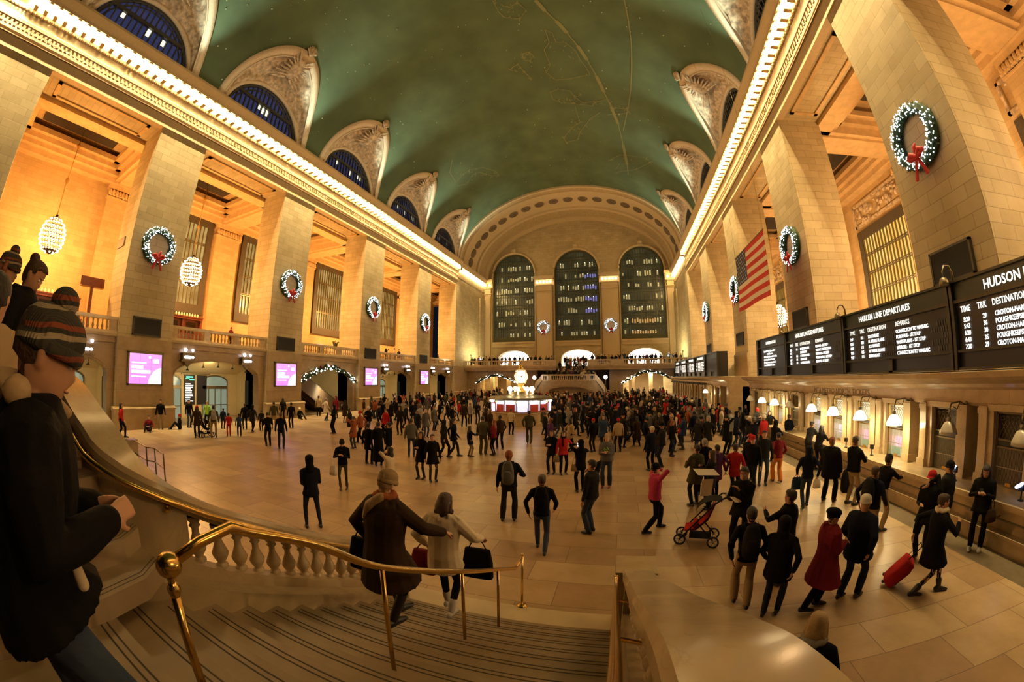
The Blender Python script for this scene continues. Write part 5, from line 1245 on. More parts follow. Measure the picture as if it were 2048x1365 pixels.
HR=[(-.125,.035,.055,.02,0),(-.115,.048,.082,.045,0),(-.09,.058,.092,.066,0),(-.065,.066,.094,.080,0),(-.05,.069,.094,.086,.010),(-.03,.071,.092,.092,.022),(-.005,.073,.088,.097,.012),(.02,.075,.086,.101,.0),(.05,.076,.091,.103,0),(.08,.072,.084,.100,0),(.105,.058,.066,.083,0),(.122,.036,.04,.055,0),(.13,.006,.008,.01,0)]
def add_head(m,s,n=14,neck=True):
    c,R=head_rings(s)
    if neck: m.limb([s['shc']+s['up']*-.02,s['neck'],c+R@V((0,-.012,-.07))],[(.07,.065),(.055,.055),(.052,.056)],10,(1,0,0))
    rows=[]
    for z,w,f,b,nose in HR:
        row=[]
        for j in range(n):
            a=2*PI*j/n; x=w*sin(a); y=(f if cos(a)>0 else b)*cos(a); 
            if nose and j==0: y+=nose
            row.append(c+R@V((x,y,z)))
        rows.append(row)
    m.grid(rows,closeu=True); o=len(m.v)-len(rows)*n; m.f.append(tuple(range(o,o+n))); m.m.append(m.mi)
    for sg in (-1,1): m.limb([c+R@V((sg*.072,-.012,-.03)),c+R@V((sg*.080,-.016,.012))],[(.012,.018),(.014,.02)],6)
def add_hair(m,s,style,n=14):
    c,R=head_rings(s); rows=[]; k=1.13
    if style in ('short','long','bun','shoulder'):
        for z,w,f,b,_ in HR[2:]:
            row=[]
            for j in range(n):
                a=2*PI*j/n; x=w*k*sin(a); y=(f if cos(a)>0 else b*1.1)*cos(a)*k
                if z<.055 and cos(a)>-.15: y=min(y,-.015 if z<.02 else .03); 
                if z<-.03 and style=='short': x*=.8; y=max(y,-.07)
                row.append(c+R@V((x,y,z*1.06+.004)))
            rows.append(row)
        m.grid(rows,closeu=True)
        if style in ('long','shoulder'):
            L=.30 if style=='long' else .17
            m.limb([c+R@V((0,-.03,.06)),c+R@V((0,-.06,-.05)),c+V((0,-.085,-.05-L*.5)),c+V((0,-.095,-.05-L))],[(.085,.07),(.10,.06),(.10,.045),(.06,.02)],12,(1,0,0))
            for sg in (-1,1): m.limb([c+R@V((sg*.07,-.0,.04)),c+R@V((sg*.085,-.005,-.08)),c+V((sg*.09,.0,-.06-L*.7))],[.03,.035,.02],8)
        if style=='bun': m.ball(c+R@V((0,-.10,.11)),.05,10,7)
def add_hat(m,s,style,n=14):
    c,R=head_rings(s); rows=[]
    if style in ('beanie','pom','beret'):
        k=1.17
        for z,w,f,b,_ in HR[6:]:
            row=[]
            for j in range(n):
                a=2*PI*j/n; kk=k*(1.25 if style=='beret' and .04<z<.11 else 1); row.append(c+R@V((w*kk*sin(a),(f if cos(a)>0 else b)*cos(a)*kk-.004,z*1.10+.010)))
            rows.append(row)
        m.grid(rows,closeu=True); 
        m.tube([c+R@V((.0875*sin(2*PI*j/16),(.104 if cos(2*PI*j/16)>0 else .116)*cos(2*PI*j/16),.025)) for j in range(16)],(.024,.010),6,ref=R@V((0,0,1)),closed=True)
        if style=='pom': m.ball(c+R@V((0,-.02,.165)),.048,12,8)
    elif style=='cap':
        k=1.10
        for z,w,f,b,_ in HR[7:]:
            rows.append([c+R@V((w*k*sin(2*PI*j/n),(f if cos(2*PI*j/n)>0 else b)*cos(2*PI*j/n)*k,z*1.1+.012)) for j in range(n)])
        m.grid(rows,closeu=True)
        pts=[c+R@V((.075*cos(PI*q/8),.075+.085*sin(PI*q/8),.035-.015*sin(PI*q/8))) for q in range(9)]
        m.poly(pts); m.poly([p+R@V((0,0,.008)) for p in reversed(pts)])
    elif style=='hood':
        for z,w,f,b,_ in HR[1:]:
            row=[]
            for j in range(n):
                a=2*PI*j/n; y=(f if cos(a)>0 else b)*cos(a)*1.35-.01
                if z<.075 and cos(a)>.25: y=min(y,.055)
                row.append(c+R@V((w*1.35*sin(a),y,z*1.18+.012)))
            rows.append(row)
        m.grid(rows,closeu=True); m.limb([c+R@V((0,-.05,-.10)),c+V((0,-.05,-.19))],[(.10,.09),(.13,.10)],10,(1,0,0))
def hand(m,wr,dirv,palmn,curl=.5,sc=1.0,thumb=1,fingers=True):
    d=dirv.normalized(); nn=(palmn-d*palmn.dot(d)).normalized(); sd=d.cross(nn)
    m.limb([wr,wr+d*.05*sc,wr+d*.085*sc],[(.026*sc,.018*sc),(.038*sc,.017*sc),(.040*sc,.014*sc)],8,sd)
    if not fingers: m.limb([wr+d*.08*sc,wr+d*.13*sc+nn*curl*.03,wr+d*.16*sc+nn*curl*.07],[(.036*sc,.013*sc),(.032*sc,.012*sc),(.022*sc,.01*sc)],8,sd); m.limb([wr+d*.03+sd*thumb*.02,wr+d*.07+sd*thumb*.045+nn*.012],[.011,.009],6); return
    for i,L in enumerate((.070,.080,.076,.060)):
        o=wr+d*.082*sc+sd*thumb*(.030-.0195*i)*sc; a=curl*1.0; p1=o+(d*cos(a*.5)+nn*sin(a*.5))*L*.45*sc; p2=p1+(d*cos(a*1.4)+nn*sin(a*1.4))*L*.32*sc; p3=p2+(d*cos(a*2.2)+nn*sin(a*2.2))*L*.25*sc
        m.limb([o-d*.01,o,p1,p2,p3],[.0085*sc,.0092*sc,.0088*sc,.008*sc,.0065*sc],7)
    o=wr+d*.022*sc+sd*thumb*.028*sc; p1=o+(d*.6+sd*thumb*.7+nn*.25).normalized()*.038*sc; p2=p1+(d*.85+sd*thumb*.15+nn*.5).normalized()*.03*sc
    m.limb([o-sd*thumb*.012,o,p1,p2],[.013*sc,.0125*sc,.0105*sc,.008*sc],7)
def add_torso(m,s,o,fat=1.0,grow=0.0,hem=None,flare=0.0,n=14):
    up=s['up']; P=s['pel']; rt=s['rt']
    hem=o.get('hem',-.06) if hem is None else hem
    path=[];rad=[]
    w=lambda a,b:((a+grow)*fat,(b+grow)*fat)
    zs=[]
    if hem<-.08:
        steps=4
        fwd=(s['knl']+s['knr'])/2-(s['hil']+s['hir'])/2
        for i in range(steps):
            f=1-i/steps; z=hem*f; q=V((0,fwd.y*.35*f,z)); path.append(P+q); rad.append(w(.165+.03*f+flare*f,.125+.035*f+flare*f*.8))
    else: path.append(P+V((0,0,hem))); rad.append(w(.168,.125))
    for h,a,b in ((.0,.165,.122),(.10,.152,.112),(.2,.155,.112),(.32,.175,.122),(.42,.185,.112),(.49,.165,.095),(.53,.10,.075),(.56,.062,.062)):
        path.append(P+up*h); rad.append(w(a,b))
    m.tube(path,rad,n,rt)
def add_arm(m,s,k,r=1.0,n=9,end=None):
    a,b,c=s['sh'+k],s['el'+k],s['ha'+k]; e=c+(b-c).normalized()*.02
    m.limb([a.lerp(s['shc'],.25),a,a.lerp(b,.5),b,b.lerp(e,.5),e],[.07*r,.066*r,.058*r,.052*r,.047*r,.038*r],n)
def add_leg(m,s,k,r=1.0,n=10,down=None,wide=0.0):
    a,b,c=s['hi'+k],s['kn'+k],s['an'+k]
    m.limb([a+V((0,0,.04)),a,a.lerp(b,.45),b,b.lerp(c,.4),c+V((0,0,.0))],[.09*r,.092*r,.078*r,(.058+wide*.5)*r,(.055+wide)*r,(.040+wide)*r],n)
def add_shoe(m,s,k,boot=0,n=8):
    f=s['fo'+k]; a=s['fd'+k]; d=V((sin(a),cos(a),0))
    if boot: m.limb([s['an'+k]+(s['kn'+k]-s['an'+k])*boot,s['an'+k]+(s['kn'+k]-s['an'+k])*boot*.5,s['an'+k]],[.058,.052,.045],n)
    z=f.z; m.limb([f-d*.05+V((0,0,.055)),f+d*.02+V((0,0,.055)),f+d*.12+V((0,0,.036)),f+d*.17+V((0,0,.028))],[(.038,.05),(.042,.05),(.044,.034),(.036,.026)],n,V((d.y,-d.x,0)))
def finish(m,name,mat,parent,vox=None,smooth_it=2):
    o=m.build(name,mat,parent,smooth=True)
    if vox:
        par=o.parent; o.parent=None
        r=o.modifiers.new('r','REMESH'); r.mode='VOXEL'; r.voxel_size=vox; r.use_smooth_shade=True
        q=o.modifiers.new('s','SMOOTH'); q.factor=.5; q.iterations=smooth_it
        EVAL.append(o); o.parent=par
    return o
EVAL=[]
def bake_all():
    bpy.context.view_layer.update(); dg=bpy.context.evaluated_depsgraph_get()
    for o in EVAL:
        ev=o.evaluated_get(dg); me=bpy.data.meshes.new_from_object(ev); me.name=o.data.name; old=o.data; o.modifiers.clear(); o.data=me
        me.polygons.foreach_set('use_smooth',[True]*len(me.polygons)); bpy.data.meshes.remove(old)
    EVAL.clear()
def person(x,y,face,label,p=None,o=None,z=0.0,H=1.72,lod=1,group=None,sk=0):
    """face: heading in degrees, 0 = away from the viewer (+y), 90 = to the left (-x)"""
    p=p or {}; o=o or {}; s=skeleton(p); fat=o.get('fat',1.0)
    g=root('person',(x,y,z),math.radians(face),label,'person',group); k=H/1.75; g.scale=(k,k,k)
    top=cm(o.get('top','black')) if isinstance(o.get('top','black'),str) else o['top']; bot=cm(o.get('bot','darkjeans')); nn=14 if lod<2 else 10
    coat=o.get('hem',-.06); vox={0:.011,1:.018,2:None}[lod]; fing=lod<1 or o.get('fing')
    # body: one continuous skin from head to feet
    m=MB(); add_head(m,s,16 if lod<2 else 12)
    m.tube([s['pel']+V((0,0,-.04)),s['waist'],s['chest'],s['shc'],s['neck']],[(.14,.10),(.125,.09),(.15,.1),(.15,.08),(.05,.05)],10,s['rt'])
    for q,sg in (('l',-1),('r',1)):
        add_arm(m,s,q,.72,7)
        d=(s['ha'+q]-s['el'+q]).normalized(); hand(m,s['ha'+q],d,V(o.get('palm'+q,(-sg*1.0,.25,-.2))),o.get('curl',.55),1.0,thumb=1 if q=='l' else -1,fingers=fing)
        add_leg(m,s,q,.78,8)
        if o.get('nobody'): pass
    body=finish(m,'body',SKIN[sk],g,.0075 if fing and lod<1 else (.014 if lod<2 else None),1)
    if lod<2:
        c,R=head_rings(s)
        for sg in (-1,1):
            m=MB(); m.ball(c+R@V((sg*.031,.077,.004)),.0125,8,6); m.mi=1; m.ball(c+R@V((sg*.031,.0835,.004)),.0072,6,5); m.build('eye',[EYEW,EYED],body,smooth=True)
            m=MB(); m.limb([c+R@V((sg*.016,.088,.026)),c+R@V((sg*.046,.078,.028))],[.0045,.003],5); m.build('eyebrow',hm(o.get('hairc','dark')),body,smooth=True)
        m=MB(); m.limb([c+R@V((-.02,.088,-.072)),c+R@V((0,.096,-.072)),c+R@V((.02,.088,-.072))],[.005,.007,.005],6); m.build('mouth',LIP,body,smooth=True)
    # upper garment
    m=MB(); add_torso(m,s,o,fat,.012 if coat>-.1 else .02,None,o.get('flare',.0),nn)
    for q in 'lr': add_arm(m,s,q,o.get('sleeve',1.0)*(.5+.5*fat),9)
    if o.get('collar',True): m.tube([s['neck']+V((.072*cos(2*PI*j/12),.07*sin(2*PI*j/12)-.005,-.005)) for j in range(12)],(.022,.028),6,closed=True)
    if o.get('hooddown'): m.limb([s['neck']+V((-.10,-.06,-.02)),s['neck']+V((0,-.10,-.03)),s['neck']+V((.10,-.06,-.02))],[.05,.065,.05],8)
    finish(m,'coat' if coat<-.15 else 'jacket',top,g,vox)
    # trousers or bare/stockinged legs
    m=MB(); m.limb([s['pel']+V((0,0,.08)),s['pel']+V((0,0,-.04))],[(.15*fat,.11*fat),(.155*fat,.12*fat)],nn,(1,0,0))
    for q in 'lr': add_leg(m,s,q,o.get('legs',1.0),9,wide=o.get('wide',.012))
    finish(m,'trousers',bot,g,vox)
    if o.get('skirt'):
        m=MB(); m.tube([s['pel']+V((0,0,.05)),s['pel']+V((0,0,-.1)),s['pel']+V((0,.01,-.34))],[(.15,.12),(.175,.14),(.20,.17)],nn,(1,0,0)); finish(m,'skirt',cm(o['skirt']),g,None)
    for q in 'lr':
        m=MB(); add_shoe(m,s,q,o.get('boot',0)); finish(m,'shoe',SHOE[o.get('shoe','black')],g,None)
    if o.get('hair','short')!='none':
        m=MB(); add_hair(m,s,o.get('hair','short')); finish(m,'hair',hm(o.get('hairc','dark')),g,None)
    if o.get('hat'):
        m=MB(); add_hat(m,s,o['hat'],18); hc=o.get('hatc','black'); finish(m,'hood' if o['hat']=='hood' else 'hat',cm(hc) if isinstance(hc,str) else hc,g,None)
    if o.get('scarf'):
        m=MB(); nk=s['neck']; m.tube([nk+V((.085*cos(2*PI*j/14),.08*sin(2*PI*j/14),.01+.015*sin(j*2.2))) for j in range(14)],(.042,.05),8,closed=True); m.limb([nk+V((.05,.09,0)),nk+V((.06,.15,-.15)),nk+V((.05,.155,-.32))],[(.035,.015)]*3,8,(1,0,0)); finish(m,'scarf',cm(o['scarf']),g,.012 if lod<2 else None)
    if o.get('belt'):
        pass
    g['_']=0; del g['_']
    return g,s
def wpt(g,v):  # a point given in the person's frame -> world
    return Matrix.Rotation(g.rotation_euler.z,4,'Z')@(V(v)*g.scale.x)+g.location
def backpack(g,s,c='charcoal',label='',cat='backpack',w=.15,h=.22):
    b=root('backpack',g.location,g.rotation_euler.z,label,cat); b.scale=g.scale; up=s['up']
    c0=s['chest']+V((0,-.20,0)); m=MB(.6); m.limb([c0-up*h,c0-up*h*.5,c0+up*.05,c0+up*h*.8],[(w*.95,.085),(w,.10),(w*.95,.09),(w*.7,.06)],12,(1,0,0)); m.build('bag',cm(c),b,smooth=True)
    m=MB(); m.limb([c0-up*h*.6+V((0,-.09,0)),c0-up*.02+V((0,-.085,0))],[(w*.7,.03),(w*.65,.03)],10,(1,0,0)); m.build('pocket',cm(c),b,smooth=True)
    for sg in (-1,1):
        m=MB(); sh=s['shc']+V((sg*.11,0,.055)); m.tube([c0+up*.14+V((sg*.08,.03,0)),sh+V((0,-.08,0)),sh+V((0,.0,.012)),s['chest']+V((sg*.12,.14,.02)),s['waist']+V((sg*.15,.07,.0)),c0-up*h*.8+V((sg*.1,.03,0))],(.02,.007),6); m.build('strap',cm('black'),b)
    return b
def handbag(pos,c='black',label='',name='handbag',w=.16,h=.15,d=.06,rz=0,drop=.28,cat='bag'):
    b=root(name,pos,rz,label,cat); m=MB(.45); m.tube([(0,0,-drop-2*h+.02),(0,0,-drop-2*h),(0,0,-drop-h),(0,0,-drop-.02),(0,0,-drop)],[(w*.8,d*.8),(w,d*1.1),(w*.98,d*1.05),(w*.85,d*.5),(w*.8,d*.4)],16,(1,0,0)); m.build('bag',cm(c),b,smooth=True)
    m=MB(); m.tube([(-w*.6,0,-drop-.01),(-w*.35,0,-drop*.4),(0,0,0),(w*.35,0,-drop*.4),(w*.6,0,-drop-.01)],.008,6); m.build('strap',cm(c),b); return b
def papersheet(pos,rot,w,h,label,c='white'):
    m=MB(); m.box(-w/2,-h/2,-.001,w/2,h/2,.001); o=m.build('paper_sheet',cm(c)); o.location=pos; o.rotation_euler=rot; tag(o,label,'paper'); return o
def phone(g,s,k,label,glow=False):
    c=wpt(g,s['ha'+k]+(s['ha'+k]-s['el'+k]).normalized()*.10); m=MB(); m.box(-.036,-.004,-.07,.036,.004,.07); o=m.build('phone',plain('phone_lit',(.8,.85,1),.3,emit=(.8,.88,1),es=5) if glow else SHOE['black']); o.location=c; o.rotation_euler=(.3,0,g.rotation_euler.z); tag(o,label,'phone'); return o
def fz(px,py,z=0): q=onz(px,py,z); return q.x,q.y
UP2=dict(hl=(-.07,.22,.10),hr=(.07,.22,.10))                 # both hands at the face: taking a picture
PHN=dict(hl=(-.06,.26,-.22),hr=(.10,.26,-.20),nod=.45)          # looking down at a phone
FOLD=dict(hl=(-.02,.20,-.26),hr=(.05,.22,-.24))
def W(sp=.22,ph=0): # walking, one foot ahead
    return dict(fl=(-.09,sp if ph==0 else -sp,0.02 if ph else 0),fr=(.09,-sp if ph==0 else sp,0.0 if ph else .02),pelvis=.92,hl=(-.26,-.14 if ph==0 else .18,-.50),hr=(.26,.18 if ph==0 else -.14,-.50),lean=.05)
def mk(**k): return k
# ---------- the people nearest the camera
STRIPE_M,nt_,b_=nmat('striped_knit')
def _stripes():
    nt,b=nt_,b_; L=nt.links.new; tc=N(nt,'ShaderNodeTexCoord'); sp=N(nt,'ShaderNodeSeparateXYZ'); L(tc.outputs['Object'],sp.inputs[0]); w=N(nt,'ShaderNodeMath',operation='MULTIPLY_ADD'); L(sp.outputs[2],w.inputs[0]); w.inputs[1].default_value=11.5; w.inputs[2].default_value=.15
    nz=N(nt,'ShaderNodeTexNoise'); nz.inputs['Scale'].default_value=9; L(tc.outputs['Object'],nz.inputs['Vector']); ad=N(nt,'ShaderNodeMath',operation='MULTIPLY_ADD'); L(nz.outputs[0],ad.inputs[0]); ad.inputs[1].default_value=.25; L(w.outputs[0],ad.inputs[2])
    fr=N(nt,'ShaderNodeMath',operation='FRACT'); L(ad.outputs[0],fr.inputs[0]); r=N(nt,'ShaderNodeValToRGB'); L(fr.outputs[0],r.inputs[0]); r.color_ramp.interpolation='CONSTANT'; e=r.color_ramp.elements; e[0].position=0; e[0].color=(.045,.042,.035,1); e[1].position=.34; e[1].color=(.36,.30,.20,1)
    for p_,c_ in ((.52,(.045,.042,.035,1)),(.68,(.24,.06,.03,1)),(.86,(.045,.042,.035,1))): k=e.new(p_); k.color=c_
    L(r.outputs[0],b.inputs['Base Color']); sock(b,'Roughness',.95); n3=N(nt,'ShaderNodeTexWave'); n3.inputs['Scale'].default_value=60; L(tc.outputs['Object'],n3.inputs['Vector']); bp=N(nt,'ShaderNodeBump'); bp.inputs['Strength'].default_value=.5; bp.inputs['Distance'].default_value=.01; L(n3.outputs[0],bp.inputs['Height']); L(bp.outputs[0],b.inputs['Normal'])
_stripes()
g,s=person(5.66,.10,-8,'man in a striped bobble hat and black coat, very close at the left edge',dict(nod=.32,turn=.05,lean=.14,hl=(-.10,.20,-.30),hr=(.13,.21,-.28),fr=(.10,.22,-.0),fl=(-.1,-.15,0)),
  mk(top='black',hem=-.09,bot='jeans',hat='pom',hatc=STRIPE_M,hairc='brown',hair='short',fat=1.25,sleeve=1.25,hooddown=False),z=LZ,H=1.72,lod=0)
m=MB(); hoodpt=s['neck']; m.limb([hoodpt+V((-.13,-.03,.02)),hoodpt+V((-.02,-.12,.015)),hoodpt+V((.11,-.05,.02))],[.05,.07,.05],10); m.limb([hoodpt+V((-.10,.03,.0)),hoodpt+V((-.03,.11,-.05))],[.035,.02],8); finish(m,'hood',cm('tan'),g,.012)
m=MB(); m.limb([s['waist']+V((.17,.10,.12)),s['waist']+V((.19,.12,-.02)),s['waist']+V((.2,.13,-.10))],[.012,.014,.018],8); m.build('toggle_cord',cm('cream'),g,smooth=True)
person(4.45,.06,75,'person in a grey-beige puffer jacket cut by the left edge of the picture',dict(nod=.2),mk(top='tan',hem=-.05,bot='black',hair='short',hairc='dark',fat=1.25),z=LZ+.16,H=1.82,lod=1)
person(3.05,.30,-30,'dark-haired person in a dark hooded coat looking down from the upper steps',dict(nod=.55,lean=.12),mk(top='black',hem=-.2,bot='black',hair='bun',hairc='brown',hooddown=True,fat=1.1),z=2.74,H=1.70,lod=1)
person(2.95,.16,-30,'smaller person in a striped bobble hat beside the hooded person on the upper steps',dict(nod=.3),mk(top='charcoal',hem=-.1,bot='black',hat='pom',hatc=STRIPE_M,hair='long',hairc='ginger'),z=2.80,H=1.66,lod=1)
# two women going down the stair with a hand on the middle rail
zs=lambda y:LZ-.16*max(0,math.floor((ny(12)-y)/.34)+1) if y>ny(13) else LZ
g,s=person(5.03,2.90,-14,'woman in a long brown coat and knit hat walking down the near stair',dict(fl=(-.12,.30,-.16),fr=(.06,-.02,0),hr=(.42,.38,-.33),hl=(-.32,.02,-.48),pelvis=.90,lean=.10,nod=.30),
  mk(top='brown',hem=-.34,flare=.05,bot='black',boot=.7,hat='beanie',hatc='khaki',hair='short',hairc='blonde',fat=1.34,sleeve=1.15,wide=.0,palmr=(0,.3,-1),curl=.9,scarf='rust'),z=1.12,H=1.68,lod=0)
m=MB(); nk=s['neck']; m.limb([nk+V((.04,-.09,.02)),nk+V((-.05,-.16,-.06)),nk+V((-.13,-.17,-.20))],[.05,.055,.03],8); finish(m,'hair',hm('blonde'),g,.012)
handbag(wpt(g,s['hal']+V((-.04,-.05,.12))),'black','black handbag with hanging fringe carried by the woman in the dark brown coat',w=.17,h=.17,drop=.12)
g,s=person(5.14,3.95,-4,'woman in a cream puffer jacket and brown scarf beside the middle stair rail',dict(fl=(-.1,.26,-.16),fr=(.1,-.06,0),hr=(.36,.34,-.36),hl=(-.30,.06,-.45),pelvis=.91,nod=.38,lean=.06),
  mk(top='cream',hem=-.20,bot='black',hair='shoulder',hairc='brown',fat=1.18,sleeve=1.25,hooddown=True,shoe='white',boot=.35,palmr=(0,.3,-1),curl=.9,scarf='brown',wide=0),z=.64,H=1.66,lod=0)
handbag(wpt(g,s['har']+V((-.05,-.02,.0))),'black','large black tote on the arm of the woman in the cream jacket',name='tote_bag',w=.20,h=.20,drop=.14)
handbag(wpt(g,s['hal']+V((-.05,.0,.0))),'maroon','striped dark shopping bag in the left hand of the woman in the cream jacket',name='shopping_bag',w=.18,h=.15,d=.09,drop=.10)
# ---------- in the space right of the stair
def P(px,py,face,label,p=None,o=None,H=1.72,lod=1,sk=0,z=0.0):
    x,y=fz(px,py,z); x=min(14.75,max(-17.5,x)); face=face-math.degrees(math.atan2(x-CAM.x,y)); return person(x,y,face,label,p,o,z=z,H=H,lod=lod,sk=sk)
g,s=person(8.88,2.75,-30,'blonde-haired person in a dark coat passing just beyond the right-hand marble balustrade',dict(nod=.35,**W(.2)),mk(top='navy',hem=-.2,hair='shoulder',hairc='blonde',scarf='lightgrey'),H=1.66,lod=1)
g,s=P(1632,1216,-62,'woman in a dark red knee-length coat and black beret, hands clasped',dict(hl=(-.02,.24,-.26),hr=(.04,.26,-.25),fl=(-.08,.02,0),fr=(.12,-.30,.0),nod=.15),mk(top='maroon',hem=-.42,flare=.07,bot='black',hat='beret',hatc='black',hair='short',fat=1.32,sleeve=1.2,hooddown=True,shoe='black',wide=.015),H=1.64,lod=0)
P(1694,1198,-25,'man in a navy jacket and white knit hat beside the woman in the red coat',dict(nod=.1,**W(.14,1)),mk(top='navy',hem=-.16,bot='darkjeans',hat='beanie',hatc='white',hair='none',fat=1.25,sleeve=1.15,wide=.02),H=1.76)
g,s=P(1478,1212,12,'young man with a black backpack and tan trousers, seen from behind near the balustrade end',W(.12),mk(top='black',bot='khaki',hair='short',wide=.03),H=1.68); backpack(g,s,'charcoal','black backpack on the young man in tan trousers')
P(1538,1232,-10,'person in a black puffer coat and dark jeans right of the backpacker in tan trousers',W(.1,1),mk(top='black',hem=-.18,bot='darkjeans',hair='short',fat=1.2,hat='hood',hatc='black'),H=1.62)
g,s=P(1474,1104,168,'tall dark-haired man in a black jacket eating from a wrapper, facing the viewer',dict(hl=(.02,.26,-.08),hr=(.10,.28,-.26),nod=.15),mk(top='black',hem=-.16,bot='black',hair='short',fat=1.15,shoe='white',curl=.9,wide=.02),H=1.80,sk=1)
papersheet(wpt(g,s['har']+V((-.03,.10,.03))),(.4,.2,.5),.14,.18,'white food wrapper in the hands of the tall man in the black jacket')
g,s=P(1556,1168,62,'dark-coated person in a ponytail holding out a folded paper, in profile',dict(hl=(-.10,.42,-.12),hr=(.12,.36,-.30)),mk(top='black',hem=-.18,bot='black',hair='short',fat=1.15,curl=.8),H=1.72,sk=1)
papersheet(wpt(g,s['hal']+V((0,.16,.02))),(.2,.1,.6),.16,.22,'folded white paper in the outstretched hand of the dark-coated person')
# stroller
def stroller(x,y,rz,label,c='red'):
    g=root('stroller',(x,y,0),rz,label,'stroller')
    for (wx,wy,nm) in ((-.26,-.30,'wheel'),(.26,-.30,'wheel'),(-.20,.42,'wheel'),(.20,.42,'wheel')):
        m=MB(); m.tube([(wx,wy+.115*cos(2*PI*j/18),.125+.115*sin(2*PI*j/18)) for j in range(18)],.022,6,ref=(1,0,0),closed=True); w=m.build(nm,BLACK,g,smooth=True)
        m=MB(); m.limb([(wx-.02,wy,.125),(wx+.02,wy,.125)],.03,8)
        for j in range(5): m.tube([(wx,wy,.125),(wx,wy+.1*cos(2*PI*j/5),.125+.1*sin(2*PI*j/5))],.008,4)
        m.build('hub',cm('lightgrey'),w,smooth=True)
    m=MB()
    for sx in (-.24,.24):
        m.tube([(sx,.42,.14),(sx,.2,.42),(sx,-.25,.95),(sx*.9,-.42,1.08)],.016,7); m.tube([(sx,-.30,.14),(sx,.05,.52)],.016,7)
    m.tube([(-.24,.42,.14),(.24,.42,.14)],.014,6); m.build('frame',cm('charcoal'),g,smooth=True)
    m=MB(); m.tube([(-.215,-.42,1.08),(-.15,-.5,1.1),(.15,-.5,1.1),(.215,-.42,1.08)],.022,8); m.build('handle',BLACK,g,smooth=True)
    m=MB(); m.grid([[(-.2,.34,.36),(.2,.34,.36)],[(-.21,.10,.40),(.21,.10,.40)],[(-.21,-.12,.62),(.21,-.12,.62)],[(-.19,-.25,.92),(.19,-.25,.92)]]); m.grid([[(-.2,.34,.33),(.2,.34,.33)],[(-.21,.08,.36),(.21,.08,.36)],[(-.21,-.16,.60),(.21,-.16,.60)],[(-.19,-.28,.92),(.19,-.28,.92)]]); m.limb([(-.17,.12,.44),(.17,.12,.44)],[.06,.06],8); m.build('seat',cm(c),g,smooth=True)
    m=MB()
    rows=[[(sx,-.27+.40*sin(a)*1.0,.70+.34*cos(a)) for sx in (-.22,-.11,0,.11,.22)] for a in [PI*(-.12+.62*q/8) for q in range(9)]]; m.grid(rows); m.build('canopy',cm('charcoal'),g,smooth=True)
    m=MB(); m.box(-.2,-.24,.17,.2,.22,.19); m.box(-.2,-.24,.17,.2,-.22,.32); m.box(-.2,.2,.17,.2,.22,.28); m.build('basket',cm('charcoal'),g)
    return g
x,y=fz(1398,1085); stroller(x,y,math.radians(75),'empty red and black pushchair standing on the open floor')
P(1418,1020,70,'long-haired woman in a dark coat holding a big sheet of paper above the pushchair',dict(hl=(-.05,.34,-.18),hr=(.12,.34,-.18),nod=.1),mk(top='charcoal',hem=-.25,bot='black',hair='long',hairc='brown'),H=1.64)
P(1388,1012,40,'man in an olive coat standing behind the sheet of paper',dict(hl=(-.1,.3,-.2)),mk(top='olive',hem=-.24,bot='darkjeans',hair='short',fat=1.2),H=1.74)
x,y=fz(1405,1030); papersheet((x,y-.1,1.18),(.25,.1,.25),.62,.36,'large white sheet of paper held out flat over the pushchair')
m=MB(); m.box(-.16,-.006,-.26,.16,.006,.20); o=m.build('shopping_bag',cm('white')); o.location=(x+.05,y-.05,.78); o.rotation_euler=(.1,.05,.2); tag(o,'white shopping bag with dark lettering hanging below the paper sheet','bag')
# suitcase woman and neighbours
g,s=P(1845,1190,-58,'woman in a black coat and black tights striding right, pulling a red suitcase',dict(fl=(-.06,.32,0),fr=(.08,-.26,.03),pelvis=.90,hl=(-.30,-.30,-.40),hr=(.2,.25,-.1),lean=.06,nod=.1),mk(top='black',hem=-.32,flare=.05,bot='black',hair='short',hairc='brown',boot=.3,legs=.8,wide=0,fat=1.1,scarf='cream'),H=1.72,lod=1)
sx_,sy_=fz(1772,1168); q=root('suitcase',(sx_,sy_,.05),math.radians(-62),'small red wheeled suitcase pulled along behind the woman in the black coat','suitcase'); q.rotation_euler=(math.radians(-38),0,math.radians(-128))
m=MB(.4); m.tube([(0,0,.0),(0,0,.02),(0,0,.28),(0,0,.54),(0,0,.56)],[(.16,.08),(.19,.11),(.195,.12),(.19,.11),(.16,.08)],20,(1,0,0)); m.build('shell',cm('red'),q,smooth=True)
m=MB(); m.limb([(0,.11,.12),(0,.12,.40)],[(.15,.03),(.15,.03)],10,(1,0,0)); m.build('pocket',cm('maroon'),q,smooth=True)
m=MB(); m.tube([(-.10,-.06,.45),(-.10,-.07,.86),(.10,-.07,.86),(.10,-.06,.45)],.010,6); m.build('handle',cm('charcoal'),q)
for w in (-.14,.14): m=MB(); m.limb([(w-.01,-.09,.0),(w+.01,-.09,.0)],.03,8); m.build('wheel',SHOE['black'],q,smooth=True)
P(1838,1120,150,'man in a red cap and black coat holding a phone to his ear',dict(hl=(-.02,.12,.10),hr=(.05,.25,-.28)),mk(top='black',hem=-.2,bot='black',hat='cap',hatc='red',hair='short',fat=1.15),H=1.72)
P(1878,1085,60,'person in a black knit hat and dark jacket behind the man in the red cap',{},mk(top='charcoal',hem=-.1,bot='black',hat='beanie',hatc='black',fat=1.1),H=1.70)
g,s=P(1948,1100,175,'dark-haired woman in black looking at her phone beside the counter, handbag on her arm',dict(PHN),mk(top='black',hem=-.14,bot='black',hair='long',hairc='dark',shoe='white',fat=1.15,wide=.02,curl=.9),H=1.70,sk=1); phone(g,s,'r','phone in the hand of the dark-haired woman by the counter')
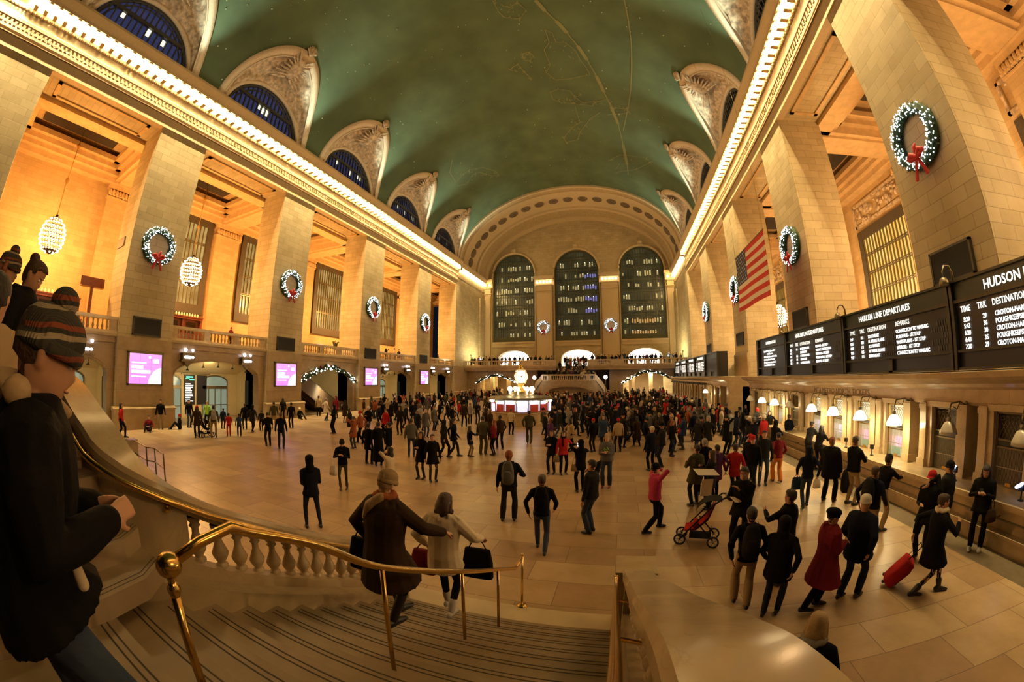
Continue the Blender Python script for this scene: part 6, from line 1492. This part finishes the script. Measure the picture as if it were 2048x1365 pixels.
handbag(wpt(g,s['ell']+V((.0,.05,-.0))),'brown','brown handbag hanging from the arm of the woman looking at her phone',w=.13,h=.12,drop=.2)
P(1752,1062,-45,'man in a dark baseball cap and khaki trousers leaning on the ticket counter',dict(hl=(-.12,.45,-.22),hr=(.05,.48,-.25),lean=.25,fl=(-.1,-.12,0),fr=(.1,.05,0)),mk(top='black',bot='khaki',hat='cap',hatc='charcoal',hair='short',wide=.02),H=1.74)
g,s=P(1730,1092,-35,'person with a grey hood and a backpack standing behind the man in the dark cap',W(.1),mk(top='navy',bot='khaki',hair='short',hairc='brown',hooddown=True,fat=1.15),H=1.70); backpack(g,s,'charcoal','dark backpack of the person with the grey hood')
P(1700,1010,-42,'tall man in a black jacket at the fourth ticket window',dict(hl=(-.1,.36,-.25),hr=(.1,.36,-.25),nod=.2),mk(top='black',bot='khaki',hair='short',hairc='brown',fat=1.2),H=1.86)
P(1655,1004,-20,'bulky man in a long black coat, back turned, beside a large black bag',dict(fl=(-.14,0,0),fr=(.16,.03,0)),mk(top='black',hem=-.24,bot='black',hair='short',hairc='ginger',fat=1.35,sleeve=1.2,wide=.03),H=1.82)
m=MB(); x,y=fz(1693,985); m.limb([(0,0,.12),(0,0,.38),(0,0,.6)],[(.24,.12),(.25,.13),(.2,.1)],12,(1,0,0)); o=m.build('duffel_bag',cm('black'),smooth=True); o.location=(x,y,0); tag(o,'large black bag standing beside the bulky man in the long coat','bag')
g,s=P(1609,1016,14,'person in a blue jacket and jeans walking away with shopping bags',W(.16,1),mk(top='navy',bot='jeans',hair='short',hat='hood',hatc='navy'),H=1.68)
handbag(wpt(g,s['hal']),'blue','blue patterned shopping bag in the left hand of the walker in the blue jacket',name='shopping_bag',w=.15,h=.17,drop=.08); handbag(wpt(g,s['har']),'white','white plastic bag in the right hand of the walker in the blue jacket',name='plastic_bag',w=.10,h=.12,drop=.06)
P(1640,940,-42,'dark-coated person leaning on the counter at the fifth ticket window',dict(hl=(-.1,.4,-.25),hr=(.1,.4,-.25),lean=.3),mk(top='black',hem=-.1,bot='black',hair='long'),H=1.66)
P(1680,925,-42,'man in a dark jacket leaning on the counter at the sixth ticket window',dict(hl=(-.1,.42,-.25),hr=(.1,.42,-.25),lean=.35),mk(top='charcoal',bot='charcoal',hair='short'),H=1.74)
P(1553,965,25,'walker in a dark red jacket and orange trousers',W(.14),mk(top='maroon',bot='orange',hair='short',legs=1.1,wide=.03),H=1.68)
P(1305,1062,-60,'person in a pink jumper and black trousers raising a camera, legs apart',dict(fl=(-.12,.25,0),fr=(.12,-.28,0),pelvis=.88,**UP2),mk(top='pink',bot='black',hair='short',hat='beanie',hatc='black',fat=1.1,wide=.02),H=1.70)
P(1180,1066,60,'man in a dark leather jacket and jeans facing left with a hand at his ear',dict(hr=(.10,.10,.10),nod=.1),mk(top='charcoal',bot='jeans',hair='short',hairc='dark',fat=1.2,wide=.02),H=1.76)
g,s=P(1160,985,20,'person in a black hooded coat holding up a glowing phone',dict(hl=(-.05,.30,.12),hr=(.1,.2,.0)),mk(top='black',hem=-.12,bot='black',hair='none',hat='hood',hatc='black'),H=1.68); phone(g,s,'l','glowing phone held up by the person in the black hood',True)
handbag(wpt(g,s['hil']+V((-.1,.02,.3))),'khaki','khaki shoulder bag at the hip of the phone photographer',w=.12,h=.11,drop=.25)
g,s=P(1212,975,172,'man in a tan cap and grey hooded top with bright green chest print',dict(FOLD),mk(top='grey',bot='jeans',hat='cap',hatc='tan',hair='short',hooddown=True,fat=1.25,shoe='red',wide=.03),H=1.78)
m=MB(); 
for (a,b_2) in ((-.05,.02),(.03,.0),(-.02,-.04),(.05,-.05)): m.limb([s['chest']+V((a-.02,.165,b_2-.03)),s['chest']+V((a+.02,.17,b_2+.03))],[.014,.014],6)
m.build('chest_print',cm('lime'),g,smooth=True)
g,s=P(1018,1042,-8,'man in a rust-coloured cap with grey backpack, back turned, beyond the middle rail',dict(fl=(-.15,-.05,0),fr=(.13,.0,0),hr=(.24,.22,-.30)),mk(top='navy',bot='charcoal',hair='short',hairc='ginger',hat='beanie',hatc='rust',fat=1.15,wide=.025),H=1.82); backpack(g,s,'grey','grey hiking backpack on the man with the rust-coloured cap')
g,s=P(1082,1104,-4,'walker in a black jacket with a small backpack and blue jeans, heading away',W(.22),mk(top='black',bot='jeans',hair='short',hairc='brown',wide=.01),H=1.70); backpack(g,s,'black','small black backpack on the walker heading away beyond the rail')
P(1103,948,160,'woman in a dark coat arm in arm with the woman in the red coat',dict(FOLD),mk(top='black',hem=-.2,bot='darkjeans',hair='long',hairc='brown'),H=1.66)
g,s=P(1126,949,195,'woman in a red open coat and black scarf with a shopping bag',dict(hl=(-.25,.1,-.3)),mk(top='red',hem=-.15,bot='black',hair='long',hairc='dark',scarf='black'),H=1.64); handbag(wpt(g,s['har']),'khaki','tan paper bag held by the woman in the red open coat',name='shopping_bag',w=.12,h=.12,drop=.06)
P(628,1056,8,'person in a dark hooded jacket standing alone with legs apart beyond the left balustrade',dict(fl=(-.16,.02,0),fr=(.16,-.06,0),**FOLD),mk(top='navy',hem=-.10,bot='darkjeans',hair='none',hat='hood',hatc='black',wide=0),H=1.76)
g,s=P(688,979,172,'woman in olive leggings looking at a phone, pale tote on her arm',dict(PHN),mk(top='black',bot='olive',hair='short',hat='beanie',hatc='charcoal',shoe='brown',boot=.3,legs=.85,wide=0),H=1.64); handbag(wpt(g,s['elr']+V((.05,.03,-.0))),'white','white canvas tote hanging from the arm of the woman with the phone',name='tote_bag',w=.13,h=.16,drop=.25)
P(782,1003,60,'woman in a cream short coat photographing with a camera raised, dark bob',dict(UP2,nod=-.1),mk(top='cream',hem=-.12,bot='navy',hair='shoulder',hairc='dark',fat=1.12),H=1.62)
P(843,958,150,'woman in a short black coat and tall black boots facing the camera',dict(FOLD),mk(top='black',hem=-.30,bot='brown',hair='long',hairc='dark',boot=.95,legs=.8,wide=0),H=1.70)
P(866,963,-165,'woman in a black coat with an olive fur hood and tall black boots',{},mk(top='black',hem=-.28,flare=.04,bot='brown',hair='short',hooddown=True,boot=.95,legs=.8,wide=0),H=1.66)
P(758,932,10,'person in an ankle-length black coat seen from behind',{},mk(top='black',hem=-.75,flare=.06,bot='black',hair='short',hairc='dark'),H=1.80)
P(738,928,-20,'thin person in a black parka left of the ankle-length coat',{},mk(top='black',hem=-.3,bot='black',hair='short'),H=1.70)
P(779,928,60,'photographer in black with a red bag behind the ankle-length coat',UP2,mk(top='black',hem=-.1,bot='black',hair='short'),H=1.74)
P(907,915,-75,'man in a navy overcoat striding right',W(.26),mk(top='navy',hem=-.15,bot='charcoal',hair='short'),H=1.80)
P(888,916,-60,'person in a dark hooded parka walking close behind the striding man',W(.2,1),mk(top='charcoal',hem=-.22,bot='black',hair='none',hat='hood',hatc='charcoal'),H=1.72)
P(823,915,-5,'man in a grey hooded jacket and jeans, back turned',{},mk(top='grey',bot='jeans',hair='short',hooddown=True,fat=1.15,shoe='brown'),H=1.76)
P(1302,942,30,'person in a navy coat and white knit hat with an arm raised',dict(hr=(.12,.15,.25)),mk(top='navy',hem=-.1,bot='black',hat='beanie',hatc='white',hair='none'),H=1.72)
P(1465,1000,-20,'figure in a crimson jacket, back turned, in the group before the counter',W(.08),mk(top='red',hem=-.1,bot='charcoal',hair='short'),H=1.66)
P(1430,1000,25,'woman with a pink hood and plum coat beside the crimson jacket',W(.1,1),mk(top='purple',hem=-.25,bot='black',hair='short',hooddown=True,boot=.4),H=1.64)
P(1500,985,165,'man in a red cap facing the viewer beside the crimson jacket',{},mk(top='black',bot='darkjeans',hat='cap',hatc='red',fat=1.15),H=1.76)
P(1524,970,-170,'man in a charcoal jacket and jeans right of the second red cap',{},mk(top='charcoal',bot='jeans',hair='short',fat=1.1),H=1.78)
P(1497,962,20,'small figure in a scarlet knit hat and scarlet scarf',{},mk(top='charcoal',bot='black',hat='beanie',hatc='red',scarf='red'),H=1.60)
P(1404,990,10,'person in a long black coat with white hair, back turned',{},mk(top='black',hem=-.3,bot='black',hair='short',hairc='greyhair',fat=1.1),H=1.74)
P(1458,890,5,'man in a pale grey overcoat with a strap across the back',{},mk(top='lightgrey',hem=-.22,bot='charcoal',hair='short',fat=1.25),H=1.80,lod=2)
P(1546,925,-40,'person in a long black coat leaning at the seventh ticket window',dict(lean=.15,hl=(-.1,.35,-.2),hr=(.1,.35,-.2)),mk(top='black',hem=-.4,bot='black',hair='none',hat='hood',hatc='black'),H=1.70)
P(1058,888,-3,'walker in an olive-black jacket, back turned, just in front of the information booth',W(.2),mk(top='olive',hem=-.05,bot='olive',hair='short',hairc='dark',fat=1.2,wide=.03),H=1.84,lod=2)
P(1022,870,-20,'woman in a cream jacket with a red shoulder bag at the information booth counter',{},mk(top='cream',bot='black',hair='short',hairc='brown'),H=1.64,lod=2)
P(966,910,-20,'man in an olive jacket, back turned, with the child reaching to him',{},mk(top='olive',bot='olive',hair='short',fat=1.25,wide=.03),H=1.82,lod=2)
P(940,914,-60,'child in a navy coat and pale leggings reaching out to the man in olive',dict(hr=(.25,.3,-.1)),mk(top='navy',hem=-.2,bot='khaki',hair='long',hairc='brown',boot=.6),H=1.42,lod=2)
P(988,911,60,'woman in a maroon jumper and black leggings right of the man in olive',FOLD,mk(top='maroon',bot='black',hair='long',hairc='ginger',legs=.85,wide=0),H=1.66,lod=2)
P(1140,905,-60,'woman in a tan jacket with a cross-body strap behind the two girls',W(.15),mk(top='tan',hem=-.15,bot='black',hair='long'),H=1.66,lod=2)
# ---------- people along the left
LP_=[(537,893,15,'man in a black jacket and jeans looking at his phone, left of the lone pair',dict(PHN),mk(top='black',bot='darkjeans',hair='short')),
(563,898,-10,'man in a navy jacket and dark jeans beside the man looking at his phone',{},mk(top='navy',bot='darkjeans',hair='short',hairc='brown')),
(395,876,10,'person in a grey-brown coat at the left of the group with the pushchair',{},mk(top='brown',hem=-.25,bot='black',hair='long',hat='beanie',hatc='red')),
(428,876,2,'man in tan trousers with a pale backpack, back turned',dict(fl=(-.14,0,0),fr=(.14,0,0)),mk(top='olive',bot='khaki',hair='short')),
(458,873,5,'child in a bright red coat and red trousers',{},mk(top='red',bot='red',hair='short')),
(479,874,0,'person in a blue jacket and dark trousers near the child in red',{},mk(top='blue',bot='black',hair='short')),
(505,865,-30,'person in a black hooded coat and brown boots striding right',W(.2),mk(top='charcoal',hem=-.2,bot='black',shoe='brown',hair='none',hat='hood',hatc='black')),
(415,856,160,'person in a lime-green jacket in the pushchair group',{},mk(top='lime',bot='black',hair='short',hairc='greyhair')),
(446,858,-20,'person in a purple-navy coat bending over behind the child in red',dict(lean=.25),mk(top='navy',hem=-.2,bot='black')),
(490,860,10,'man in black behind the person in the blue jacket',{},mk(top='black',bot='black',hair='short')),
(243,876,-100,'person in a red jacket with dark sleeves walking right by the first pier',W(.2),mk(top='red',bot='black',hair='long')),
(293,850,170,'man in a black jacket and tan trousers leaning on the first pier on the left',{},mk(top='black',bot='khaki',hair='short')),
(350,848,-150,'person in blue jeans at the far corner of the first left pier',{},mk(top='black',bot='blue',hair='short')),
(583,857,20,'person in a black cap and coat near the sitting pair',{},mk(top='black',bot='black',hat='cap',hatc='black')),
(610,830,0,'person in a tan camouflage-like coat at the foot of the escalator',{},mk(top='tan',hem=-.1,bot='black',hair='short')),
(548,858,5,'person in a khaki vest jacket near the second pier on the left',{},mk(top='olive',bot='khaki',hair='short')),
(566,842,20,'person in black with a pink bag near the second pier on the left',{},mk(top='black',bot='black',hair='long')),
(523,862,15,'child in a dark coat between the groups on the left',{},mk(top='charcoal',bot='black',hair='short'))]
for a in LP_:
    child='child' in a[3]; g,s=P(a[0],a[1],a[2],a[3],a[4],a[5],H=(1.30 if child else random.uniform(1.66,1.8)),lod=2)
    if 'pale backpack' in a[3]: backpack(g,s,'lightgrey','pale grey backpack on the man in tan trousers on the left')
x,y=fz(411,874); stroller(x,y,0,'black pushchair in the group before the first left arch','black')
for (px,py,f,lab,top) in ((284,858,-120,'person in black and red sitting against the first left pier','maroon'),(346,855,160,'person in a red cap sitting at the corner of the first left pier','black'),(598,838,-100,'person in a white hat sitting by the second left pier','black')):
    x,y=fz(px,py); x=max(x,-17.1); person(x,y,f,lab,dict(pose='sit',hl=(-.15,.3,-.3),hr=(.15,.3,-.3)),mk(top=top,bot='black',hat='beanie' if 'hat' in lab or 'cap' in lab else None,hatc='red' if 'red cap' in lab else 'white'),H=1.7,lod=2)
# ---------- the crowd farther off: each figure its own object, light single meshes
def low_person(p,o):
    s=skeleton(p); m=MB(); fat=o.get('fat',1.05)
    m.mi=0; add_head(m,s,8)
    for q,sg in (('l',-1),('r',1)): m.limb([s['ha'+q],s['ha'+q]+(s['ha'+q]-s['el'+q]).normalized()*.13],[(.03,.022),(.025,.015)],5)
    m.mi=1
    if o['hat']: add_hat(m,s,o['hat'],8)
    else: add_hair(m,s,o['hair'],8)
    m.mi=2; add_torso(m,s,dict(hem=o['hem']),fat,.015,None,o.get('flare',0),9)
    for q in 'lr': add_arm(m,s,q,1.0,6)
    if o['hat']!='hood': m.tube([s['neck']+V((.07*cos(2*PI*j/8),.07*sin(2*PI*j/8),0)) for j in range(8)],.025,4,closed=True)
    m.mi=3
    for q in 'lr': add_leg(m,s,q,1.0,6,wide=.012)
    m.mi=4
    for q in 'lr': add_shoe(m,s,q,o.get('boot',0),5)
    return m.mesh('person',[SKIN[0],hm('dark'),cm('black'),cm('black'),SHOE['black']],True)
PROTO=[]
poses=[{},dict(turn=.5),W(.2),W(.24,1),W(.14),PHN,UP2,FOLD,dict(hl=(-.02,.2,-.1)),dict(lean=.08,turn=-.6),dict(fl=(-.15,0,0),fr=(.15,.05,0))]
rr=random.Random(3)
for i in range(30):
    hat=rr.choice([None,None,None,None,'beanie','hood','cap','beanie']); o_=dict(hat=hat,hair=rr.choice(['short','short','long','shoulder']),hem=rr.choice([-.06,-.08,-.2,-.28,-.4]),fat=rr.uniform(.95,1.25),boot=rr.choice([0,0,0,.6])); o_['flare']=.04 if o_['hem']<-.25 else 0
    PROTO.append((low_person(poses[i%len(poses)],o_),o_))
TOPC=['black']*9+['charcoal']*6+['navy']*6+['grey']*3+['brown']*3+['olive']*2+['maroon','red','tan','cream','blue','purple','lightgrey','rust']
BOTC=['black']*6+['darkjeans']*5+['jeans']*4+['charcoal']*3+['khaki']
HN={'black':'black','charcoal':'charcoal','navy':'navy','grey':'grey','brown':'brown','olive':'olive','maroon':'maroon','red':'red','tan':'tan','cream':'cream','blue':'blue','purple':'plum','lightgrey':'pale grey','rust':'rust-coloured'}
PLACED=[(o.location.x,o.location.y) for o in bpy.data.objects if o.get('category')=='person']
def crowd_one(x,y,zone,z=0,face=None,rr=rr,H=None,glist=None):
    me,o_=rr.choice(PROTO); t=rr.choice(TOPC); b=rr.choice(BOTC); hc=rr.choice(['dark','dark','brown','blonde','greyhair','ginger','dark'])
    ob=bpy.data.objects.new('person',me); COL.objects.link(ob); ob.location=(x,y,z); ob.rotation_euler=(0,0,rr.uniform(0,2*PI) if face is None else face+rr.uniform(-.6,.6)); k=(H or rr.uniform(1.58,1.84))/1.75; ob.scale=(k,k,k)
    if o_['hat']=='hood': hmat=cm(t)
    elif o_['hat']: hcn=rr.choice(['black','black','charcoal','white','grey','red','tan']); hmat=cm(hcn)
    else: hmat=hm(hc)
    mats=[SKIN[rr.choice([0,0,0,1,2])],hmat,cm(t),cm(b),SHOE[rr.choice(['black','black','black','brown'])]]
    for i,mt in enumerate(mats): ob.material_slots[i].link='OBJECT'; ob.material_slots[i].material=mt
    gar='long coat' if o_['hem']<-.25 else 'coat' if o_['hem']<-.15 else 'jacket'
    hd={'beanie':'%s knit hat'%(hcn if o_['hat'] in('beanie','cap') else ''),'cap':'%s cap'%(hcn if o_['hat'] in('beanie','cap') else ''),'hood':'hood up'}.get(o_['hat'],{'dark':'dark','brown':'brown','blonde':'blonde','greyhair':'grey','ginger':'ginger'}[hc]+' hair')
    tag(ob,None,'person'); az=math.atan2(x-CAM.x,y); rel=(math.degrees(ob.rotation_euler.z+az)+45)%360
    INFO.append((ob,HN[t],gar,hd,b,('back turned','facing left','facing the viewer','facing right')[int(rel//90)],zone,x,y,z)); PLACED.append((x,y,z)); return ob
INFO=[]
def name_crowd():
    used={}
    rows=[]
    for (ob,t,gar,hd,b,fc,zone,x,y,z) in INFO:
        if z<.5 and abs(y)<60:
            dx=x-BX; row='edge' if y<16 else 'front' if y<21 else 'middle' if y<27 else 'rear' if y<36 else 'far end'
            side='left wall crowd' if x<-12 else 'left crowd' if x<-4 else 'clock crowd' if x<3 else 'right crowd' if x<9.5 else 'counter crowd'
            zone='%s of %s'%(row,side)
        tn={'black':'black trousers','darkjeans':'dark jeans','jeans':'blue jeans','charcoal':'grey trousers','khaki':'khakis'}[b]
        c=['%s %s person, %s, %s'%(t,gar,hd,zone),'%s %s person, %s, %s, %s'%(t,gar,hd,fc,zone),'%s %s person, %s, %s, %s, %s'%(t,gar,hd,fc,tn,zone)]
        rows.append((ob,c))
    from collections import Counter
    n=[Counter(r[1][k] for r in rows) for k in range(3)]
    for ob,c in rows:
        lab=c[0] if n[0][c[0]]==1 else c[1] if n[1][c[1]]==1 else c[2]
        ob['label']=lab
        if lab==c[2] and n[2][lab]>1: ob['group']='look-alikes: '+lab
        else: ob['group']='standing and walking crowd'
def freespot(x,y,z,sep): return not any((x-a[0])**2+(y-a[1])**2<sep*sep for a in PLACED if len(a)<3 or abs(a[2]-z)<1)
CM_MATS=[SKIN[0],hm('dark'),hm('brown'),hm('blonde')]+[cm(c) for c in ('black','charcoal','navy','grey','brown','olive','maroon','red','tan','cream','blue','darkjeans','jeans','khaki','white')]+[SHOE['black']]
CMB=MB()
def crowd_mass(x,y,z,face=None):
    me,o_=rr.choice(PROTO); t=CM_MATS.index(cm(rr.choice([c for c in TOPC if c in ('black','charcoal','navy','grey','brown','olive','maroon','red','tan','cream','blue')]))); b=CM_MATS.index(cm(rr.choice(BOTC)))
    h=t if o_['hat']=='hood' else (CM_MATS.index(cm(rr.choice(['black','white','grey','red']))) if o_['hat'] else rr.choice([1,1,2,3]))
    M=Matrix.Translation((x,y,z))@Matrix.Rotation(rr.uniform(0,6.28) if face is None else face+rr.uniform(-.6,.6),4,'Z')@Matrix.Scale(rr.uniform(.9,1.04),4)
    mp=[0,h,t,b,len(CM_MATS)-1]; o=len(CMB.v); CMB.v.extend([tuple(M@v.co) for v in me.vertices])
    for p in me.polygons: CMB.f.append(tuple(i+o for i in p.vertices)); CMB.m.append(mp[p.material_index])
def scatter(n,poly,zone,sep=.42,rr=rr,z=0,face=None,mass=None):
    xs=[p[0] for p in poly]; ys=[p[1] for p in poly]; c=0; tries=0
    def inside(x,y):
        r=False; j=len(poly)-1
        for i in range(len(poly)):
            if (poly[i][1]>y)!=(poly[j][1]>y) and x<(poly[j][0]-poly[i][0])*(y-poly[i][1])/(poly[j][1]-poly[i][1])+poly[i][0]: r=not r
            j=i
        return r
    while c<n and tries<n*60:
        tries+=1; x=rr.uniform(min(xs),max(xs)); y=rr.uniform(min(ys),max(ys))
        if not inside(x,y) or (z==0 and math.hypot(x-BX,y-BY)<BR+.35) or (z==0 and x>14.7): continue
        if not freespot(x,y,z,sep): continue
        
        if mass and y>mass: crowd_mass(x,y,z,face); PLACED.append((x,y,z))
        else: crowd_one(x,y,zone,z,face)
        c+=1
def pxs(lst,zone):
    for px,py in lst:
        x,y=fz(px,py)
        if not freespot(x,y,0,.3): continue
        crowd_one(x,y,zone)
# individually placed middle-distance figures, read off the photograph
pxs([(668,868),(700,870),(708,898),(722,888),(737,872),(690,846),(652,842),(672,836),(640,833),(758,860),(772,872),(783,850),(800,870),(812,858),(826,848),(765,842),(748,838),(728,836),(840,862),(852,876),(868,862),(836,880),(880,850),(895,845),(905,860),(928,855),(918,842),(940,850),(955,850)],'in the loose crowd left of the information booth')
pxs([(970,866),(980,880),(1000,900),(1090,882),(1100,905),(1110,880),(1126,870),(1136,862),(1150,872),(1166,866),(1180,876),(1192,868),(1205,880),(1186,905),(1206,900),(1228,880),(1236,905),(1244,896),(1256,880),(1262,885),(1276,882),(1290,905),(1318,885),(1330,880),(1342,905),(1322,935),(1312,915),(1362,892),(1366,900),(1375,870),(1388,872),(1400,880),(1412,878),(1425,874),(1437,862),(1445,870),(1478,875),(1486,890),(1512,878),(1528,900),(1538,885),(1515,860),(1562,880),(1576,900),(1490,858)],'in the crowd right of the information booth')
scatter(95,[(-17,33),(-17,59),(-5.5,54.8),(-4,33),(-9,25),(-13,26)],'in the far crowd on the left half of the floor',.45,mass=37)
scatter(185,[(2.2,23),(1.5,54.8),(13.9,60.5),(14.2,23)],'in the dense crowd before the far right arch',.36,mass=33)
scatter(70,[(-5,33),(-5,54.8),(2,54.8),(2,33)],'in the crowd between the clock and the far stair',.42,mass=35)
scatter(16,[(6.5,20),(14,22),(14,16.5),(9,17)],'in the group before the second ticket lamps',.45)
scatter(14,[(8.4,63),(8.4,72),(16.2,72),(16.2,63)],'inside the bright far right passage',.5,mass=60)
scatter(9,[(-16,63),(-16,70),(-9.6,70),(-9.6,63)],'inside the far left passage',.5,mass=60)
# on the balcony and the far stair
def spots(n,fx,fy,fz_,zone,sep,face=PI):
    c=0
    for _ in range(n*40):
        if c>=n: break
        x,y=fx(),fy(); z=fz_(x,y)
        if z is None or not freespot(x,y,z,sep): continue
        crowd_one(x,y,zone,z,face); c+=1
U=rr.uniform
spots(22,lambda:U(-17.3,-2.9),lambda:60.75+U(0,.5),lambda x,y:5.45,'far balcony rail, left half',.5)
spots(26,lambda:U(2.9,17.3),lambda:60.75+U(0,.5),lambda x,y:5.45,'far balcony rail, right half',.5)
spots(14,lambda:U(-2.1,2.1),lambda:63.2+U(0,3.5),lambda x,y:5.45,'far stair head',.5)
spots(14,lambda:U(-2.1,2.1),lambda:58.95+.2857*random.randrange(1,13)+.14,lambda x,y:3.0+2.4*(math.floor((y-58.9)/.2857)+1)/14,'far stair upper flight',.5)
spots(20,lambda:U(-3.6,3.6),lambda:56.9+U(0,1.8),lambda x,y:3.0,'far stair landing',.45)
spots(4,lambda:U(3.5,5.4),lambda:57.3+U(0,2.4),lambda x,y:3.0*(1-math.floor((x-3.4)/.15)/16),'far stair right wing',.5)
for (x,y) in ((-19.9,41.2),(-19.9,42.2),(-19.9,39.3),(-19.9,30.0),(-19.9,50.2),(-19.9,17.5),(-19.9,53.5)): crowd_one(x,y,'at the left balcony rail',5.4,-PI/2)
name_crowd()
o=CMB.build('crowd',CM_MATS,smooth=True,recalc=False); tag(o,'mass of people too small to tell apart, filling the far end of the floor','crowd',kind='stuff')
bake_all()
# ================================================================== LIGHT
wd=bpy.data.worlds.new('night'); scene.world=wd; wd.use_nodes=True
bg=wd.node_tree.nodes['Background']; bg.inputs[0].default_value=(.010,.012,.02,1); bg.inputs[1].default_value=.3
for s in (-1,1):
    light('cornice_wash','AREA',(s*17.43,24.5,22.07),5600,(1,.75,.36),aim=(s*18.3,24.5,19.2),shape='RECTANGLE',size=64,size_y=.05,spread=math.radians(75))
    for k in range(0,5):
        y=10+12*k
        light('vault_uplight','SPOT',(s*17.55,y-1.5,23.1),2900,(.82,1,.86),aim=(s*14.2,y-2.8 if s<0 else y-4,30.6),spot_size=1.0,spot_blend=1,shadow_soft_size=.12)
    light('vault_glow','AREA',(s*17.5,26,23.1),560,(1,.93,.66),aim=(s*4,26,34),shape='RECTANGLE',size=60,size_y=.2)
scene.view_settings.exposure=0.42
scene.cycles.use_denoising=True
scene.cycles.max_bounces=5; scene.cycles.diffuse_bounces=3; scene.cycles.glossy_bounces=2; scene.cycles.transmission_bounces=2
scene.cycles.sample_clamp_indirect=4; scene.cycles.caustics_reflective=False; scene.cycles.caustics_refractive=False
